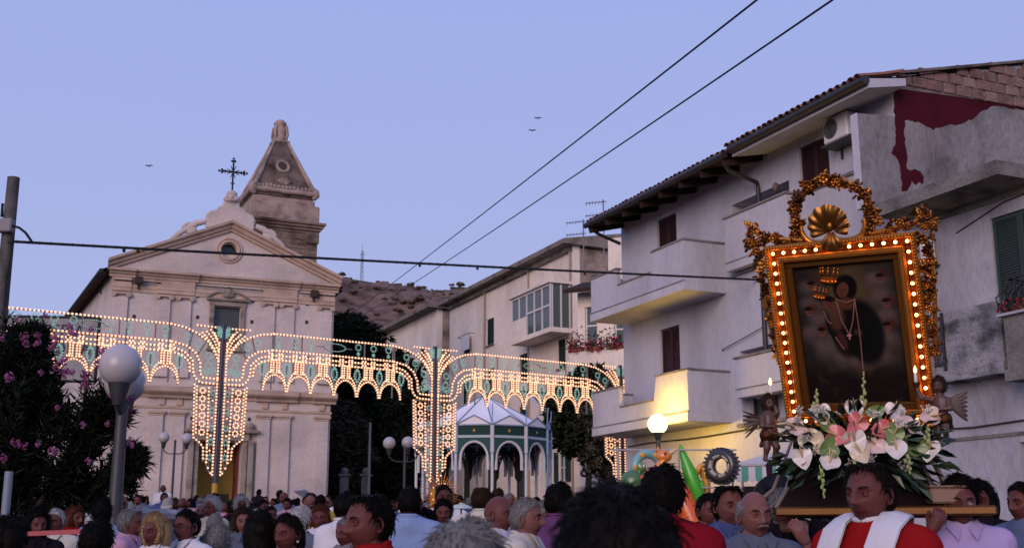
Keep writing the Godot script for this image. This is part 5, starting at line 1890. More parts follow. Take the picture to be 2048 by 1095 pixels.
	o = thing("barrier_tape", "red tape rail strung between the people left of the near lamp post", "tape", Vector3(0, 0, 0))
	m = M.new()
	m.box(Vector3(-3.55, 1.53, -9.2), Vector3(0.85, 0.035, 0.006), Basis(Vector3.BACK, 0.04))
	put("tape", m.mesh(), plain("tape red", lin(0.3, 0.02, 0.04), 0.5), o)
	# birds
	for q in [[1077, Vector3(1.4, 23.6, -60), "highest of the three small birds in the sky"], [1065, Vector3(1.1, 22.9, -60), "small bird just below the highest one"], [255, Vector3(-19.5, 20.9, -60), "lone small bird far left in the sky"]]:
		o = thing("bird", q[2], "bird", q[1])
		m = M.new()
		m.ball(Vector3.ZERO, Vector3(0.045, 0.04, 0.11), 8, 6)
		for s in [-1.0, 1.0]:
			m.face([Vector3(0, 0.02, 0.05), Vector3(s * 0.12, 0.07, 0.03), Vector3(s * 0.24, 0.02, -0.06), Vector3(0, 0.02, -0.04)])
		put("bird", m.mesh(), plain("bird dark", lin(0.04, 0.04, 0.05), 0.9), o)

func car(label: String, at: Vector3, turn: float, paint: Material, open: bool) -> void:
	var o := thing("parked_car", label, "car", at, turn)
	var prof := PackedVector2Array([Vector2(-2.0, 0.35), Vector2(2.05, 0.35), Vector2(2.1, 0.6), Vector2(1.95, 0.85), Vector2(1.0, 0.98), Vector2(0.35, 1.42), Vector2(-1.3, 1.45), Vector2(-1.85, 1.0), Vector2(-2.05, 0.9)])
	var m := M.new()
	m.extr(prof, -0.8, 0.8)
	m.extr(PackedVector2Array([Vector2(-1.9, 0.42), Vector2(1.95, 0.42), Vector2(1.95, 0.78), Vector2(-1.95, 0.88)]), -0.86, 0.86)
	put("body", m.mesh(), paint, o)
	m = M.new()
	for s in [-1.0, 1.0]:
		m.extr(PackedVector2Array([Vector2(0.8, 1.0), Vector2(0.3, 1.36), Vector2(-0.35, 1.38), Vector2(-0.35, 1.0)]), s * 0.8, s * 0.815)
		m.extr(PackedVector2Array([Vector2(-0.43, 1.0), Vector2(-0.43, 1.38), Vector2(-1.25, 1.38), Vector2(-1.6, 1.0)]), s * 0.8, s * 0.815)
	m.face([Vector3(1.02, 0.99, -0.7), Vector3(1.02, 0.99, 0.7), Vector3(0.4, 1.41, 0.62), Vector3(0.4, 1.41, -0.62)], Vector3(1, 1, 0))
	put("window", m.mesh(), plain("car glass", lin(0.01, 0.012, 0.018), 0.08), o)
	for sx in [-1.25, 1.3]:
		for sz in [-0.8, 0.8]:
			m = M.new()
			var path := []
			for k in 17:
				path.append(Vector3(sx + cos(TAU * k / 16) * 0.24, 0.32 + sin(TAU * k / 16) * 0.24, sz))
			m.tube(path, 0.085, 8, false)
			var w := put("wheel", m.mesh(), plain("tyre", lin(0.015, 0.015, 0.015), 0.8), o)
			m = M.new()
			m.ball(Vector3(sx, 0.32, sz), Vector3(0.17, 0.17, 0.07), 12, 6)
			put("rim", m.mesh(), plain("rim grey", lin(0.3, 0.3, 0.32), 0.4, 0.6), w)
	for sz in [-0.62, 0.62]:
		m = M.new()
		m.ball(Vector3(2.03, 0.72, sz), Vector3(0.08, 0.1, 0.16), 8, 6)
		put("headlight", m.mesh(), plain("headlight", lin(0.5, 0.5, 0.52), 0.15), o)
		m = M.new()
		m.cbox(Vector3(-2.02, 0.85, sz), Vector3(0.06, 0.16, 0.2), 0.02)
		put("tail_light", m.mesh(), plain("tail red", lin(0.25, 0.01, 0.01), 0.3), o)
	if open:
		m = M.new()
		m.box(Vector3(-1.85, 1.72, 0), Vector3(1.15, 0.05, 1.4), Basis(Vector3.BACK, -0.55))
		put("tailgate", m.mesh(), plain("car light blue", lin(0.12, 0.17, 0.36), 0.25), o)

func van(label: String, at: Vector3, turn: float) -> void:
	var o := thing("parked_van", label, "van", at, turn)
	var m := M.new()
	m.cbox(Vector3(0, 0.83, 0), Vector3(0.62, 1.14, 1.5), 0.1)
	put("body", m.mesh(), plain("van blue", lin(0.1, 0.15, 0.27), 0.4), o)
	m = M.new()
	m.cbox(Vector3(0, 1.47, 0), Vector3(0.66, 0.16, 1.54), 0.05)
	put("roof", m.mesh(), plain("van white", lin(0.3, 0.3, 0.34), 0.5), o)
	m = M.new()
	m.bx(-0.26, 1.0, 0.75, 0.26, 1.32, 0.762)
	put("window", m.mesh(), plain("car glass", lin(0.01, 0.012, 0.018), 0.08), o)
	for sz in [-0.6, 0.6]:
		for sx in [-0.28, 0.28]:
			m = M.new()
			m.ball(Vector3(sx, 0.26, sz), Vector3(0.08, 0.27, 0.27), 12, 8)
			put("wheel", m.mesh(), plain("tyre", lin(0.015, 0.015, 0.015), 0.8), o)

func build_stall() -> void:
	# market stall with a scalloped canopy, and inflatable toys hung beside it
	var o := thing("market_stall", "market stall with a green and white scalloped canopy left of the litter", "market stall")
	wall_frame(o, on_wall(R_AT, R_DEG, 9.2, -0.15, 2.0) + Vector3(0.15, 0, 0), -20.0)
	var g := plain("stall green", lin(0.1, 0.3, 0.26), 0.8)
	var w := plain("stall white", lin(0.55, 0.52, 0.55), 0.8)
	var m := M.new()
	m.face([Vector3(-0.75, 3.05, 0.6), Vector3(1.05, 3.05, 0.6), Vector3(0.9, 3.42, -0.7), Vector3(0.1, 3.42, -0.7)], Vector3.UP)
	m.face([Vector3(-0.75, 3.05, 0.6), Vector3(0.1, 3.42, -0.7), Vector3(-0.75, 3.05, -1.2)], Vector3.LEFT)
	put("canopy", m.mesh(), w, o)
	m = M.new()
	m.tube([Vector3(-0.76, 3.05, 0.62), Vector3(1.05, 3.05, 0.62)], 0.035, 6)
	m.tube([Vector3(-0.75, 3.05, 0.6), Vector3(-0.75, 0, 0.6)], 0.03, 6)
	m.tube([Vector3(1.02, 3.05, 0.6), Vector3(1.02, 0, 0.6)], 0.03, 6)
	m.tube([Vector3(-0.75, 3.05, -1.2), Vector3(-0.75, 0, -1.2)], 0.03, 6)
	put("stall_frame", m.mesh(), plain("stall pole", lin(0.35, 0.32, 0.34), 0.5), o)
	for k in 13:
		m = M.new()
		var poly := PackedVector2Array()
		var x := -0.74 + k * 0.137
		poly.append(Vector2(x, 3.02))
		for j in 7:
			var a := PI + PI * j / 6
			poly.append(Vector2(x + 0.068 + cos(a) * 0.068, 2.78 + sin(a) * 0.06))
		poly.append(Vector2(x + 0.136, 3.02))
		m.extr(poly, 0.635, 0.645)
		put("scallop", m.mesh(), g if k % 2 == 0 else w, o)
	m = M.new()
	m.bx(-0.7, 0.6, 0.0, 1.0, 1.5, 0.5)
	m.bx(-0.7, 1.5, -1.0, 0.4, 2.7, -0.9)
	put("counter", m.mesh(), plain("stall dark", lin(0.06, 0.04, 0.035), 0.8), o)
	rng.seed = 70
	for k in 16:
		m = M.new()
		m.cbox(Vector3(-0.6 + (k % 8) * 0.13, 2.0 + int(k / 8.0) * 0.35, -0.82), Vector3(0.1, 0.24, 0.06), 0.015)
		put("hanging_ware", m.mesh(), plain("ware%d" % (k % 4), [lin(0.2, 0.05, 0.05), lin(0.3, 0.25, 0.1), lin(0.05, 0.08, 0.2), lin(0.3, 0.28, 0.3)][k % 4], 0.6), o)
	# inflatables
	var vinyl := func(key: String, c: Color) -> Material:
		var mt := plain(key, c, 0.25)
		mt.clearcoat_enabled = true
		mt.clearcoat = 0.5
		return mt
	var P := func(px: float, py: float, d: float) -> Vector3:
		return Vector3(px, py, -d)
	o = thing("toy_rack", "metal display rack behind and under the inflatable toys", "display rack", Vector3(2.0, 0.5, -22.3))
	m = M.new()
	for x in [0.0, 1.15, 2.15]:
		m.tube([Vector3(x, 0.0, 0.0), Vector3(x, 2.62, 0.0)], 0.02, 6)
		m.tube([Vector3(x, 0.0, 0.75), Vector3(x, 0.95, 0.75)], 0.02, 6)
	m.tube([Vector3(-0.1, 2.6, 0.0), Vector3(2.25, 2.6, 0.0)], 0.018, 6)
	m.tube([Vector3(-0.1, 1.9, 0.0), Vector3(2.25, 1.9, 0.0)], 0.018, 6)
	put("rack_frame", m.mesh(), plain("stall pole", lin(0.35, 0.32, 0.34), 0.5), o)
	m = M.new()
	m.cbox(Vector3(1.07, 0.93, 0.3), Vector3(2.4, 0.05, 1.0), 0.01)
	put("table_top", m.mesh(), plain("stall dark", lin(0.06, 0.04, 0.035), 0.8), o)
	m = M.new()
	m.cbox(Vector3(0.25, 1.62, 0.25), Vector3(0.55, 0.04, 0.5), 0.01)
	m.tube([Vector3(0.25, 0.95, 0.2), Vector3(0.25, 1.61, 0.2)], 0.02, 6)
	put("shelf", m.mesh(), plain("stall dark", lin(0.06, 0.04, 0.035), 0.8), o)
	# tyre-shaped swim ring
	o = thing("swim_ring", "black inflatable swim ring printed like a car tyre and rim", "swim ring", Vector3(3.9, 2.78, -22.0), -0.62)
	m = M.new()
	m.lathe_x(0.235, 0.1, 0.13)
	put("tyre", m.mesh(), vinyl.call("ring black", lin(0.022, 0.022, 0.026)), o)
	m = M.new()
	for k in 26:
		var a := TAU * k / 26
		m.box(Vector3(cos(a) * 0.328, sin(a) * 0.328, 0.0), Vector3(0.03, 0.03, 0.2), Basis(Vector3.BACK, a))
	put("tread", m.mesh(), vinyl.call("ring black", lin(0.022, 0.022, 0.026)), o, true)
	m = M.new()
	var ring := []
	for k in 33:
		ring.append(Vector3(cos(TAU * k / 32) * 0.19, sin(TAU * k / 32) * 0.19, 0.085))
	m.tube(ring, 0.045, 8, false)
	put("rim", m.mesh(), vinyl.call("ring rim", lin(0.32, 0.29, 0.22)), o)
	for k in 6:
		m = M.new()
		var a := TAU * k / 6 + 0.3
		m.ball(Vector3(cos(a) * 0.185, sin(a) * 0.185, 0.126), Vector3(0.03, 0.03, 0.008), 8, 5)
		put("rim_hole", m.mesh(), vinyl.call("ring black", lin(0.022, 0.022, 0.026)), o)
	# green crocodile standing on its tail
	o = thing("inflatable_crocodile", "bright green inflatable crocodile standing upright against the wall", "inflatable toy", Vector3(3.35, 1.69, -22.4))
	m = M.new()
	m.tube([Vector3(0.2, -0.3, 0), Vector3(0.22, 0.2, 0), Vector3(0.12, 0.62, 0.02), Vector3(0.02, 0.95, 0.03), Vector3(-0.07, 1.22, 0.03), Vector3(-0.13, 1.42, 0.0), Vector3(-0.16, 1.52, -0.02)], [0.05, 0.1, 0.15, 0.14, 0.09, 0.05, 0.015], 12)
	var cg = vinyl.call("croc green", lin(0.06, 0.42, 0.02))
	put("body", m.mesh(), cg, o)
	m = M.new()
	for k in 7:
		m.ball(Vector3(0.2 - k * 0.05, 0.25 + k * 0.14, 0.1 - 0.01 * k), Vector3(0.05, 0.06, 0.07), 8, 6)
	put("back_ridge", m.mesh(), cg, o)
	for q in [[0.32, 0.7, 0.5], [0.22, 0.98, 0.4], [-0.08, 0.6, -0.6]]:
		m = M.new()
		m.tube([Vector3(0.1, q[1] - 0.12, 0.0), Vector3(q[0], q[1] - 0.2, 0.05), Vector3(q[0] + 0.04 * signf(q[2]), q[1] - 0.3, 0.05)], [0.07, 0.06, 0.03], 8)
		put("leg", m.mesh(), cg, o)
	# orange giraffe-like toy with a pale snout
	o = thing("inflatable_animal", "orange inflatable animal with a long neck and pale snout before the wall", "inflatable toy", Vector3(2.68, 1.55, -21.5))
	o.scale = Vector3.ONE * 1.25
	m = M.new()
	m.tube([Vector3(0.5, -0.4, 0), Vector3(0.45, 0.2, 0), Vector3(0.28, 0.62, 0), Vector3(0.08, 0.82, 0.03), Vector3(-0.15, 0.85, 0.05), Vector3(-0.28, 0.78, 0.05)], [0.2, 0.18, 0.14, 0.1, 0.09, 0.03], 12)
	put("body", m.mesh(), vinyl.call("toy orange", lin(0.62, 0.1, 0.012)), o)
	m = M.new()
	m.tube([Vector3(-0.2, 0.82, 0.05), Vector3(-0.02, 0.93, 0.06), Vector3(0.06, 1.04, 0.06)], [0.07, 0.075, 0.08], 10)
	m.ball(Vector3(0.06, 1.1, 0.07), Vector3(0.12, 0.09, 0.09), 12, 8)
	m.ball(Vector3(-0.02, 1.19, 0.07), Vector3(0.025, 0.05, 0.02), 8, 6)
	put("head", m.mesh(), vinyl.call("toy light orange", lin(0.68, 0.2, 0.03)), o)
	m = M.new()
	m.tube([Vector3(0.12, 1.13, 0.08), Vector3(0.2, 1.17, 0.08), Vector3(0.25, 1.2, 0.08)], [0.045, 0.03, 0.012], 8)
	put("snout", m.mesh(), vinyl.call("toy cream", lin(0.65, 0.45, 0.25)), o)
	m = M.new()
	m.ball(Vector3(0.07, 1.13, 0.155), Vector3(0.02, 0.025, 0.01), 8, 6)
	put("eye", m.mesh(), plain("eye black", lin(0.01, 0.01, 0.01), 0.3), o)
	m = M.new()
	for k in 9:
		m.ball(Vector3(0.46 - 0.02 * k + 0.06 * sin(k * 2.0), 0.1 + 0.07 * k, 0.155 - 0.006 * k), Vector3(0.035, 0.04, 0.02), 8, 5)
	put("spot", m.mesh(), vinyl.call("toy red", lin(0.42, 0.02, 0.01)), o, true)
	# yellow trumpet-ended tubes
	o = thing("inflatable_palm", "yellow inflatable with a flared drooping top beside the tyre ring", "inflatable toy", Vector3(3.7, 1.66, -22.6))
	m = M.new()
	m.tube([Vector3(0, -0.3, 0), Vector3(0, 0.5, 0), Vector3(0.0, 1.12, 0)], [0.09, 0.085, 0.075], 12)
	m.tube([Vector3(0.18, -0.3, -0.05), Vector3(0.22, 0.3, -0.05), Vector3(0.36, 0.75, -0.05)], [0.09, 0.085, 0.07], 12)
	var yl = vinyl.call("toy yellow", lin(0.68, 0.3, 0.015))
	put("stem", m.mesh(), yl, o)
	for k in 5:
		m = M.new()
		var a := TAU * k / 5 + 0.6
		m.tube([Vector3(0, 1.14, 0), Vector3(cos(a) * 0.1, 1.16, sin(a) * 0.1), Vector3(cos(a) * 0.17, 1.05, sin(a) * 0.17), Vector3(cos(a) * 0.18, 0.93, sin(a) * 0.18)], [0.05, 0.06, 0.055, 0.02], 8)
		put("petal", m.mesh(), yl, o)
	m = M.new()
	m.ball(Vector3(0, 1.2, 0), Vector3(0.09, 0.035, 0.09), 10, 6)
	put("valve_cap", m.mesh(), vinyl.call("toy blue", lin(0.08, 0.09, 0.25)), o)
	# teal ring and a green turtle
	o = thing("swim_ring", "pale teal swim ring hanging behind the orange inflatable", "swim ring", Vector3(2.55, 2.76, -22.2), 0.3)
	m = M.new()
	m.lathe_x(0.26, 0.085, 0.085)
	put("tube", m.mesh(), vinyl.call("ring teal", lin(0.16, 0.36, 0.36)), o)
	m = M.new()
	for k in 6:
		var a := TAU * k / 6
		m.ball(Vector3(cos(a) * 0.27, sin(a) * 0.27, 0.085), Vector3(0.06, 0.05, 0.015), 8, 5)
	put("yellow_print", m.mesh(), yl, o)
	o = thing("inflatable_turtle", "mottled green inflatable turtle at the left end of the toys", "inflatable toy", Vector3(2.26, 2.28, -22.0))
	m = M.new()
	m.ball(Vector3(0.0, 0.2, 0), Vector3(0.26, 0.24, 0.2), 14, 10)
	put("shell", m.mesh(), vinyl.call("toy dark green", lin(0.05, 0.13, 0.04)), o)
	m = M.new()
	m.ball(Vector3(0.14, 0.47, 0.05), Vector3(0.09, 0.1, 0.09), 10, 8)
	m.tube([Vector3(0.06, 0.32, 0.04), Vector3(0.13, 0.44, 0.05)], 0.06, 8)
	put("head", m.mesh(), vinyl.call("toy leaf green", lin(0.09, 0.2, 0.06)), o)
	for s in [-1.0, 1.0]:
		m = M.new()
		m.ball(Vector3(s * 0.25, 0.1, 0.06), Vector3(0.12, 0.06, 0.08), 8, 6, Basis(Vector3.BACK, 0.5 * s))
		put("flipper", m.mesh(), vinyl.call("toy leaf green", lin(0.09, 0.2, 0.06)), o)
		m = M.new()
		m.ball(Vector3(0.14 + s * 0.04, 0.5, 0.13), Vector3(0.022, 0.03, 0.015), 7, 5)
		put("eye", m.mesh(), plain("eye white", lin(0.6, 0.6, 0.6), 0.3), o)

# ---------------------------------------------------------------- bodies: smooth union of tapered capsules, meshed as surface nets
func nets(m: M, caps: Array, cell: float, k: float, grow := 0.0, fold := 0.0, cut_low := -1e9, cut_high := 1e9) -> void:
	var lo := Vector3.ONE * 1e9
	var hi := -lo
	var pad := cell * 3.0 + k + maxf(grow, 0.0)
	for c in caps:
		var r := maxf(c[2], c[3]) + pad
		lo = lo.min(c[0] - Vector3.ONE * r).min(c[1] - Vector3.ONE * r)
		hi = hi.max(c[0] + Vector3.ONE * r).max(c[1] + Vector3.ONE * r)
	var nx := int((hi.x - lo.x) / cell) + 2
	var ny := int((hi.y - lo.y) / cell) + 2
	var nz := int((hi.z - lo.z) / cell) + 2
	var fld := PackedFloat32Array()
	fld.resize(nx * ny * nz)
	fld.fill(1.0)
	for c in caps:
		var a: Vector3 = c[0]
		var b: Vector3 = c[1]
		var ra: float = c[2] + grow
		var rb: float = c[3] + grow
		var sq: Vector3 = c[4] if c.size() > 4 else Vector3.ONE  # squash about the axis
		var r := maxf(ra, rb) / minf(1.0, minf(sq.x, minf(sq.y, sq.z))) + pad
		var l := a.min(b) - Vector3.ONE * r
		var h := a.max(b) + Vector3.ONE * r
		var i0 := maxi(0, int((l.x - lo.x) / cell))
		var j0 := maxi(0, int((l.y - lo.y) / cell))
		var k0 := maxi(0, int((l.z - lo.z) / cell))
		var i1 := mini(nx - 1, int((h.x - lo.x) / cell) + 1)
		var j1 := mini(ny - 1, int((h.y - lo.y) / cell) + 1)
		var k1 := mini(nz - 1, int((h.z - lo.z) / cell) + 1)
		var ab := (b - a) * sq
		var inv := 1.0 / maxf(ab.length_squared(), 1e-9)
		for j in range(j0, j1 + 1):
			for kk in range(k0, k1 + 1):
				var row := (j * nz + kk) * nx
				for i in range(i0, i1 + 1):
					var p := (Vector3(lo.x + i * cell, lo.y + j * cell, lo.z + kk * cell) - a) * sq
					var t := clampf(p.dot(ab) * inv, 0.0, 1.0)
					var d := (p - ab * t).length() - lerpf(ra, rb, t)
					var e := fld[row + i]
					var hh := maxf(k - absf(e - d), 0.0) / k
					fld[row + i] = minf(e, d) - hh * hh * k * 0.25
	if fold > 0.0 or cut_low > -1e8 or cut_high < 1e8:
		for j in ny:
			var y := lo.y + j * cell
			for kk in nz:
				var z := lo.z + kk * cell
				for i in nx:
					var q := (j * nz + kk) * nx + i
					var d := fld[q]
					if d < 0.2:
						var x := lo.x + i * cell
						d += fold * (sin(x * 31.0 + y * 17.0 + 3.0 * sin(y * 11.0)) + sin(z * 37.0 - y * 23.0 + 2.0 * sin(x * 13.0)))
						d = maxf(d, maxf(cut_low - y, y - cut_high))
						fld[q] = d
	var ids := PackedInt32Array()
	ids.resize(nx * ny * nz)
	ids.fill(-1)
	var pts := PackedVector3Array()
	var sx := 1
	var sz := nx
	var sy := nx * nz
	for j in ny - 1:
		for kk in nz - 1:
			for i in nx - 1:
				var q := j * sy + kk * sz + i
				var f0 := fld[q]
				if f0 > cell * 2.5 or f0 < -cell * 2.5:
					continue
				var v := [f0, fld[q + sx], fld[q + sz], fld[q + sz + sx], fld[q + sy], fld[q + sy + sx], fld[q + sy + sz], fld[q + sy + sz + sx]]
				var neg := 0
				for e in v:
					if e < 0.0:
						neg += 1
				if neg == 0 or neg == 8:
					continue
				var s := Vector3.ZERO
				var n := 0
				for e in [0, 1, 2, 3, 4, 5, 6, 7, 8, 9, 10, 11]:
					var a: int = [0, 2, 4, 6, 0, 1, 4, 5, 0, 1, 2, 3][e]
					var b: int = [1, 3, 5, 7, 2, 3, 6, 7, 4, 5, 6, 7][e]
					if (v[a] < 0.0) != (v[b] < 0.0):
						var t: float = v[a] / (v[a] - v[b])
						var pa := Vector3(a & 1, a >> 2, (a >> 1) & 1)
						var pb := Vector3(b & 1, b >> 2, (b >> 1) & 1)
						s += pa.lerp(pb, t)
						n += 1
				ids[q] = pts.size()
				pts.append(lo + (Vector3(i, j, kk) + s / n) * cell)
	var nrm := PackedVector3Array()
	nrm.resize(pts.size())
	var tri := PackedInt32Array()
	for j in range(1, ny - 1):
		for kk in range(1, nz - 1):
			for i in range(1, nx - 1):
				var q := j * sy + kk * sz + i
				var f0 := fld[q]
				if absf(f0) > cell * 2.5:
					continue
				for ax in 3:
					var st: int = [sx, sy, sz][ax]
					var f1 := fld[q + st]
					if (f0 < 0.0) == (f1 < 0.0):
						continue
					var u: int = [sy, sz, sx][ax]
					var w: int = [sz, sx, sy][ax]
					var a := ids[q]
					var b := ids[q - u]
					var c := ids[q - u - w]
					var d := ids[q - w]
					if a < 0 or b < 0 or c < 0 or d < 0:
						continue
					if f0 < 0.0:
						tri.append_array([a, c, b, a, d, c])
					else:
						tri.append_array([a, b, c, a, c, d])
	for t in range(0, tri.size(), 3):
		var nn := (pts[tri[t + 2]] - pts[tri[t]]).cross(pts[tri[t + 1]] - pts[tri[t]])
		nrm[tri[t]] += nn
		nrm[tri[t + 1]] += nn
		nrm[tri[t + 2]] += nn
	var base := m.v.size()
	for i in pts.size():
		m.pv(pts[i], nrm[i])
	for t in tri:
		m.ix.append(base + t)

# ---------------------------------------------------------------- the head: a sphere pushed into shape; y = 0 at the eyes, +z the face
func gauss(x: float, y: float, sx: float, sy: float) -> float:
	return exp(-0.5 * (x * x / (sx * sx) + y * y / (sy * sy)))

func head_point(th: float, ph: float, full: float, fem: float) -> Vector3:
	var sp := sin(ph)
	var d := Vector3(sp * sin(th), cos(ph), sp * cos(th))
	var p := Vector3(d.x * 0.076, d.y * 0.117, d.z * 0.1)
	var low := clampf(-p.y / 0.117, 0.0, 1.0)
	p.x *= 1.0 - (0.34 - 0.16 * full) * pow(low, 1.6) + 0.04 * clampf(p.y / 0.117, 0.0, 1.0)
	if p.z < 0.0:
		p.z *= 1.08 - 0.35 * low
		p.y += 0.012 * low
	else:
		p.z *= 0.93 + 0.02 * low
	if d.z > 0.0:
		var fr := smoothstep(0.0, 0.45, d.z)
		var ax := absf(p.x)
		var z := 0.0
		z += fr * 0.0085 * gauss(ax - 0.026, p.y - 0.023, 0.02, 0.008)                     # brow
		z -= fr * 0.016 * gauss(ax - 0.031, p.y - 0.002, 0.015, 0.011)                     # socket
		var nose := clampf((0.024 - p.y) / 0.062, 0.0, 1.0)
		if p.y < 0.026 and p.y > -0.062:
			z += fr * (0.009 + 0.021 * nose) * exp(-0.5 * pow(p.x / (0.0075 + 0.0055 * nose), 2.0)) * smoothstep(-0.052, -0.038, p.y) * smoothstep(0.03, 0.015, p.y)
		z += fr * 0.006 * gauss(ax - 0.016, p.y + 0.04, 0.006, 0.007)                      # nostril wings
		z += fr * 0.005 * gauss(ax - 0.046, p.y + 0.022, 0.018, 0.014)                     # cheek bone
		z += fr * (0.006 + 0.002 * fem) * gauss(p.x, p.y + 0.06, 0.02, 0.0045)             # upper lip
		z += fr * (0.007 + 0.002 * fem) * gauss(p.x, p.y + 0.072, 0.017, 0.005)            # lower lip
		z -= fr * 0.005 * gauss(p.x, p.y + 0.066, 0.02, 0.002)
		z -= fr * 0.003 * gauss(p.x, p.y + 0.083, 0.02, 0.006)
		z += fr * 0.013 * gauss(p.x, p.y + 0.103, 0.018, 0.011)                             # chin
		z += fr * 0.004 * full * gauss(ax - 0.04, p.y + 0.07, 0.02, 0.03)
		p.z += z
	return p

func head_angle(t: float) -> float:   # closer together at the face
	return signf(t) * pow(absf(t), 1.35) * PI

func head_mesh(m: M, full: float, fem: float, mouth_open := 0.0) -> void:
	var nu := 60
	var nv := 46
	var p := PackedVector3Array()
	for i in nv + 1:
		var ph := PI - PI * i / nv
		for j in nu:
			p.append(head_point(head_angle(-1.0 + 2.0 * (j + 0.5) / nu), ph, full, fem))
	var skin := Color(0.62, 0.62, 0.62)
	var from := m.v.size()
	m.col = skin
	m.surf(p, nu, nv + 1, true)
	for i in p.size():
		var q := p[i]
		var c := skin
		if q.z > 0.04:
			var lips := gauss(q.x, q.y + 0.0665, 0.019, 0.0075)
			c = c.lerp(Color(0.42, 0.27, 0.27), clampf(lips * 1.2, 0.0, 0.85))
			c = c.lerp(Color(0.2, 0.1, 0.1), clampf(gauss(q.x, q.y + 0.0662, 0.021, 0.0018) * 0.8, 0.0, 0.8))
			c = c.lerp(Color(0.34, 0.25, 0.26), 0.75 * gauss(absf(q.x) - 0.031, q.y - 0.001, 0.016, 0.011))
			c = c.lerp(Color(0.68, 0.5, 0.48), 0.4 * gauss(absf(q.x) - 0.042, q.y + 0.034, 0.016, 0.016))
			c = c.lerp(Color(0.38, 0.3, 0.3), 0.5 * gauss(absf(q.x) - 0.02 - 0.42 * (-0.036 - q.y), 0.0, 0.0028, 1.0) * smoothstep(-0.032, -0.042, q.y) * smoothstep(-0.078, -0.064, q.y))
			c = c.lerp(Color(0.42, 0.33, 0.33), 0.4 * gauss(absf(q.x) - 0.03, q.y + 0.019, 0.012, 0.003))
			if fem < 0.5:
				c = c.lerp(Color(0.44, 0.36, 0.36), 0.35 * (gauss(0.0, q.y - 0.045, 1.0, 0.0022) + gauss(0.0, q.y - 0.057, 1.0, 0.0022)))
				c = c.lerp(Color(0.36, 0.33, 0.33), 0.6 * clampf(gauss(q.x, q.y + 0.088, 0.06, 0.02) - 0.4 * gauss(q.x, q.y + 0.066, 0.02, 0.007), 0.0, 1.0))
		m.c[from + i] = c
	for s in [-1.0, 1.0]:
		m.col = Color(0.95, 0.9, 0.86)
		m.ball(Vector3(s * 0.031, 0.0, 0.0715), Vector3(0.0125, 0.0105, 0.0115), 12, 8)
		m.col = Color(0.08, 0.045, 0.03)
		m.ball(Vector3(s * 0.031, 0.0, 0.079), Vector3(0.006, 0.006, 0.0045), 10, 6)
		m.col = Color(0.55, 0.52, 0.52)
		# lids
		var up := []
		var dn := []
		for k in 7:
			var a := -1.0 + k / 3.0
			up.append(Vector3(s * 0.031 + a * 0.0145, 0.0035 + 0.0055 * (1.0 - a * a), 0.0835 - 0.006 * a * a))
			dn.append(Vector3(s * 0.031 + a * 0.0135, -0.004 - 0.0035 * (1.0 - a * a), 0.082 - 0.006 * a * a))
		m.tube(up, 0.0038, 6)
		m.tube(dn, 0.0026, 6)
		# brow
		m.col = Color(0.1, 0.08, 0.07)
		var br := []
		for k in 7:
			var a := k / 6.0
			br.append(Vector3(s * (0.014 + 0.036 * a), 0.0185 + 0.006 * sin(a * 2.4), 0.0945 - 0.018 * a * a))
		m.tube(br, [0.002, 0.0042, 0.0048, 0.0045, 0.004, 0.003, 0.0015] if fem < 0.5 else [0.0012, 0.0022, 0.0026, 0.0026, 0.0022, 0.0018, 0.001], 6)
		# ear
		m.col = Color(0.6, 0.56, 0.55)
		var rim := []
		for k in 12:
			var a := -0.9 + k * 0.42
			rim.append(Vector3(s * (0.08 + 0.006 * sin(k * 0.3)), -0.008 + 0.028 * cos(a), -0.008 - 0.016 * sin(a)))
		m.tube(rim, 0.0055, 6)
		m.ball(Vector3(s * 0.077, -0.01, -0.006), Vector3(0.007, 0.026, 0.014), 10, 8)
	m.col = skin

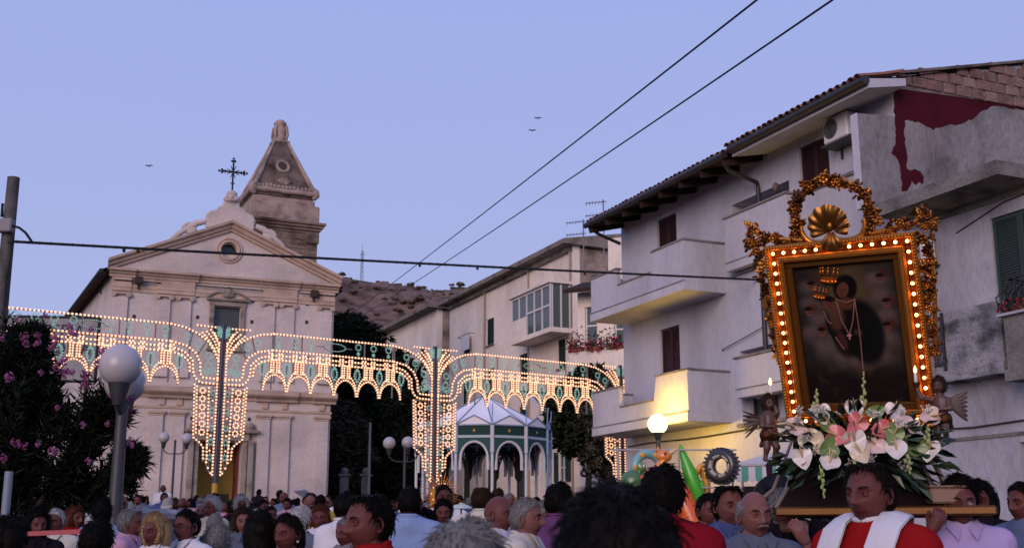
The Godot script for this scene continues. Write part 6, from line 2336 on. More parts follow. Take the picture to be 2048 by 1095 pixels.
# hair: an offset of the same head where the scalp is, sunk under the skin elsewhere
func hair_mesh(style: String, seedn: int) -> ArrayMesh:
	var f := FastNoiseLite.new()
	f.seed = seedn
	f.frequency = 1.0
	f.fractal_octaves = 3
	var m := M.new()
	var nu := 72
	var nv := 44
	var p := PackedVector3Array()
	var roots := []
	for i in nv + 1:
		var ph := PI - PI * i / nv
		for j in nu:
			var th := -PI + TAU * (j + 0.5) / nu
			var q := head_point(th, ph, 0.0, 0.5)
			var d := Vector3(q.x / 0.076, q.y / 0.117, q.z / 0.1).normalized()
			# hairline height by direction
			var front := smoothstep(-0.1, 0.75, d.z)
			var line := lerpf(-0.062, 0.066, front)
			if d.z > -0.15 and d.z < 0.45 and absf(d.x) > 0.6:
				line = lerpf(-0.02, 0.05, smoothstep(0.0, 0.45, d.z))
			var th_k := 0.013
			match style:
				"crop":
					th_k = 0.007
				"receding":
					th_k = 0.011
					line += 0.05 * front * smoothstep(0.1, 0.7, absf(d.x) + 0.3)
				"band":
					th_k = 0.011
				"full":
					th_k = 0.02
				"bun", "tied":
					th_k = 0.011
				"long", "bob", "curly":
					th_k = 0.021
					line -= 0.02 * (1.0 - front)
					if absf(d.x) > 0.5 and d.z < 0.5:
						line = -0.09
			line += 0.012 * f.get_noise_3d(q.x * 90.0, 7.0, q.z * 90.0)
			var inside := smoothstep(-0.006, 0.026, q.y - line)
			if style == "band":
				inside *= 1.0 - smoothstep(0.03, 0.055, q.y + 0.035 * smoothstep(0.2, -0.8, d.z) * -1.0)
			if style == "receding":
				inside *= 1.0 - 0.75 * smoothstep(0.85, 1.0, d.y) * smoothstep(-0.4, 0.2, d.z + 0.3)
			var wave := f.get_noise_3d(q.x * 55.0, q.y * 26.0, q.z * 55.0) * 0.35 + f.get_noise_3d(q.x * 190.0, q.y * 60.0, q.z * 190.0) * 0.3
			if style == "curly":
				wave = f.get_noise_3d(q.x * 70.0, q.y * 70.0, q.z * 70.0) * 0.8
			var off := lerpf(-0.012, th_k * (1.0 + wave), inside)
			if style == "full" or style == "curly":
				off += inside * 0.008 * clampf(d.y, 0, 1)
			p.append(q + d * off)
			if inside > 0.55:
				roots.append([q + d * off, d])
	m.surf(p, nu, nv + 1, true)
	# loose strands combed away from the crown
	rng.seed = seedn + 5
	var crown := Vector3(0.01, 0.125, -0.035)
	var loose := 2.2 if style == "curly" else 1.0
	for k in mini(1000, roots.size()):
		var rt: Array = roots[rng.randi() % roots.size()]
		var nn: Vector3 = rt[1]
		var dir: Vector3 = rt[0] - crown
		dir = (dir - nn * dir.dot(nn)).normalized() + Vector3(rng.randfn(), rng.randfn(), rng.randfn()) * 0.28 * loose
		var l := rng.randf_range(0.018, 0.04) * (0.6 if style in ["crop", "band"] else 1.0)
		var up := rng.randf_range(0.001, 0.006) * loose
		m.tube([rt[0] - nn * 0.002, rt[0] + dir * l * 0.5 + nn * up, rt[0] + dir * l + nn * (up * 0.8 - 0.004)], [0.0024, 0.002, 0.0006], 3, false)
	match style:
		"long":
			var rows := PackedVector3Array()
			for i in 15:
				var y := lerpf(0.06, -0.26, i / 14.0)
				for j in 40:
					var th := TAU * (j + 0.5) / 40
					var w := 0.105 + 0.012 * sin(i * 0.45)
					var dz := 0.098
					var x := sin(th) * w
					var z := cos(th) * dz - 0.022
					if z > 0.035:
						z = 0.035 - 0.02 * (1.0 - absf(sin(th)))
					var wv := f.get_noise_3d(x * 60.0, y * 14.0, z * 60.0) * 0.012
					rows.append(Vector3(x * (1.0 + wv * 3.0), y, z + wv) * Vector3(1, 1, 1) if i < 14 else Vector3(x * 0.8, y - 0.01, z * 0.8 - 0.01))
			# open in front: leave the face free
			var nn := 40
			var keep := PackedVector3Array()
			for i in 15:
				for j in 27:
					keep.append(rows[i * nn + (j + 7) % nn])
			m.surf(keep, 27, 15, false)
			var inner := PackedVector3Array()
			for q in keep:
				inner.append(Vector3(q.x * 0.82, q.y, q.z * 0.82))
			m.surf(inner, 27, 15, false)
		"bob":
			for s in [-1.0, 1.0]:
				m.tube([Vector3(s * 0.07, 0.05, 0.02), Vector3(s * 0.088, 0.0, 0.01), Vector3(s * 0.086, -0.06, 0.0), Vector3(s * 0.07, -0.1, -0.01)], [0.02, 0.028, 0.03, 0.018], 10)
			m.tube([Vector3(-0.075, -0.03, -0.03), Vector3(-0.05, -0.05, -0.08), Vector3(0.05, -0.05, -0.08), Vector3(0.075, -0.03, -0.03)], [0.05, 0.055, 0.055, 0.05], 12)
		"bun":
			m.ball(Vector3(0, 0.03, -0.135), Vector3(0.045, 0.042, 0.04), 14, 10)
		"tied":
			m.tube([Vector3(0, 0.03, -0.1), Vector3(0, 0.02, -0.15), Vector3(0, -0.06, -0.16), Vector3(0, -0.16, -0.14)], [0.025, 0.032, 0.03, 0.012], 10)
	return m.mesh()

func capsules(pose: int, fem: float, belly: float) -> Dictionary:
	# joints of a standing figure 1.75 m tall; eyes at 1.63
	var sh := 0.185 - 0.02 * fem
	var hip := 0.09 + 0.01 * fem
	var neck := [[Vector3(0, 1.42, -0.03), Vector3(0, 1.58, -0.012), 0.062 - 0.008 * fem, 0.056 - 0.008 * fem]]
	var torso := [
		[Vector3(-0.07, 1.3, -0.01), Vector3(0.07, 1.3, -0.01), 0.155 - 0.015 * fem, 0.155 - 0.015 * fem, Vector3(1, 1, 1.25)],
		[Vector3(-0.05, 1.1, 0.0), Vector3(0.05, 1.1, 0.0), 0.135 + 0.03 * belly, 0.135 + 0.03 * belly, Vector3(1, 1, 1.15 - 0.15 * belly)],
		[Vector3(-0.06, 0.94, 0.0), Vector3(0.06, 0.94, 0.0), 0.14 + 0.01 * fem, 0.14 + 0.01 * fem, Vector3(1, 1, 1.15)],
		[Vector3(-sh, 1.43, -0.02), Vector3(0, 1.475, -0.03), 0.06, 0.07], [Vector3(sh, 1.43, -0.02), Vector3(0, 1.475, -0.03), 0.06, 0.07]]
	if fem > 0.5:
		for s in [-1.0, 1.0]:
			torso.append([Vector3(s * 0.07, 1.26, 0.09), Vector3(s * 0.07, 1.25, 0.1), 0.062, 0.06])
	var upper := []
	var fore := []
	var hands := []
	for s in [-1.0, 1.0]:
		var a := Vector3(s * sh, 1.41, -0.02)
		var e := Vector3(s * (sh + 0.06), 1.12, -0.04)
		var w := Vector3(s * (sh + 0.05), 0.88, 0.06)
		if pose == 1 and s < 0.0:      # hand raised beside the face, holding a bar at the shoulder
			e = Vector3(-sh - 0.13, 1.27, 0.17)
			w = Vector3(-sh + 0.0, 1.5, 0.19)
		elif pose == 2 and s > 0.0:
			e = Vector3(sh + 0.13, 1.27, 0.17)
			w = Vector3(sh - 0.01, 1.51, 0.18)
		upper.append([a, e, 0.056 - 0.008 * fem, 0.043 - 0.006 * fem])
		fore.append([e, w, 0.042 - 0.006 * fem, 0.029 - 0.004 * fem])
		hands.append([e, w, s])
	var thigh := []
	var shin := []
	var feet := []
	for s in [-1.0, 1.0]:
		thigh.append([Vector3(s * hip, 0.9, 0), Vector3(s * (hip + 0.01), 0.5, 0.01), 0.088, 0.06])
		shin.append([Vector3(s * (hip + 0.01), 0.5, 0.01), Vector3(s * (hip + 0.01), 0.1, -0.02), 0.056, 0.04])
		feet.append([Vector3(s * (hip + 0.012), 0.045, -0.04), Vector3(s * (hip + 0.03), 0.03, 0.15), 0.045, 0.035])
	return {"neck": neck, "torso": torso, "upper": upper, "fore": fore, "hands": hands, "thigh": thigh, "shin": shin, "feet": feet}

# palm, thumb and four fingers; curl closes the fist
func hand(m: M, e: Vector3, w: Vector3, side: float, curl: float) -> void:
	var y := (w - e).normalized()
	var x := y.cross(Vector3(0, 0.2, 1)).normalized() * side   # across the palm, thumb side
	var z := x.cross(y).normalized() * side
	var caps := [[w, w + y * 0.05, 0.028, 0.03]]
	for k in 4:
		var o := x * (0.026 - k * 0.0175)
		caps.append([w + y * 0.015 + o * 0.7, w + y * (0.085 - 0.004 * absf(k - 1.4)) + o, 0.013, 0.0115])
	nets(m, caps, 0.0055, 0.012)
	for k in 4:
		var o := x * (0.026 - k * 0.0175)
		var p := w + y * (0.085 - 0.004 * absf(k - 1.4)) + o
		var ln: float = [0.07, 0.078, 0.073, 0.058][k]
		var path := [p - y * 0.012]
		var d := y
		for j in 3:
			d = d.rotated(x.normalized(), -curl * side * (0.75 + 0.25 * j) * (1.0 if side > 0 else 1.0))
			p = p + d * ln * [0.42, 0.32, 0.26][j]
			path.append(p)
		m.tube(path, [0.0105, 0.0098, 0.0088, 0.0066], 8)
		m.ball(path[-1], Vector3.ONE * 0.0068, 7, 5)
	var tb := w + y * 0.022 + x * 0.024
	var td := (x * 0.8 + y * 0.7 - z * side * 0.3 * curl).normalized()
	var t1 := tb + td * 0.038
	var t2 := t1 + (td * 0.55 + y * 0.6 - x * 0.35 * curl - z * side * 0.5 * curl).normalized() * 0.03
	m.tube([tb - td * 0.012, t1, t2], [0.0135, 0.0115, 0.0085], 8)
	m.ball(t2, Vector3.ONE * 0.0088, 7, 5)

var bodies := {}
var clothes := {}
var hairs := {}

func body_for(pose: int, fem: float, belly: float) -> String:
	var key := "%d_%.1f_%.1f" % [pose, fem, belly]
	if bodies.has(key):
		return key
	var c := capsules(pose, fem, belly)
	var m := M.new()
	m.col = Color(0.62, 0.62, 0.62)
	nets(m, c.neck + c.torso + c.upper + c.fore + c.thigh + c.shin + c.feet, 0.02, 0.05, -0.006)
	for h in c.hands:
		hand(m, h[0], h[1], h[2], 1.15 if (pose == 1 and h[2] < 0) or (pose == 2 and h[2] > 0) else 0.35)
	m.t = Transform3D(Basis(), Vector3(0, 1.63, 0.0))
	head_mesh(m, belly, fem)
	m.t = Transform3D()
	bodies[key] = m.mesh()
	m = M.new()
	var cuff := []
	for u in c.upper:
		cuff.append([u[0], u[0].lerp(u[1], 0.72), u[2], lerpf(u[2], u[3], 0.5)])
	nets(m, c.torso + cuff, 0.016, 0.05, 0.013, 0.0028, 0.86, 1.545)
	# collar
	var ring := []
	for k in 15:
		var a := 0.45 + (TAU - 0.9) * k / 14.0
		ring.append(Vector3(sin(a) * 0.073, 1.532 - 0.03 * clampf(cos(a), -0.6, 1.0), -0.022 + cos(a) * 0.076))
	m.tube(ring, 0.011, 6)
	for s in [-1.0, 1.0]:
		m.face([Vector3(s * 0.012, 1.515, 0.058), Vector3(s * 0.075, 1.55, 0.01), Vector3(s * 0.09, 1.515, 0.055), Vector3(s * 0.045, 1.445, 0.108)])
	clothes[key + "s"] = m.mesh()
	m = M.new()
	# long sleeves, jacket
	nets(m, c.torso + c.upper + c.fore, 0.018, 0.05, 0.02, 0.002, 0.8, 1.55)
	m.tube(ring, 0.015, 6)
	clothes[key + "l"] = m.mesh()
	m = M.new()
	nets(m, [c.torso[2]] + c.thigh + c.shin, 0.02, 0.045, 0.014, 0.002, 0.07, 0.97)
	clothes[key + "t"] = m.mesh()
	return key

func hair_for(style: String, v := 0) -> ArrayMesh:
	var key := style + str(v)
	if not hairs.has(key):
		hairs[key] = hair_mesh(style, key.hash() % 999)
	return hairs[key]

const SKINS := [[0.145, 0.055, 0.047], [0.12, 0.04, 0.036], [0.18, 0.078, 0.068], [0.085, 0.03, 0.026]]

func skin(k: int) -> Material:
	var s: Array = SKINS[k % 4]
	var m := plain("skin%d" % (k % 4), lin(s[0], s[1], s[2]) , 0.5, 0.0, true)
	m.albedo_color = lin(s[0] / 0.62, s[1] / 0.62, s[2] / 0.62)
	m.subsurf_scatter_enabled = true
	m.subsurf_scatter_strength = 0.06
	m.metallic_specular = 0.3
	m.albedo_texture = noise("skin mottle", 0.03, 4, 0.72, 1.1)
	m.uv1_triplanar = true
	m.uv1_scale = Vector3(5, 5, 5)
	m.normal_enabled = true
	m.normal_texture = relief_tex()
	m.normal_scale = 0.35
	return m

func cloth(name_: String, c: Color) -> Material:
	if mats.has("cloth " + name_):
		return mats["cloth " + name_]
	var m := plain("cloth " + name_, c, 0.9)
	m.specular_mode = BaseMaterial3D.SPECULAR_DISABLED
	m.normal_enabled = true
	m.normal_texture = relief_tex()
	m.normal_scale = 1.0
	m.uv1_triplanar = true
	m.uv1_scale = Vector3(1.6, 0.8, 1.6)
	return m

var hair_cols := {"black": [0.006, 0.005, 0.005], "dark": [0.011, 0.008, 0.007], "brown": [0.03, 0.018, 0.012], "grey": [0.17, 0.165, 0.17], "white": [0.38, 0.37, 0.38], "blond": [0.3, 0.2, 0.1], "red": [0.08, 0.025, 0.015]}
var wear := {"white": [0.56, 0.55, 0.6], "cream": [0.5, 0.46, 0.4], "light blue": [0.2, 0.27, 0.45], "blue": [0.06, 0.08, 0.2], "denim": [0.1, 0.13, 0.22], "black": [0.007, 0.006, 0.009], "dark": [0.016, 0.012, 0.017], "red": [0.24, 0.01, 0.012], "dark red": [0.17, 0.008, 0.016], "lilac": [0.36, 0.28, 0.5], "pink": [0.42, 0.24, 0.33], "yellow": [0.4, 0.28, 0.05], "grey": [0.16, 0.15, 0.17], "green": [0.06, 0.12, 0.08], "purple": [0.12, 0.05, 0.13], "slate": [0.1, 0.11, 0.16]}

# one person; feet at (x, d), eyes at height s * 1.63 above them
func person(label: String, x: float, d: float, eye: float, yaw: float, hairstyle: String, haircol: String, top: String, opt := {}) -> Node3D:
	var gy: float = opt.get("floor", ground_y(d))
	var s := clampf((eye - gy) / 1.63, 0.62, 1.14)
	gy = eye - 1.63 * s if opt.has("raised") else gy
	s = (eye - gy) / 1.63
	var o := thing("person", label, "person", Vector3(x, gy, -d), deg_to_rad(yaw), opt.get("group", ""))
	o.scale = Vector3.ONE * s
	var fem := 1.0 if opt.get("woman", false) else 0.0
	var key := body_for(opt.get("pose", 0), fem, opt.get("belly", 0.0))
	put("body", bodies[key], skin(opt.get("skin", 0)), o)
	var w: Array = wear[top]
	put("jacket" if opt.get("long", false) else "shirt", clothes[key + ("l" if opt.get("long", false) else "s")], cloth(top, lin(w[0], w[1], w[2])), o)
	put("trousers", clothes[key + "t"], cloth("trouser " + opt.get("legs", "dark"), lin(0.03, 0.03, 0.04)), o)
	if hairstyle != "bald":
		var hc: Array = hair_cols[haircol]
		var h := put("hair", hair_for(hairstyle, opt.get("v", 0)), hair_mat(haircol, hc), o)
		h.position = Vector3(0, 1.63, 0)
	for e in opt.get("extra", []):
		extra(o, e)
	return o

func hair_mat(called: String, hc: Array) -> Material:
	var m := plain("hair " + called, lin(hc[0], hc[1], hc[2]), 0.5)
	m.metallic_specular = 0.15
	m.albedo_texture = noise("hair strands", 0.05, 3, 0.45, 1.25)
	m.uv1_triplanar = true
	m.uv1_scale = Vector3(16, 3.5, 16)
	m.normal_enabled = true
	m.normal_texture = relief_tex()
	m.normal_scale = 1.6
	return m

func extra(o: Node3D, e: String) -> void:
	var m := M.new()
	match e:
		"glasses":
			for s in [-1.0, 1.0]:
				var ring := []
				for k in 17:
					ring.append(Vector3(s * 0.032 + cos(TAU * k / 16) * 0.024, 1.625 + sin(TAU * k / 16) * 0.017, 0.098))
				m.tube(ring, 0.0022, 5, false)
				m.tube([Vector3(s * 0.056, 1.632, 0.096), Vector3(s * 0.078, 1.634, 0.06), Vector3(s * 0.083, 1.63, -0.01)], 0.0022, 5)
			m.tube([Vector3(-0.009, 1.632, 0.1), Vector3(0.009, 1.632, 0.1)], 0.0022, 5)
			put("glasses", m.mesh(), plain("spectacle frame", lin(0.02, 0.02, 0.02), 0.4), o)
		"moustache":
			for s in [-1.0, 1.0]:
				m.tube([Vector3(0, 1.578, 0.114), Vector3(s * 0.014, 1.578, 0.111), Vector3(s * 0.03, 1.571, 0.099)], [0.005, 0.0065, 0.002], 8)
			put("moustache", m.mesh(), plain("moustache grey", lin(0.14, 0.12, 0.12), 0.9), o)
		"bicorn":
			var p := PackedVector2Array()
			for k in 21:
				var a := PI * k / 20.0
				p.append(Vector2(cos(a) * 0.155, 0.02 + sin(a) * 0.1 - 0.04 * absf(cos(a))))
			p.append(Vector2(-0.1, -0.03))
			p.append(Vector2(0.1, -0.03))
			m.extr(p, -0.06, 0.06, Basis(), Vector3(0, 1.72, 0))
			m.ball(Vector3(0, 1.74, 0), Vector3(0.11, 0.08, 0.12), 14, 8)
			var hat := put("bicorn_hat", m.mesh(), plain("hat black", lin(0.012, 0.012, 0.018), 0.6), o)
			m = M.new()
			m.tube([Vector3(0.03, 1.82, 0.07), Vector3(0.03, 1.9, 0.07), Vector3(0.02, 1.94, 0.07)], [0.02, 0.025, 0.008], 8)
			put("plume", m.mesh(), plain("plume dark", lin(0.04, 0.012, 0.03), 0.9), hat)
		"stole":
			# two white bands from the nape over the shoulders and down the front
			for s in [-1.0, 1.0]:
				var rows := PackedVector3Array()
				var mid := [Vector3(s * 0.035, 1.525, -0.135), Vector3(s * 0.075, 1.563, -0.08), Vector3(s * 0.105, 1.556, 0.0), Vector3(s * 0.11, 1.515, 0.075), Vector3(s * 0.108, 1.43, 0.135), Vector3(s * 0.1, 1.3, 0.162), Vector3(s * 0.095, 1.1, 0.165), Vector3(s * 0.09, 0.85, 0.17)]
				for q in mid:
					rows.append(q + Vector3(-s * 0.052, 0.008, 0.004))
					rows.append(q + Vector3(0, 0.006, 0.006))
					rows.append(q + Vector3(s * 0.056, -0.012, -0.004))
				m.surf(rows, 3, mid.size(), false)
				var back := PackedVector3Array()
				for q in rows:
					back.append(q - Vector3(0, 0.006, 0.006))
				m.surf(back, 3, mid.size(), false)
			put("stole", m.mesh(), cloth("stole white", lin(0.56, 0.54, 0.58)), o)
		"clerical":
			var ring := []
			for k in 21:
				var a := TAU * k / 20.0
				ring.append(Vector3(sin(a) * 0.07, 1.548 - 0.016 * cos(a), -0.02 + cos(a) * 0.073))
			m.tube(ring, 0.012, 8, false)
			put("collar", m.mesh(), cloth("stole white", lin(0.56, 0.54, 0.58)), o)
		"earring":
			m.ball(Vector3(0.082, 1.585, -0.005), Vector3.ONE * 0.008, 8, 6)
			put("earring", m.mesh(), plain("pearl", lin(0.7, 0.65, 0.6), 0.2), o)
		"epaulette":
			for s in [-1.0, 1.0]:
				m.box(Vector3(s * 0.15, 1.5, -0.03), Vector3(0.11, 0.012, 0.055), Basis(Vector3.BACK, -0.25 * s))
			put("epaulette", m.mesh(), plain("hat black", lin(0.012, 0.012, 0.018), 0.6), o)
		"cap":
			m.lathe([Vector2(0.09, 1.7), Vector2(0.135, 1.76), Vector2(0.13, 1.79), Vector2(0.0, 1.8)], 18)
			m.ball(Vector3(0, 1.69, 0.09), Vector3(0.075, 0.01, 0.05), 12, 6)
			put("peaked_cap", m.mesh(), plain("cap white", lin(0.5, 0.5, 0.54), 0.7), o)

func gold(key := "gilding", c := Color(0.74, 0.48, 0.2), r := 0.36) -> StandardMaterial3D:
	if mats.has(key):
		return mats[key]
	var m := plain(key, c, r, 0.85)
	m.normal_enabled = true
	m.normal_texture = relief_tex()
	m.normal_scale = 0.5
	m.uv1_triplanar = true
	m.uv1_scale = Vector3(6, 6, 6)
	return m

func soft_spot(im: Image, c: Vector2, r: Vector2, ang: float, col: Color, edge := 0.35, a := 1.0) -> void:
	var w := im.get_width()
	var h := im.get_height()
	var big := maxf(r.x, r.y) * (1.0 + edge)
	for y in range(maxi(0, int(c.y - big)), mini(h, int(c.y + big) + 1)):
		for x in range(maxi(0, int(c.x - big)), mini(w, int(c.x + big) + 1)):
			var d := Vector2(x - c.x, y - c.y).rotated(-ang)
			var q := Vector2(d.x / r.x, d.y / r.y).length()
			var k := (1.0 - smoothstep(1.0 - edge, 1.0 + edge * 0.5, q)) * a
			if k > 0.0:
				im.set_pixel(x, y, im.get_pixel(x, y).lerp(col, k))

func painting_texture() -> ImageTexture:
	var w := 300
	var h := 424
	var im := Image.create(w, h, false, Image.FORMAT_RGB8)
	var f := FastNoiseLite.new()
	f.seed = 17
	f.frequency = 0.012
	f.fractal_octaves = 5
	for y in h:
		for x in w:
			var n := f.get_noise_2d(x, y) * 0.5 + 0.5
			var c := Color(0.348, 0.290, 0.232).lerp(Color(0.189, 0.174, 0.174), clampf(absf(x - 165.0) / 150.0 + (n - 0.5), 0, 1))
			c = c.lerp(Color(0.131, 0.094, 0.094), smoothstep(300, 350, y + (n - 0.5) * 60.0))
			c = c.lerp(Color(0.319, 0.246, 0.189), smoothstep(0.62, 0.8, n) * 0.5 * smoothstep(240, 290, y))
			im.set_pixel(x, y, c)
	soft_spot(im, Vector2(150, 100), Vector2(90, 110), 0.0, Color(0.478, 0.392, 0.246), 0.8, 0.7)
	# clouds
	for q in [[40, 120, 42, 30], [60, 170, 44, 34], [35, 210, 40, 36], [255, 110, 44, 34], [262, 170, 40, 36], [250, 235, 48, 36], [70, 255, 46, 38], [120, 290, 36, 30], [165, 300, 38, 34], [225, 285, 44, 34], [110, 225, 40, 40], [245, 60, 44, 32], [45, 70, 44, 30]]:
		soft_spot(im, Vector2(q[0], q[1]), Vector2(q[2], q[3]), 0.2, Color(0.435, 0.362, 0.362), 0.5, 0.55)
		soft_spot(im, Vector2(q[0] - 5, q[1] - 8), Vector2(q[2] * 0.7, q[3] * 0.6), 0.2, Color(0.522, 0.435, 0.420), 0.7, 0.5)
	# small winged heads in the clouds
	for q in [[48, 62], [30, 140], [252, 55], [262, 130], [255, 200], [62, 205]]:
		soft_spot(im, Vector2(q[0] + 13, q[1] - 12), Vector2(19, 15), 0.4, Color(0.4, 0.12, 0.13), 0.9, 0.55)
		soft_spot(im, Vector2(q[0], q[1]), Vector2(12, 14), 0.0, Color(0.522, 0.348, 0.290), 0.35)
		soft_spot(im, Vector2(q[0] - 4, q[1] + 2), Vector2(3, 2), 0.0, Color(0.145, 0.087, 0.087), 0.5)
		soft_spot(im, Vector2(q[0] + 4, q[1] + 2), Vector2(3, 2), 0.0, Color(0.145, 0.087, 0.087), 0.5)
		soft_spot(im, Vector2(q[0], q[1] - 10), Vector2(13, 7), 0.0, Color(0.116, 0.072, 0.058), 0.5)
	# dark robed mother and child
	soft_spot(im, Vector2(185, 210), Vector2(62, 105), -0.15, Color(0.065, 0.072, 0.080), 0.22)
	soft_spot(im, Vector2(145, 205), Vector2(48, 85), 0.2, Color(0.087, 0.065, 0.065), 0.3)
	soft_spot(im, Vector2(105, 205), Vector2(22, 60), -0.35, Color(0.072, 0.072, 0.080), 0.3)
	soft_spot(im, Vector2(148, 75), Vector2(36, 42), 0.35, Color(0.058, 0.051, 0.058), 0.2)
	soft_spot(im, Vector2(140, 80), Vector2(19, 26), 0.35, Color(0.464, 0.290, 0.217), 0.25)
	for q in [[133, 76, 4, 2], [147, 80, 4, 2], [139, 84, 2, 6], [136, 95, 5, 2]]:
		soft_spot(im, Vector2(q[0], q[1]), Vector2(q[2], q[3]), 0.3, Color(0.174, 0.102, 0.080), 0.5, 0.8)
	soft_spot(im, Vector2(148, 122), Vector2(24, 22), 0.1, Color(0.435, 0.246, 0.203), 0.4)
	soft_spot(im, Vector2(96, 118), Vector2(21, 23), 0.2, Color(0.493, 0.290, 0.232), 0.3)
	soft_spot(im, Vector2(96, 104), Vector2(20, 10), 0.2, Color(0.116, 0.072, 0.058), 0.5)
	for q in [[90, 118, 3, 2], [101, 119, 3, 2], [95, 128, 4, 2]]:
		soft_spot(im, Vector2(q[0], q[1]), Vector2(q[2], q[3]), 0.2, Color(0.174, 0.102, 0.080), 0.5, 0.8)
	soft_spot(im, Vector2(112, 165), Vector2(26, 42), 0.15, Color(0.435, 0.275, 0.232), 0.4, 0.85)
	soft_spot(im, Vector2(120, 235), Vector2(16, 34), -0.3, Color(0.377, 0.217, 0.189), 0.4, 0.8)
	soft_spot(im, Vector2(170, 210), Vector2(14, 10), 0.3, Color(0.406, 0.246, 0.203), 0.4, 0.8)
	return ImageTexture.create_from_image(im)

func frame_bars(m: M, hw: float, hh: float, wd: float, z0: float, z1: float) -> void:
	m.cbox(Vector3(0, hh, (z0 + z1) / 2), Vector3(hw * 2 + wd, wd, z1 - z0), 0.006)
	m.cbox(Vector3(0, -hh, (z0 + z1) / 2), Vector3(hw * 2 + wd, wd, z1 - z0), 0.006)
	m.cbox(Vector3(-hw, 0, (z0 + z1) / 2), Vector3(wd, hh * 2 - wd, z1 - z0), 0.006)
	m.cbox(Vector3(hw, 0, (z0 + z1) / 2), Vector3(wd, hh * 2 - wd, z1 - z0), 0.006)

func gilded_bloom(v: int) -> ArrayMesh:
	var m := M.new()
	var n: int = 5 + v % 3
	for k in n:
		var a := TAU * k / n
		m.ball(Vector3(cos(a) * 0.018, sin(a) * 0.018, 0.006), Vector3(0.016, 0.014, 0.008), 7, 5, Basis(Vector3.BACK, a) * Basis(Vector3.UP, -0.6))
	m.ball(Vector3(0, 0, 0.012), Vector3(0.011, 0.011, 0.009), 7, 5)
	for k in 3:
		var a := TAU * k / 3 + v
		m.ball(Vector3(cos(a) * 0.036, sin(a) * 0.036, -0.002), Vector3(0.02, 0.012, 0.006), 7, 5, Basis(Vector3.BACK, a) * Basis(Vector3.UP, -0.35))
	return m.mesh()

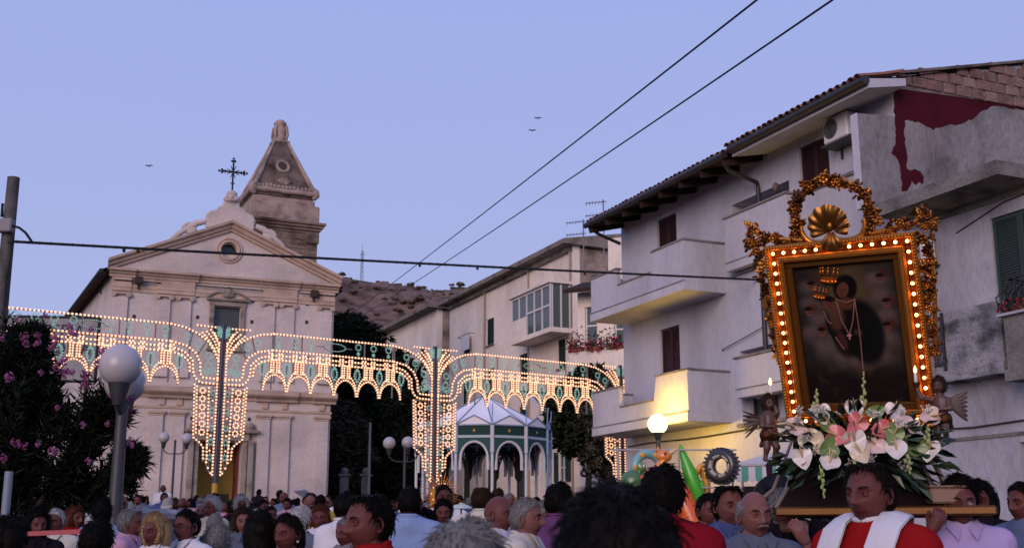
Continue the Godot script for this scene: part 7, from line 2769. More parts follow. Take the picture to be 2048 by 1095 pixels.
func build_litter() -> void:
	var gd := gold()
	var wood := plain("dark litter wood", lin(0.012, 0.006, 0.007), 0.6)
	# -------- the carried platform
	var at := Vector3(1.93, 1.6, -6.5)
	var yaw := -0.34
	var o := thing("litter_platform", "gilded processional platform carried on the bearers' shoulders", "litter", at, yaw)
	var m := M.new()
	for z in [-0.42, 0.3]:
		m.cbox(Vector3(0.1, 0.03, z), Vector3(1.1, 0.05, 0.06), 0.01)
	put("rail", m.mesh(), gold("worn gilding", Color(0.4, 0.28, 0.17), 0.5), o)
	m = M.new()
	for x in [-0.42, 0.5]:
		m.cbox(Vector3(x, -0.04, -0.34), Vector3(0.07, 0.07, 0.9), 0.015)
	put("carrying_pole", m.mesh(), plain("pole wood", lin(0.16, 0.08, 0.045), 0.6), o)
	m = M.new()
	m.cbox(Vector3(0.06, 0.035, -0.06), Vector3(1.1, 0.03, 0.66), 0.006)
	put("deck", m.mesh(), wood, o)
	m = M.new()
	var prof := [[0.0, 0.43, 0.3], [0.1, 0.37, 0.26], [0.22, 0.33, 0.22], [0.36, 0.32, 0.2], [0.42, 0.36, 0.24]]
	var p := PackedVector3Array()
	for q in prof:
		for c in [[-1, 1], [1, 1], [1, -1], [-1, -1], [-1, 1]]:
			p.append(Vector3(-0.02 + c[0] * q[1], 0.05 + q[0], -0.06 + c[1] * q[2]))
	m.surf(p, 5, prof.size(), false)
	m.cbox(Vector3(-0.02, 0.47, -0.06), Vector3(0.74, 0.03, 0.5), 0.008)
	put("pedestal", m.mesh(), wood, o)
	for c in [[-1, 1], [1, 1], [1, -1], [-1, -1]]:
		m = M.new()
		var path := []
		for q in prof:
			path.append(Vector3(-0.02 + c[0] * q[1] * 1.01, 0.05 + q[0], -0.06 + c[1] * q[2] * 1.01))
		m.tube(path, 0.012, 8)
		m.tube([path[0] + Vector3(c[0] * 0.12, 0, c[1] * 0.05), path[1] + Vector3(c[0] * 0.07, 0, 0.02), path[3] + Vector3(c[0] * 0.02, 0, 0)], [0.014, 0.011, 0.008], 8)
		put("corner_bracket", m.mesh(), plain("bracket silvered", lin(0.15, 0.12, 0.11), 0.45), o)
	# -------- the frame
	var fr := thing("painting_frame", "dark icon painting in a gilded frame ringed with small lit bulbs", "framed painting", Vector3(1.908, 2.616, -6.5))
	fr.basis = Basis(Vector3.UP, -0.6) * Basis(Vector3.RIGHT, 0.335) * Basis(Vector3.BACK, -0.042)
	m = M.new()
	frame_bars(m, 0.414, 0.527, 0.028, -0.03, 0.05)
	put("frame_rim", m.mesh(), gd, fr)
	m = M.new()
	frame_bars(m, 0.38, 0.493, 0.046, -0.03, 0.008)
	put("lamp_channel", m.mesh(), gold("dark gilding", Color(0.4, 0.2, 0.07), 0.5), fr)
	m = M.new()
	frame_bars(m, 0.34, 0.453, 0.036, -0.03, 0.045)
	put("frame_moulding", m.mesh(), gd, fr)
	m = M.new()
	frame_bars(m, 0.304, 0.417, 0.04, -0.03, 0.018)
	put("frame_slip", m.mesh(), gold("slip gilding", Color(0.42, 0.27, 0.11), 0.5), fr)
	m = M.new()
	m.cbox(Vector3(0, 0, -0.045), Vector3(0.84, 1.06, 0.03), 0.005)
	put("back_board", m.mesh(), wood, fr)
	m = M.new()
	for s in [[0.414, 0.527, 0.05, 0.008], [0.34, 0.453, 0.045, 0.005]]:
		var x := -s[0] as float
		while x <= s[0]:
			for y in [-s[1], s[1]]:
				m.ico(Vector3(x, y, s[2]), s[3])
			x += s[3] * 2.2
		var y2 := -s[1] as float
		while y2 <= s[1]:
			for x2 in [-s[0], s[0]]:
				m.ico(Vector3(x2, y2, s[2]), s[3])
			y2 += s[3] * 2.2
	put("beading", m.mesh(), gd, fr, true)
	var pm := plain("painting", Color(0.72, 0.72, 0.72), 0.6)
	pm.albedo_texture = painting_texture()
	var q := QuadMesh.new()
	q.size = Vector2(0.575, 0.8)
	var pic := put("painting", q, pm, fr)
	pic.position = Vector3(0, 0, -0.012)
	# bulbs in the channel
	var bl := M.new()
	bl.ball(Vector3(0, 0, 0), Vector3(0.0098, 0.0098, 0.0105), 10, 8)
	var blm := bl.mesh()
	var sk := M.new()
	sk.tube([Vector3(0, 0, -0.02), Vector3(0, 0, -0.006)], 0.008, 8)
	var skm := sk.mesh()
	var spots := []
	for k in 13:
		spots.append(Vector3(lerpf(-0.38, 0.38, k / 12.0), 0.493, 0.03))
		if k > 0 and k < 12:
			spots.append(Vector3(lerpf(-0.38, 0.38, k / 12.0), -0.493, 0.03))
	for k in range(1, 18):
		spots.append(Vector3(-0.38, lerpf(0.493, -0.493, k / 17.0), 0.03))
		spots.append(Vector3(0.38, lerpf(0.493, -0.493, k / 17.0), 0.03))
	for k in spots.size():
		var b := put("light_bulb", blm, glow("frame bulb", Color(1.0, 0.74, 0.42), 7.0), fr)
		b.position = spots[k]
		var s := put("lamp_socket", skm, plain("socket", lin(0.2, 0.15, 0.1), 0.6), b)
		if k % 3 == 0:
			var l := OmniLight3D.new()
			l.name = "bulb_light"
			b.add_child(l, true)
			l.light_color = Color(1.0, 0.62, 0.26)
			l.light_energy = 0.011
			l.light_size = 0.009
			l.omni_range = 12.0
			l.omni_attenuation = 2.0
			l.shadow_enabled = true
	# crowns and beads fixed on the painting
	for c in [[-0.083, 0.325, 1.0, -0.15], [-0.15, 0.232, 0.72, -0.25]]:
		m = M.new()
		var bs := Basis(Vector3.BACK, c[3])
		var half := PackedVector3Array()
		for i in 3:
			for j in 13:
				var a := PI * j / 12.0
				half.append(Vector3(c[0], c[1], -0.008) + bs * Vector3(-cos(a) * (0.038 + 0.008 * i) * c[2], (-0.03 + i * 0.018) * c[2], sin(a) * 0.025 * c[2]))
		m.surf(half, 13, 3, false)
		for k in 5:
			var a := PI * (k + 0.5) / 5.0
			m.ball(Vector3(c[0], c[1], -0.008) + bs * Vector3(-cos(a) * 0.052 * c[2], (0.022 + 0.01 * sin(a)) * c[2], sin(a) * 0.025 * c[2]), Vector3(0.0065, 0.016, 0.006) * c[2], 7, 5, bs)
			m.ball(Vector3(c[0], c[1], -0.008) + bs * Vector3(-cos(a) * 0.054 * c[2], (0.048 + 0.01 * sin(a)) * c[2], sin(a) * 0.025 * c[2]), Vector3.ONE * 0.007 * c[2], 6, 4)
			m.ball(Vector3(c[0], c[1], -0.006) + bs * Vector3(-cos(a) * 0.04 * c[2], -0.02 * c[2], sin(a) * 0.028 * c[2]), Vector3(0.012, 0.008, 0.006) * c[2], 6, 4, bs)
		put("crown", m.mesh(), gold("crown gilding", Color(0.9, 0.5, 0.16), 0.3), fr)
	m = M.new()
	for path in [[Vector3(-0.06, 0.2, 0), Vector3(-0.045, 0.08, 0), Vector3(-0.01, -0.01, 0), Vector3(0.02, 0.07, 0), Vector3(0.045, 0.19, 0)], [Vector3(-0.06, 0.2, 0), Vector3(-0.005, 0.175, 0), Vector3(0.045, 0.19, 0)], [Vector3(0.045, 0.19, 0), Vector3(0.05, 0.0, 0), Vector3(0.043, -0.21, 0)], [Vector3(-0.14, 0.13, 0), Vector3(-0.12, 0.07, 0), Vector3(-0.1, 0.06, 0)], [Vector3(-0.09, -0.02, 0), Vector3(-0.05, -0.09, 0)]]:
		var flat := []
		for e in path:
			flat.append(Vector2(e.x, e.y))
		for e in spaced(flat, 0.011):
			m.ico(Vector3(e.x, e.y, -0.005), 0.0042)
	for e in [Vector2(-0.01, -0.03), Vector2(-0.01, -0.018), Vector2(-0.018, -0.012), Vector2(-0.002, -0.012), Vector2(0.043, -0.225)]:
		m.ico(Vector3(e.x, e.y, -0.004), 0.008)
	put("rosary_beads", m.mesh(), plain("coral beads", lin(0.36, 0.16, 0.13), 0.35), fr, true)
	# gilded garlands
	rng.seed = 101
	var blooms := []
	for k in 4:
		blooms.append(gilded_bloom(k))
	var gm := [gd, gold("garland gilding", Color(0.5, 0.3, 0.13), 0.45), gold("garland dark gilding", Color(0.3, 0.18, 0.09), 0.55)]
	var place := func(c: Vector3, spread: float, s: float) -> void:
		var b := put("gilded_flower", blooms[rng.randi() % 4], gm[rng.randi() % 3], fr)
		b.position = c + Vector3(rng.randf_range(-1, 1), rng.randf_range(-1, 1), rng.randf_range(-0.6, 0.8)) * spread
		b.basis = Basis(Vector3.UP, rng.randf_range(-1.1, 1.1)) * Basis(Vector3.RIGHT, rng.randf_range(-0.9, 0.9)) * Basis(Vector3.BACK, rng.randf() * TAU) * Basis.from_scale(Vector3.ONE * s)
	for k in 54:
		var a := deg_to_rad(lerpf(-40.0, 220.0, k / 53.0))
		place.call(Vector3(-0.02 + cos(a) * 0.215, 0.66 + sin(a) * 0.215, 0.0), 0.022, rng.randf_range(0.75, 1.1))
	for s in [-1.0, 1.0]:
		for k in 34:
			var f := k / 33.0
			place.call(Vector3(s * (0.468 - 0.025 * f + 0.015 * sin(k * 1.3)), lerpf(0.5, -0.14, f), 0.0), 0.022 * (1.3 - f), rng.randf_range(0.65, 1.0) * (1.1 - 0.35 * f))
		for q2 in [[0.49, 0.6], [0.5, 0.65], [0.45, 0.62], [0.42, 0.585], [0.37, 0.58], [0.32, 0.575], [0.27, 0.56], [0.23, 0.6], [0.52, 0.56], [0.48, 0.55], [0.3, 0.555]]:
			place.call(Vector3(s * q2[0] - 0.01, q2[1], 0.0), 0.016, rng.randf_range(0.75, 1.1))
			place.call(Vector3(s * q2[0] - 0.01, q2[1], 0.01), 0.025, rng.randf_range(0.6, 0.9))
	# the stem that carries each garland
	m = M.new()
	for s in [-1.0, 1.0]:
		m.tube([Vector3(s * 0.43, 0.53, 0), Vector3(s * 0.485, 0.45, -0.01), Vector3(s * 0.475, 0.15, -0.01), Vector3(s * 0.45, -0.14, 0)], [0.012, 0.016, 0.014, 0.006], 8)
		m.tube([Vector3(s * 0.2, 0.55, 0), Vector3(s * 0.32, 0.57, 0), Vector3(s * 0.43, 0.59, 0), Vector3(s * 0.5, 0.65, 0)], [0.014, 0.013, 0.012, 0.006], 8)
	var ringp := []
	for k in 25:
		var a := deg_to_rad(lerpf(-45.0, 225.0, k / 24.0))
		ringp.append(Vector3(-0.02 + cos(a) * 0.212, 0.66 + sin(a) * 0.212, -0.015))
	m.tube(ringp, 0.018, 8)
	for s in [-1.0, 1.0]:
		var sp := []
		for k in 14:
			var f := k / 13.0
			sp.append(Vector3(-0.02 + s * (0.02 + 0.16 * sin(f * 1.7)), 0.53 + 0.055 * f * f * 2.0 - 0.02 * sin(f * 3.0), 0.01))
		m.tube(sp, [0.02, 0.021, 0.022, 0.022, 0.022, 0.022, 0.021, 0.02, 0.019, 0.018, 0.017, 0.015, 0.013, 0.01], 8)
		var vol := []
		for k in 16:
			var a := k * 0.5
			var r := 0.034 * (1.0 - k / 19.0)
			vol.append(Vector3(-0.02 + s * (0.06 + cos(a) * r), 0.6 + sin(a) * r, 0.02))
		m.tube(vol, 0.01, 7)
	put("garland_stem", m.mesh(), gd, fr)
	# shell crest: fluted fan, rolled hinge
	m = M.new()
	var sp2 := PackedVector3Array()
	for i in 9:
		var f := i / 8.0
		for j in 61:
			var a := lerpf(-0.25, PI + 0.25, j / 60.0)
			var flute := absf(sin(j / 60.0 * PI * 9.0))
			var rr := (0.012 + f * lerpf(0.088, 0.138, maxf(sin(a), 0.0))) * (1.0 + 0.07 * flute * f)
			sp2.append(Vector3(-0.025 + cos(a) * rr, 0.585 + sin(a) * rr, 0.02 + 0.055 * sin(f * 2.2) + 0.014 * flute * f))
	m.surf(sp2, 61, 9, false)
	var sp3 := PackedVector3Array()
	for i in 6:
		for j in 41:
			var a := lerpf(PI + 0.75, TAU - 0.75, j / 40.0)
			var r := 0.02 + 0.105 * i / 5.0
			var fl2 := absf(sin(j / 40.0 * PI * 4.0))
			sp3.append(Vector3(-0.025 + cos(a) * r * 0.8, 0.6 + sin(a) * r, 0.03 + 0.03 * sin(i / 5.0 * 2.6) + 0.008 * fl2))
	m.surf(sp3, 41, 6, false)
	m.ball(Vector3(-0.025, 0.615, 0.045), Vector3(0.022, 0.03, 0.02), 10, 8)
	put("shell_crest", m.mesh(), gold("shell gilding", Color(0.56, 0.38, 0.17), 0.36), fr)
	# -------- flowers
	build_flowers()
	# -------- two cherubs with candles
	cherub("carved winged cherub holding a candle at the left foot of the frame", Vector3(1.39, 1.91, -6.36), 0.35, 1.0, Vector3(1.41, 2.32, -6.36))
	cherub("carved winged cherub holding a candle at the right foot of the frame", Vector3(2.275, 1.985, -6.2), -0.75, -1.0, Vector3(2.165, 2.37, -6.24))
	# gilded box on the deck
	var bx := thing("wooden_box", "small pinkish wooden box lying on the litter platform beside the bearer in lilac", "box", Vector3(2.235, 1.665, -6.13), -0.1)
	m = M.new()
	m.cbox(Vector3(0, 0.04, 0), Vector3(0.18, 0.08, 0.12), 0.01)
	put("box", m.mesh(), plain("box wood", lin(0.2, 0.115, 0.08), 0.5), bx)
	m = M.new()
	m.cbox(Vector3(0, 0.086, 0), Vector3(0.186, 0.012, 0.126), 0.005)
	put("lid", m.mesh(), plain("box wood", lin(0.2, 0.115, 0.08), 0.5), bx)

func spathe(v: int) -> ArrayMesh:
	# heart shaped glossy bract, slightly cupped, lying in the x-y plane
	var m := M.new()
	var n := 20
	var rows := 7
	for side in 2:
		var p := PackedVector3Array()
		for i in rows:
			var f := float(i) / (rows - 1)
			for j in n + 1:
				var t := TAU * j / n
				var x := sin(t) * (1.0 - 0.12 * cos(t)) * 0.047
				var y := (cos(t) * 0.8 + 0.28 * absf(sin(t)) - 0.32 * pow(maxf(-cos(t), 0.0), 6.0) - 0.25 * pow(maxf(cos(t), 0.0), 8.0)) * 0.056
				var z := 0.016 * f * f * (0.6 + 0.6 * cos(t * 2.0 + v)) + 0.004 * sin(t * 5.0 + v * 2.0) * f
				p.append(Vector3(x * f, y * f, z - 0.0015 * side))
		m.surf(p, n + 1, rows, false)
	return m.mesh()

func build_flowers() -> void:
	var o := thing("flower_arrangement", "arrangement of white, pink and green anthuriums at the foot of the framed painting", "flower arrangement", Vector3(1.83, 1.935, -6.2))
	rng.seed = 140
	var col := {"w": plain("spathe white", lin(0.62, 0.56, 0.52), 0.3), "b": plain("spathe blush", lin(0.62, 0.45, 0.42), 0.3), "y": plain("spathe cream", lin(0.58, 0.47, 0.33), 0.3), "p": plain("spathe coral", lin(0.52, 0.13, 0.13), 0.3), "g": plain("spathe green", lin(0.14, 0.21, 0.06), 0.3)}
	var meshes := [spathe(0), spathe(1), spathe(2)]
	var spx := M.new()
	spx.tube([Vector3(0, 0, 0), Vector3(0, 0.012, 0.014), Vector3(0, 0.03, 0.024), Vector3(0, 0.045, 0.03)], [0.0035, 0.0045, 0.004, 0.0015], 7)
	var spm := spx.mesh()
	for q in [["w", -0.213, 0.194, 0.06, 0.3], ["w", -0.021, 0.228, 0.03, 0.1], ["w", 0.184, 0.204, 0.02, -0.3], ["b", -0.359, 0.118, 0.10, 1.2], ["b", 0.352, 0.179, 0.10, -1.4], ["p", -0.047, 0.136, 0.14, -0.7], ["p", -0.164, 0.070, 0.17, 1.2], ["p", 0.075, 0.105, 0.15, -1.3], ["g", -0.172, 0.135, 0.10, 0.6], ["g", 0.069, 0.187, 0.08, 2.2], ["g", 0.127, 0.077, 0.17, -0.5], ["g", -0.206, 0.008, 0.17, 2.9], ["y", -0.285, 0.050, 0.12, 0.6], ["w", -0.346, -0.039, 0.15, 0.2], ["w", -0.213, -0.068, 0.18, -0.4], ["y", -0.053, -0.021, 0.20, 0.5], ["w", 0.126, -0.004, 0.19, 0.1], ["w", 0.315, 0.004, 0.15, -0.2], ["w", -0.080, 0.041, 0.17, 0.2], ["b", 0.206, 0.120, 0.14, 2.4], ["g", 0.252, 0.027, 0.13, 1.6], ["y", -0.261, 0.027, 0.13, 2.8], ["b", 0.036, 0.026, 0.15, 0.9], ["w", 0.268, 0.101, 0.10, -0.8]]:
		var fl := put("anthurium_flower", meshes[rng.randi() % 3], col[q[0]], o)
		fl.position = Vector3(q[1], q[2], q[3] + rng.randf_range(-0.015, 0.015))
		fl.basis = Basis(Vector3.UP, rng.randf_range(-0.5, 0.3)) * Basis(Vector3.RIGHT, rng.randf_range(-0.7, 0.25)) * Basis(Vector3.BACK, q[4]) * Basis.from_scale(Vector3.ONE * rng.randf_range(1.02, 1.3))
		put("spadix", spm, plain("spadix", lin(0.5, 0.35, 0.16) if q[0] != "g" else lin(0.4, 0.4, 0.2), 0.6), fl)
	# dark leaves behind and below
	var lv := []
	for k in 3:
		var m := M.new()
		m.col = Color.WHITE
		leaf(m, Vector3.ZERO, 0.115, 0.045, Vector3(0, 1, 0.0))
		lv.append(m.mesh())
	var lm := [plain("arrangement leaf", lin(0.02, 0.045, 0.022), 0.4), plain("arrangement leaf dark", lin(0.012, 0.026, 0.016), 0.4)]
	for k in 230:
		var a := rng.randf_range(-1.0, PI + 1.0)
		var r := rng.randf_range(0.1, 0.44)
		var lf := put("leaf", lv[k % 3], lm[k % 2], o)
		lf.position = Vector3(0.0 + cos(a) * r * 0.95, 0.02 + sin(a) * r * 0.5 - 0.03, rng.randf_range(-0.02, 0.13))
		lf.basis = Basis(Quaternion(Vector3.UP, Vector3(cos(a), sin(a) * 0.6 - 0.2, rng.randf_range(-0.2, 0.9)).normalized())) * Basis(Vector3.UP, rng.randf() * TAU)
	# tall bud spikes and sprays of tiny white blooms
	for q in [[0.02, 0.2, 0.2, 0.03], [-0.23, 0.2, 0.12, 0.02], [-0.27, -0.08, -0.16, 0.2], [0.3, 0.02, 0.1, 0.14], [-0.1, -0.05, -0.13, 0.2], [0.17, -0.02, -0.1, 0.2]]:
		var m := M.new()
		m.tube([Vector3(q[0], q[1], q[3]), Vector3(q[0] + 0.01, q[1] + q[2], q[3] + 0.02)], 0.003, 5)
		for k in 9:
			var f := k / 8.0
			m.ball(Vector3(q[0] + 0.01 * f + 0.014 * sin(k * 2.2) * (1.1 - f), q[1] + q[2] * (0.2 + 0.8 * f), q[3] + 0.02 + 0.012 * cos(k * 2.2)), Vector3(0.008, 0.012, 0.008) * (1.2 - 0.5 * f), 7, 5)
		put("bud_spike", m.mesh(), plain("bud pale green", lin(0.3, 0.34, 0.14), 0.6), o)
	for k in 40:
		var c := Vector3(rng.randf_range(-0.36, 0.38), rng.randf_range(-0.08, 0.22), rng.randf_range(0.06, 0.16))
		var m := M.new()
		for j in 12:
			var d := rand_dir() * rng.randf_range(0.01, 0.032)
			m.ball(c + d, Vector3(0.006, 0.005, 0.006), 6, 4)
			m.tube([c - Vector3(0, 0.03, 0.02), c + d], 0.0012, 3)
		put("filler_bloom", m.mesh(), plain("filler white", lin(0.5, 0.5, 0.46), 0.7), o)
	var foam := M.new()
	foam.ball(Vector3(-0.03, 0.04, -0.1), Vector3(0.3, 0.12, 0.1), 16, 10)
	put("moss_base", foam.mesh(), plain("moss dark", lin(0.014, 0.022, 0.012), 0.9), o)

func cherub(label: String, at: Vector3, yaw: float, side: float, candle: Vector3) -> void:
	var o := thing("cherub_statue", label, "cherub statue", at, yaw)
	var m := M.new()
	var k := 5.0
	m.t = Transform3D(Basis.from_scale(Vector3.ONE / k), Vector3.ZERO)
	m.col = Color(0.62, 0.62, 0.62)
	var up := Basis(Vector3.UP, yaw).inverse() * (candle - Vector3(0, 0.09, 0) - at) * k
	var s1 := Vector3(side * 0.2, 1.12, 0.02)
	var el := s1.lerp(up, 0.5) + Vector3(0.06 * side, -0.12, 0.1)
	var s2 := Vector3(-side * 0.2, 1.1, 0.02)
	var caps := [[Vector3(0, 0.98, 0), Vector3(0, 1.1, 0), 0.19, 0.17], [Vector3(0, 0.72, 0.03), Vector3(0, 0.6, 0), 0.19, 0.18], [Vector3(0, 1.15, 0), Vector3(0, 1.3, 0.02), 0.09, 0.09],
		[s1, el, 0.085, 0.065], [el, up, 0.065, 0.045], [s2, Vector3(-side * 0.28, 0.86, 0.12), 0.085, 0.07], [Vector3(-side * 0.28, 0.86, 0.12), Vector3(-side * 0.05, 0.84, 0.26), 0.065, 0.045],
		[Vector3(0.09, 0.56, 0.02), Vector3(0.12, 0.3, 0.16), 0.13, 0.09], [Vector3(0.12, 0.3, 0.16), Vector3(0.1, 0.0, 0.02), 0.085, 0.055], [Vector3(-0.09, 0.56, 0.02), Vector3(-0.12, 0.28, 0.06), 0.13, 0.09], [Vector3(-0.12, 0.28, 0.06), Vector3(-0.16, -0.02, 0.0), 0.085, 0.055],
		[Vector3(0.1, -0.02, 0.04), Vector3(0.12, -0.05, 0.15), 0.05, 0.04], [Vector3(-0.16, -0.03, 0.02), Vector3(-0.18, -0.06, 0.13), 0.05, 0.04]]
	nets(m, caps, 0.035, 0.06)
	hand(m, el, up - (up - el).normalized() * 0.03, side, 1.1)
	hand(m, Vector3(-side * 0.28, 0.86, 0.12), Vector3(-side * 0.05, 0.84, 0.26), -side, 0.5)
	m.t = Transform3D(Basis.from_scale(Vector3.ONE * 1.75 / k), Vector3(0, 1.47, 0.03) / k)
	head_mesh(m, 0.6, 1.0)
	put("body", m.mesh(), plain("cherub paint", lin(0.12, 0.052, 0.045), 0.45, 0.0, true), o)
	var h := put("hair", hair_for("curly", 3), plain("cherub hair", lin(0.03, 0.018, 0.014), 0.6), o)
	h.transform = m.t
	m = M.new()
	m.t = Transform3D(Basis.from_scale(Vector3.ONE / k), Vector3.ZERO)
	nets(m, [[Vector3(-0.08, 0.62, 0.02), Vector3(0.08, 0.6, 0.04), 0.2, 0.2], [Vector3(0.05, 0.56, -0.05), Vector3(-side * 0.2, 0.35, -0.1), 0.14, 0.06]], 0.035, 0.08, 0.0, 0.006)
	put("loincloth", m.mesh(), gold("garland dark gilding"), o)
	for s in [-1.0, 1.0]:
		m = M.new()
		for r in 7:
			var f := r / 6.0
			var root := Vector3(s * (0.014 + 0.02 * f), 0.215 - 0.02 * f, -0.028)
			var tip := root + Vector3(s * (0.1 - 0.03 * f), 0.045 - 0.13 * f, -0.05)
			m.ball((root + tip) / 2, Vector3(root.distance_to(tip) * 0.52, 0.012, 0.005), 8, 5, Basis(Quaternion(Vector3.RIGHT, (tip - root).normalized())))
		put("wing", m.mesh(), plain("wing brown", lin(0.05, 0.025, 0.02), 0.5), o)
	# the candle is a thing in the cherub's hand
	var cd := thing("candle_lamp", "lit candle lamp held up by the %s cherub" % ("left" if side > 0 else "right"), "candle", candle - Vector3(0, 0.1, 0))
	m = M.new()
	m.lathe([Vector2(0, -0.05), Vector2(0.01, -0.05), Vector2(0.008, 0.0), Vector2(0.022, 0.03), Vector2(0.02, 0.036), Vector2(0, 0.036)], 10)
	put("holder", m.mesh(), gold("garland dark gilding"), cd)
	m = M.new()
	m.lathe([Vector2(0, 0.036), Vector2(0.009, 0.036), Vector2(0.009, 0.085), Vector2(0, 0.086)], 10)
	put("candle", m.mesh(), plain("candle wax", lin(0.6, 0.55, 0.5), 0.5), cd)
	m = M.new()
	m.lathe([Vector2(0, 0.086), Vector2(0.009, 0.094), Vector2(0.0085, 0.105), Vector2(0.004, 0.12), Vector2(0, 0.128)], 10)
	var fl := put("flame_bulb", m.mesh(), glow("candle flame", Color(1.0, 0.75, 0.42), 6.0), cd)
	var l := OmniLight3D.new()
	l.name = "candle_light"
	fl.add_child(l, true)
	l.position = Vector3(0, 0.102, 0)
	l.light_color = Color(1.0, 0.62, 0.28)
	l.light_energy = 0.004
	l.light_size = 0.007
	l.omni_range = 12.0
	l.omni_attenuation = 2.0
	l.shadow_enabled = true

func build_saint() -> void:
	# golden statue with a halo of rays, carried in the crowd
	var o := thing("saint_statue", "golden statue with a halo of rays carried above the crowd by the blue pole", "statue", Vector3(-0.77, 1.2, -12.95))
	var m := M.new()
	m.t = Transform3D(Basis.from_scale(Vector3.ONE * 0.5), Vector3(0, 0, 0))
	nets(m, [[Vector3(0, 0.2, 0), Vector3(0, 0.9, 0), 0.24, 0.2], [Vector3(0, 0.9, 0), Vector3(0, 1.25, 0), 0.2, 0.09], [Vector3(-0.2, 1.05, 0), Vector3(-0.12, 0.75, 0.2), 0.08, 0.06], [Vector3(0.2, 1.05, 0), Vector3(0.12, 0.78, 0.2), 0.08, 0.06], [Vector3(0, 1.2, 0), Vector3(0, 1.35, 0), 0.07, 0.07]], 0.03, 0.08)
	m.t = Transform3D(Basis.from_scale(Vector3.ONE * 0.75), Vector3(0, 0.74, 0.0))
	head_mesh(m, 0.2, 1.0)
	put("body", m.mesh(), gold("statue gilding", Color(0.75, 0.48, 0.2), 0.35), o)
	m = M.new()
	for k in 36:
		var a := TAU * k / 36
		var r := 0.25 if k % 2 == 0 else 0.19
		m.tube([Vector3(cos(a) * 0.1, 0.76 + sin(a) * 0.1, -0.06), Vector3(cos(a) * r, 0.76 + sin(a) * r, -0.06)], [0.007, 0.002], 4)
	put("halo_ray", m.mesh(), gold("statue gilding", Color(0.75, 0.48, 0.2), 0.35), o, true)
	for k in 10:
		m = M.new()
		var a := TAU * k / 10
		m.ball(Vector3(cos(a) * 0.11, 0.76 + sin(a) * 0.11, -0.05), Vector3.ONE * 0.008, 8, 6)
		put("halo_light", m.mesh(), glow("halo glow", Color(1.0, 0.7, 0.35), 0.9), o)
	m = M.new()
	m.tube([Vector3(0, -0.9, 0), Vector3(0, 0.12, 0)], 0.03, 8)
	m.cbox(Vector3(0, 0.02, 0), Vector3(0.4, 0.06, 0.4), 0.01)
	put("base", m.mesh(), plain("pole wood", lin(0.16, 0.08, 0.045), 0.6), o)
	o = thing("parasol", "pale green canopy held up among the heads left of the bald man in white", "parasol", Vector3(-0.52, 0.22, -12.2))
	m = M.new()
	m.lathe([Vector2(0.11, 1.56), Vector2(0.105, 1.58), Vector2(0.06, 1.6), Vector2(0.0, 1.61)], 16)
	put("canopy", m.mesh(), plain("canopy pale", lin(0.42, 0.5, 0.46), 0.7), o)
	m = M.new()
	m.tube([Vector3(0, 0, 0), Vector3(0, 1.6, 0)], 0.012, 6)
	for k in 6:
		var a := TAU * k / 6
		m.tube([Vector3(0, 1.59, 0), Vector3(cos(a) * 0.1, 1.56, sin(a) * 0.1)], 0.003, 4)
	put("handle", m.mesh(), plain("mast steel", lin(0.25, 0.25, 0.28), 0.6), o)

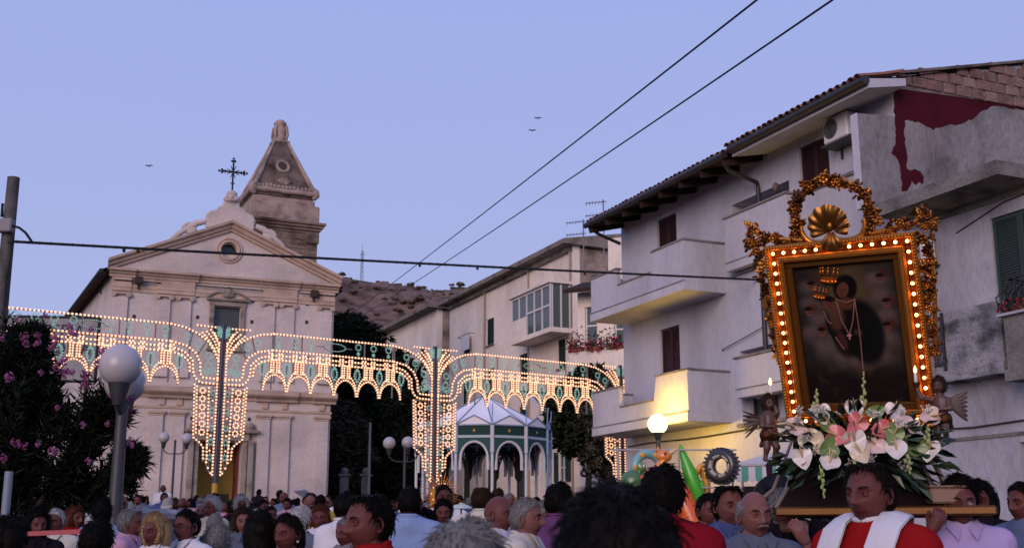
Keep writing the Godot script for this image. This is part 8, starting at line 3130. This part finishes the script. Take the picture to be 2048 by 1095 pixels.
func build_named_people() -> void:
	person("large out of focus black-haired head closest to the camera", 0.15, 1.75, 1.450, -150, "bob", "black", "black", {"woman": true, "skin": 3})
	person("blurred grey-haired head at the bottom edge, centre of the photo", -0.09, 2.35, 1.405, 175, "full", "grey", "slate")
	person("balding dark-haired man in red looking left at the bottom edge", -0.58, 4.79, 1.552, -52, "receding", "black", "red", {"skin": 1, "long": true, "belly": .5})
	person("priest in red vestment with white stole before the litter", 1.39, 4.63, 1.661, -50, "receding", "dark", "red", {"skin": 1, "long": true, "belly": .6, "extra": ["stole", "clerical"]})
	person("black-haired man in red jacket seen from behind below the lit lamp", 0.69, 5.41, 1.670, 158, "full", "black", "dark red", {"long": true, "skin": 3})
	person("bearer in lilac shirt with one fist raised under the litter beam", 2.31, 6.14, 1.668, -8, "full", "black", "lilac", {"pose": 1, "skin": 1, "belly": .4})
	person("bald bearer with a white moustache and raised fist", 1.18, 5.80, 1.601, 12, "band", "grey", "slate", {"pose": 2, "skin": 2, "belly": .5, "extra": ["moustache"]})
	person("balding man in blue shirt beside the bald moustached bearer", 1.24, 6.81, 1.669, 16, "receding", "black", "blue", {"skin": 0, "belly": .4})
	person("man with short black hair left of the balding man in blue", 1.36, 8.24, 1.671, 22, "crop", "black", "dark", {"skin": 1})
	person("grey-haired man in glasses under the bicorn hat", 1.65, 7.27, 1.666, 4, "crop", "grey", "dark", {"skin": 0, "extra": ["glasses"]})
	person("officer in a black bicorn hat before the striped stall canopy", 1.90, 8.56, 1.741, 175, "crop", "black", "black", {"long": true, "extra": ["bicorn"]})
	person("white-haired man in black jacket half hidden behind the priest", 1.96, 7.02, 1.646, 62, "full", "white", "black", {"long": true, "skin": 2, "extra": ["clerical"]})
	person("bald man peering out behind the priest under the flowers", 2.41, 8.52, 1.831, 12, "band", "grey", "dark", {"skin": 1})
	person("dark-haired woman behind the bearer in lilac", 3.01, 7.66, 1.718, -30, "long", "black", "dark", {"woman": true, "skin": 1})
	person("man in denim cut off by the right edge", 3.10, 7.23, 1.697, -65, "crop", "black", "denim", {"long": true, "skin": 1})
	person("man in light blue shirt seen from behind by the blue light pole", -0.73, 8.49, 1.725, 178, "crop", "black", "light blue", {"long": true})
	person("woman with dark tied-back hair before the man in light blue", -0.64, 8.79, 1.589, -24, "tied", "black", "dark", {"woman": true, "skin": 0})
	person("tall young man in white shirt before the golden halo", -0.72, 12.61, 1.907, 12, "crop", "black", "white", {"skin": 3})
	person("young man just below the tall one in white", -0.66, 11.46, 1.719, 4, "full", "black", "dark", {"skin": 1})
	person("bald man in white shirt looking right, centre of the crowd", -0.08, 7.50, 1.637, 62, "bald", "black", "white", {"skin": 1, "belly": .5})
	person("man with cropped grey hair in cream shirt looking right", 0.09, 7.03, 1.605, 72, "crop", "grey", "cream", {"skin": 2, "belly": .3})
	person("dark-haired head between the cropped grey man and the black blur", 0.34, 8.52, 1.733, 150, "full", "black", "purple")
	person("grey-haired woman beside the man in cream", 0.24, 9.11, 1.651, 88, "crop", "grey", "purple", {"woman": true, "skin": 1})
	person("officer in white shirt with black epaulettes, back turned", -1.23, 8.86, 1.706, 152, "crop", "black", "white", {"extra": ["epaulette"]})
	person("short grey-haired man just left of the balding man in red", -1.21, 8.72, 1.524, -30, "crop", "grey", "grey", {"skin": 1})
	person("woman with tied-back dark hair and pearl earring", -1.31, 6.98, 1.513, -26, "tied", "dark", "dark", {"woman": true, "skin": 1, "extra": ["earring"]})
	person("man with thick white hair seen from behind", -1.80, 10.18, 1.627, 150, "full", "white", "slate", {"skin": 2})
	person("woman with reddish bob in white patterned blouse", -1.79, 11.14, 1.667, 2, "bob", "red", "white", {"woman": true, "skin": 1})
	person("woman with long black hair, back turned, near the bottom edge", -1.48, 7.03, 1.525, -160, "long", "black", "black", {"woman": true, "skin": 3})
	person("woman with greying brown bob and bare neckline", -2.29, 10.15, 1.623, 24, "bob", "brown", "slate", {"woman": true, "skin": 2})
	person("close-cropped grey head above the curly grey one", -2.77, 11.15, 1.603, 178, "crop", "grey", "dark")
	person("curly grey head at the bottom edge below the church door", -2.00, 8.15, 1.463, 176, "curly", "grey", "grey", {"woman": true})
	person("dark-haired man in glasses and white shirt looking left", -2.17, 7.97, 1.564, -34, "crop", "black", "white", {"skin": 1, "extra": ["glasses"]})
	person("woman with long blond hair right of the near lamp post", -2.33, 7.81, 1.531, -24, "long", "blond", "white", {"woman": true, "skin": 1})
	person("man in pink shirt looking right beside the near lamp post", -2.90, 9.11, 1.599, 88, "receding", "grey", "pink", {"skin": 1, "belly": .6})
	person("woman with curly black hair, back turned, left of the lamp post", -3.93, 11.46, 1.719, 172, "curly", "black", "light blue", {"woman": true})
	person("big dark head at the bottom edge left of the lamp post", -2.18, 6.30, 1.461, 180, "full", "black", "black")
	person("white-haired man facing the camera behind the red tape", -3.87, 10.13, 1.619, -4, "crop", "white", "cream", {"skin": 1})
	person("woman with curly black hair behind the red tape", -3.70, 9.33, 1.586, 34, "curly", "black", "dark", {"woman": true, "skin": 1})
	person("man in white shirt standing near the blue-grey post", -5.85, 14.24, 1.842, 4, "crop", "black", "white", {"skin": 1})
	person("woman with black hair cut off by the left edge", -2.83, 6.70, 1.486, -64, "long", "black", "dark", {"woman": true, "skin": 0})
	person("woman with red-brown hair in a red top near the tape", -4.42, 12.09, 1.681, 58, "bob", "red", "red", {"woman": true, "skin": 1})
	person("man in pale shirt with dark hair, left of the lamp post", -5.70, 15.94, 1.896, 150, "crop", "dark", "cream")
	person("bald man in white shirt raised above the crowd by the two-armed lamp", -10.28, 35.00, 2.875, 10, "bald", "black", "white", {"skin": 3, "floor": 1.24})
	person("small dark-haired head raised above the crowd right of the door", -8.51, 40.00, 2.939, 160, "crop", "dark", "dark", {"floor": 1.31})
	person("dark-haired head raised above the crowd before the right pilasters", -7.03, 36.00, 2.735, 170, "full", "dark", "dark", {"floor": 1.11})
	person("dark-haired man turned away beyond the balding man in red", -2.14, 18.79, 2.044, -120, "crop", "black", "dark")
	person("man with dark hair beyond the woman with greying bob", -3.01, 14.88, 1.759, 30, "crop", "dark", "slate", {"skin": 1})
	person("bald man in dark top before the church door", -4.22, 16.20, 1.836, 8, "bald", "black", "dark", {"skin": 2})
	person("grey-haired man beyond the bald man in white", -0.04, 21.87, 2.151, 60, "crop", "grey", "grey")
	person("dark-haired person in red beyond the pale parasol", -0.53, 21.29, 2.090, -30, "full", "dark", "red", {"skin": 1})
	person("man in a yellow shirt, back turned, right of the church front", -2.98, 18.53, 2.013, 170, "crop", "black", "yellow")

const ORD := ["first", "second", "third", "fourth", "fifth", "sixth", "seventh", "eighth", "ninth", "tenth", "eleventh", "twelfth"]

func place_of(px: float) -> String:
	for q in [[150, "under the oleander"], [290, "by the near lamp post"], [400, "below the left church pilasters"], [500, "before the church door"], [600, "below the right church pilasters"], [665, "by the church corner"], [780, "before the dark trees"], [905, "around the blue pole"], [1010, "before the left bandstand arches"], [1110, "before the right bandstand arches"]]:
		if px < q[0]:
			return q[1]
	return "before the dark shrub"

func build_crowd() -> void:
	rng.seed = 2024
	var taken := []
	for c in get_children():
		if c.has_meta("category") and str(c.get_meta("category")) in ["person", "light pole", "street lamp", "bandstand", "statue", "van", "parasol"]:
			taken.append([Vector2(c.position.x, -c.position.z), 2.9 if c.get_meta("category") == "bandstand" else 0.55])
	var rows := []
	var tries := 0
	while rows.size() < 225 and tries < 12000:
		tries += 1
		var d := 10.5 + 32.0 * pow(rng.randf(), 0.75)
		var px := rng.randf_range(8, 1215)
		if d < 13.5 and (px > 120 and px < 1130) and rng.randf() < 0.8:
			continue
		if px > 1120 and d < 14.0:
			continue
		var x := (px - 1024.0) / 2398.0 * d
		var ok := true
		for t in taken:
			if t[0].distance_to(Vector2(x, d)) < t[1]:
				ok = false
				break
		if not ok:
			continue
		taken.append([Vector2(x, d), 0.52])
		var woman := rng.randf() < 0.42
		var hs: String = ["long", "bob", "tied", "curly", "bun", "full"][rng.randi() % 6] if woman else ["crop", "crop", "full", "receding", "band", "bald"][rng.randi() % 6]
		var hc: String = ["black", "black", "black", "dark", "dark", "brown", "brown", "grey", "white", "blond" if woman else "grey"][rng.randi() % 10]
		var top: String = ["white", "dark", "dark", "black", "slate", "light blue", "red", "pink", "grey", "cream", "purple", "blue", "denim", "green"][rng.randi() % 14]
		var yaw := rng.randf_range(-70, 70) if rng.randf() < 0.55 else rng.randf_range(110, 250)
		var kid := rng.randf() < 0.05
		var what := "woman" if woman else "man"
		if kid:
			what = "girl" if woman else "boy"
		var side := "facing the camera" if absf(yaw) < 25.0 else "turned right" if yaw > 0.0 and yaw < 100.0 else "turned left" if yaw < 0.0 else "seen from behind"
		var key := "%s %s in %s, %s %s" % ["bald" if hs == "bald" else hc + "-haired", what, top, side, place_of(px)]
		rows.append({"key": key, "px": px, "x": x, "d": d, "eye": ground_y(d) + rng.randf_range(1.5, 1.7) * (0.94 if woman else 1.0) * (0.75 if kid else 1.0), "yaw": yaw, "hs": hs, "hc": hc, "top": top, "woman": woman, "skin": rng.randi() % 4, "belly": 0.5 if rng.randf() < 0.3 else 0.0, "long": rng.randf() < 0.2, "v": rng.randi() % 2})
	var by := {}
	for r in rows:
		if not by.has(r.key):
			by[r.key] = []
		by[r.key].append(r)
	for k in by:
		var l: Array = by[k]
		l.sort_custom(func(a, b): return a.px < b.px)
		for i in l.size():
			var r: Dictionary = l[i]
			var lab: String = k if l.size() == 1 else "%s, %s from the left" % [k, ORD[mini(i, 11)]]
			person(lab, r.x, r.d, r.eye, r.yaw, r.hs, r.hc, r.top, {"woman": r.woman, "skin": r.skin, "belly": r.belly, "long": r.long, "v": r.v, "group": "people in the crowd"})
	# low blocks under the three who stand above the rest
	for q in [[-10.2, 35.0, "stone block under the bald man in white by the two-armed lamp"], [-8.44, 40.0, "stone block under the small dark head right of the door"], [-6.98, 36.0, "stone block under the dark head before the right pilasters"]]:
		var h := 0.0
		for c in get_children():
			if c.has_meta("category") and str(c.get_meta("category")) == "person" and absf(c.position.x - q[0]) < 0.25 and absf(-c.position.z - q[1]) < 0.1:
				h = c.position.y
		var o := thing("stone_block", q[2], "stone block", Vector3(q[0], ground_y(q[1]), -q[1]))
		var m := M.new()
		m.cbox(Vector3(0, (h - o.position.y) / 2 - 0.1, 0), Vector3(0.8, h - o.position.y + 0.2, 0.6), 0.03)
		put("block", m.mesh(), plaster("step stone", lin(0.3, 0.27, 0.25), 0.7, 0.3, 1.0), o)

func _ready() -> void:
	# camera
	var cam := Camera3D.new()
	cam.name = "camera"
	add_child(cam)
	cam.position = Vector3(0, 1.5, 0)
	cam.rotation_degrees = Vector3(12.65, 0, 0)
	cam.fov = 26.34
	cam.near = 0.1
	cam.far = 2000.0
	var at := CameraAttributesPhysical.new()
	at.frustum_focal_length = 51.3
	at.frustum_focus_distance = 9.0
	at.exposure_aperture = 8.0
	at.frustum_near = 0.1
	at.frustum_far = 2000.0
	cam.attributes = at
	# dusk sky
	var we := WorldEnvironment.new()
	we.name = "world_environment"
	var env := Environment.new()
	env.background_mode = Environment.BG_SKY
	var sky := Sky.new()
	var sm := ProceduralSkyMaterial.new()
	sm.sky_top_color = Color(0.61, 0.675, 0.915)
	sm.sky_horizon_color = Color(0.71, 0.74, 0.88)
	sm.sky_curve = 0.2
	sm.ground_bottom_color = Color(0.2, 0.19, 0.22)
	sm.ground_horizon_color = Color(0.5, 0.5, 0.58)
	sm.sun_angle_max = 1.0
	sky.sky_material = sm
	env.sky = sky
	env.tonemap_mode = Environment.TONE_MAPPER_LINEAR
	env.tonemap_exposure = 1.0
	env.sdfgi_enabled = true
	env.ssao_enabled = true
	env.ssil_enabled = true
	we.environment = env
	add_child(we)
	# afterglow: the last soft warm light from behind the camera, to the right
	var sun := DirectionalLight3D.new()
	sun.name = "afterglow"
	sun.light_color = Color(1.0, 0.88, 0.82)
	sun.light_energy = 0.62
	sun.light_angular_distance = 35.0
	sun.shadow_enabled = true
	sun.sky_mode = DirectionalLight3D.SKY_MODE_LIGHT_ONLY
	sun.rotation_degrees = Vector3(-15.0, -20.0, 0.0)
	add_child(sun)
	build_setting()
	build_church()
	build_tower()
	build_white_house()
	build_near_house()
	build_far_buildings()
	build_bandstand()
	build_green()
	build_lights()
	build_street_things()
	build_stall()
	build_litter()
	build_saint()
	build_named_people()
	build_crowd()
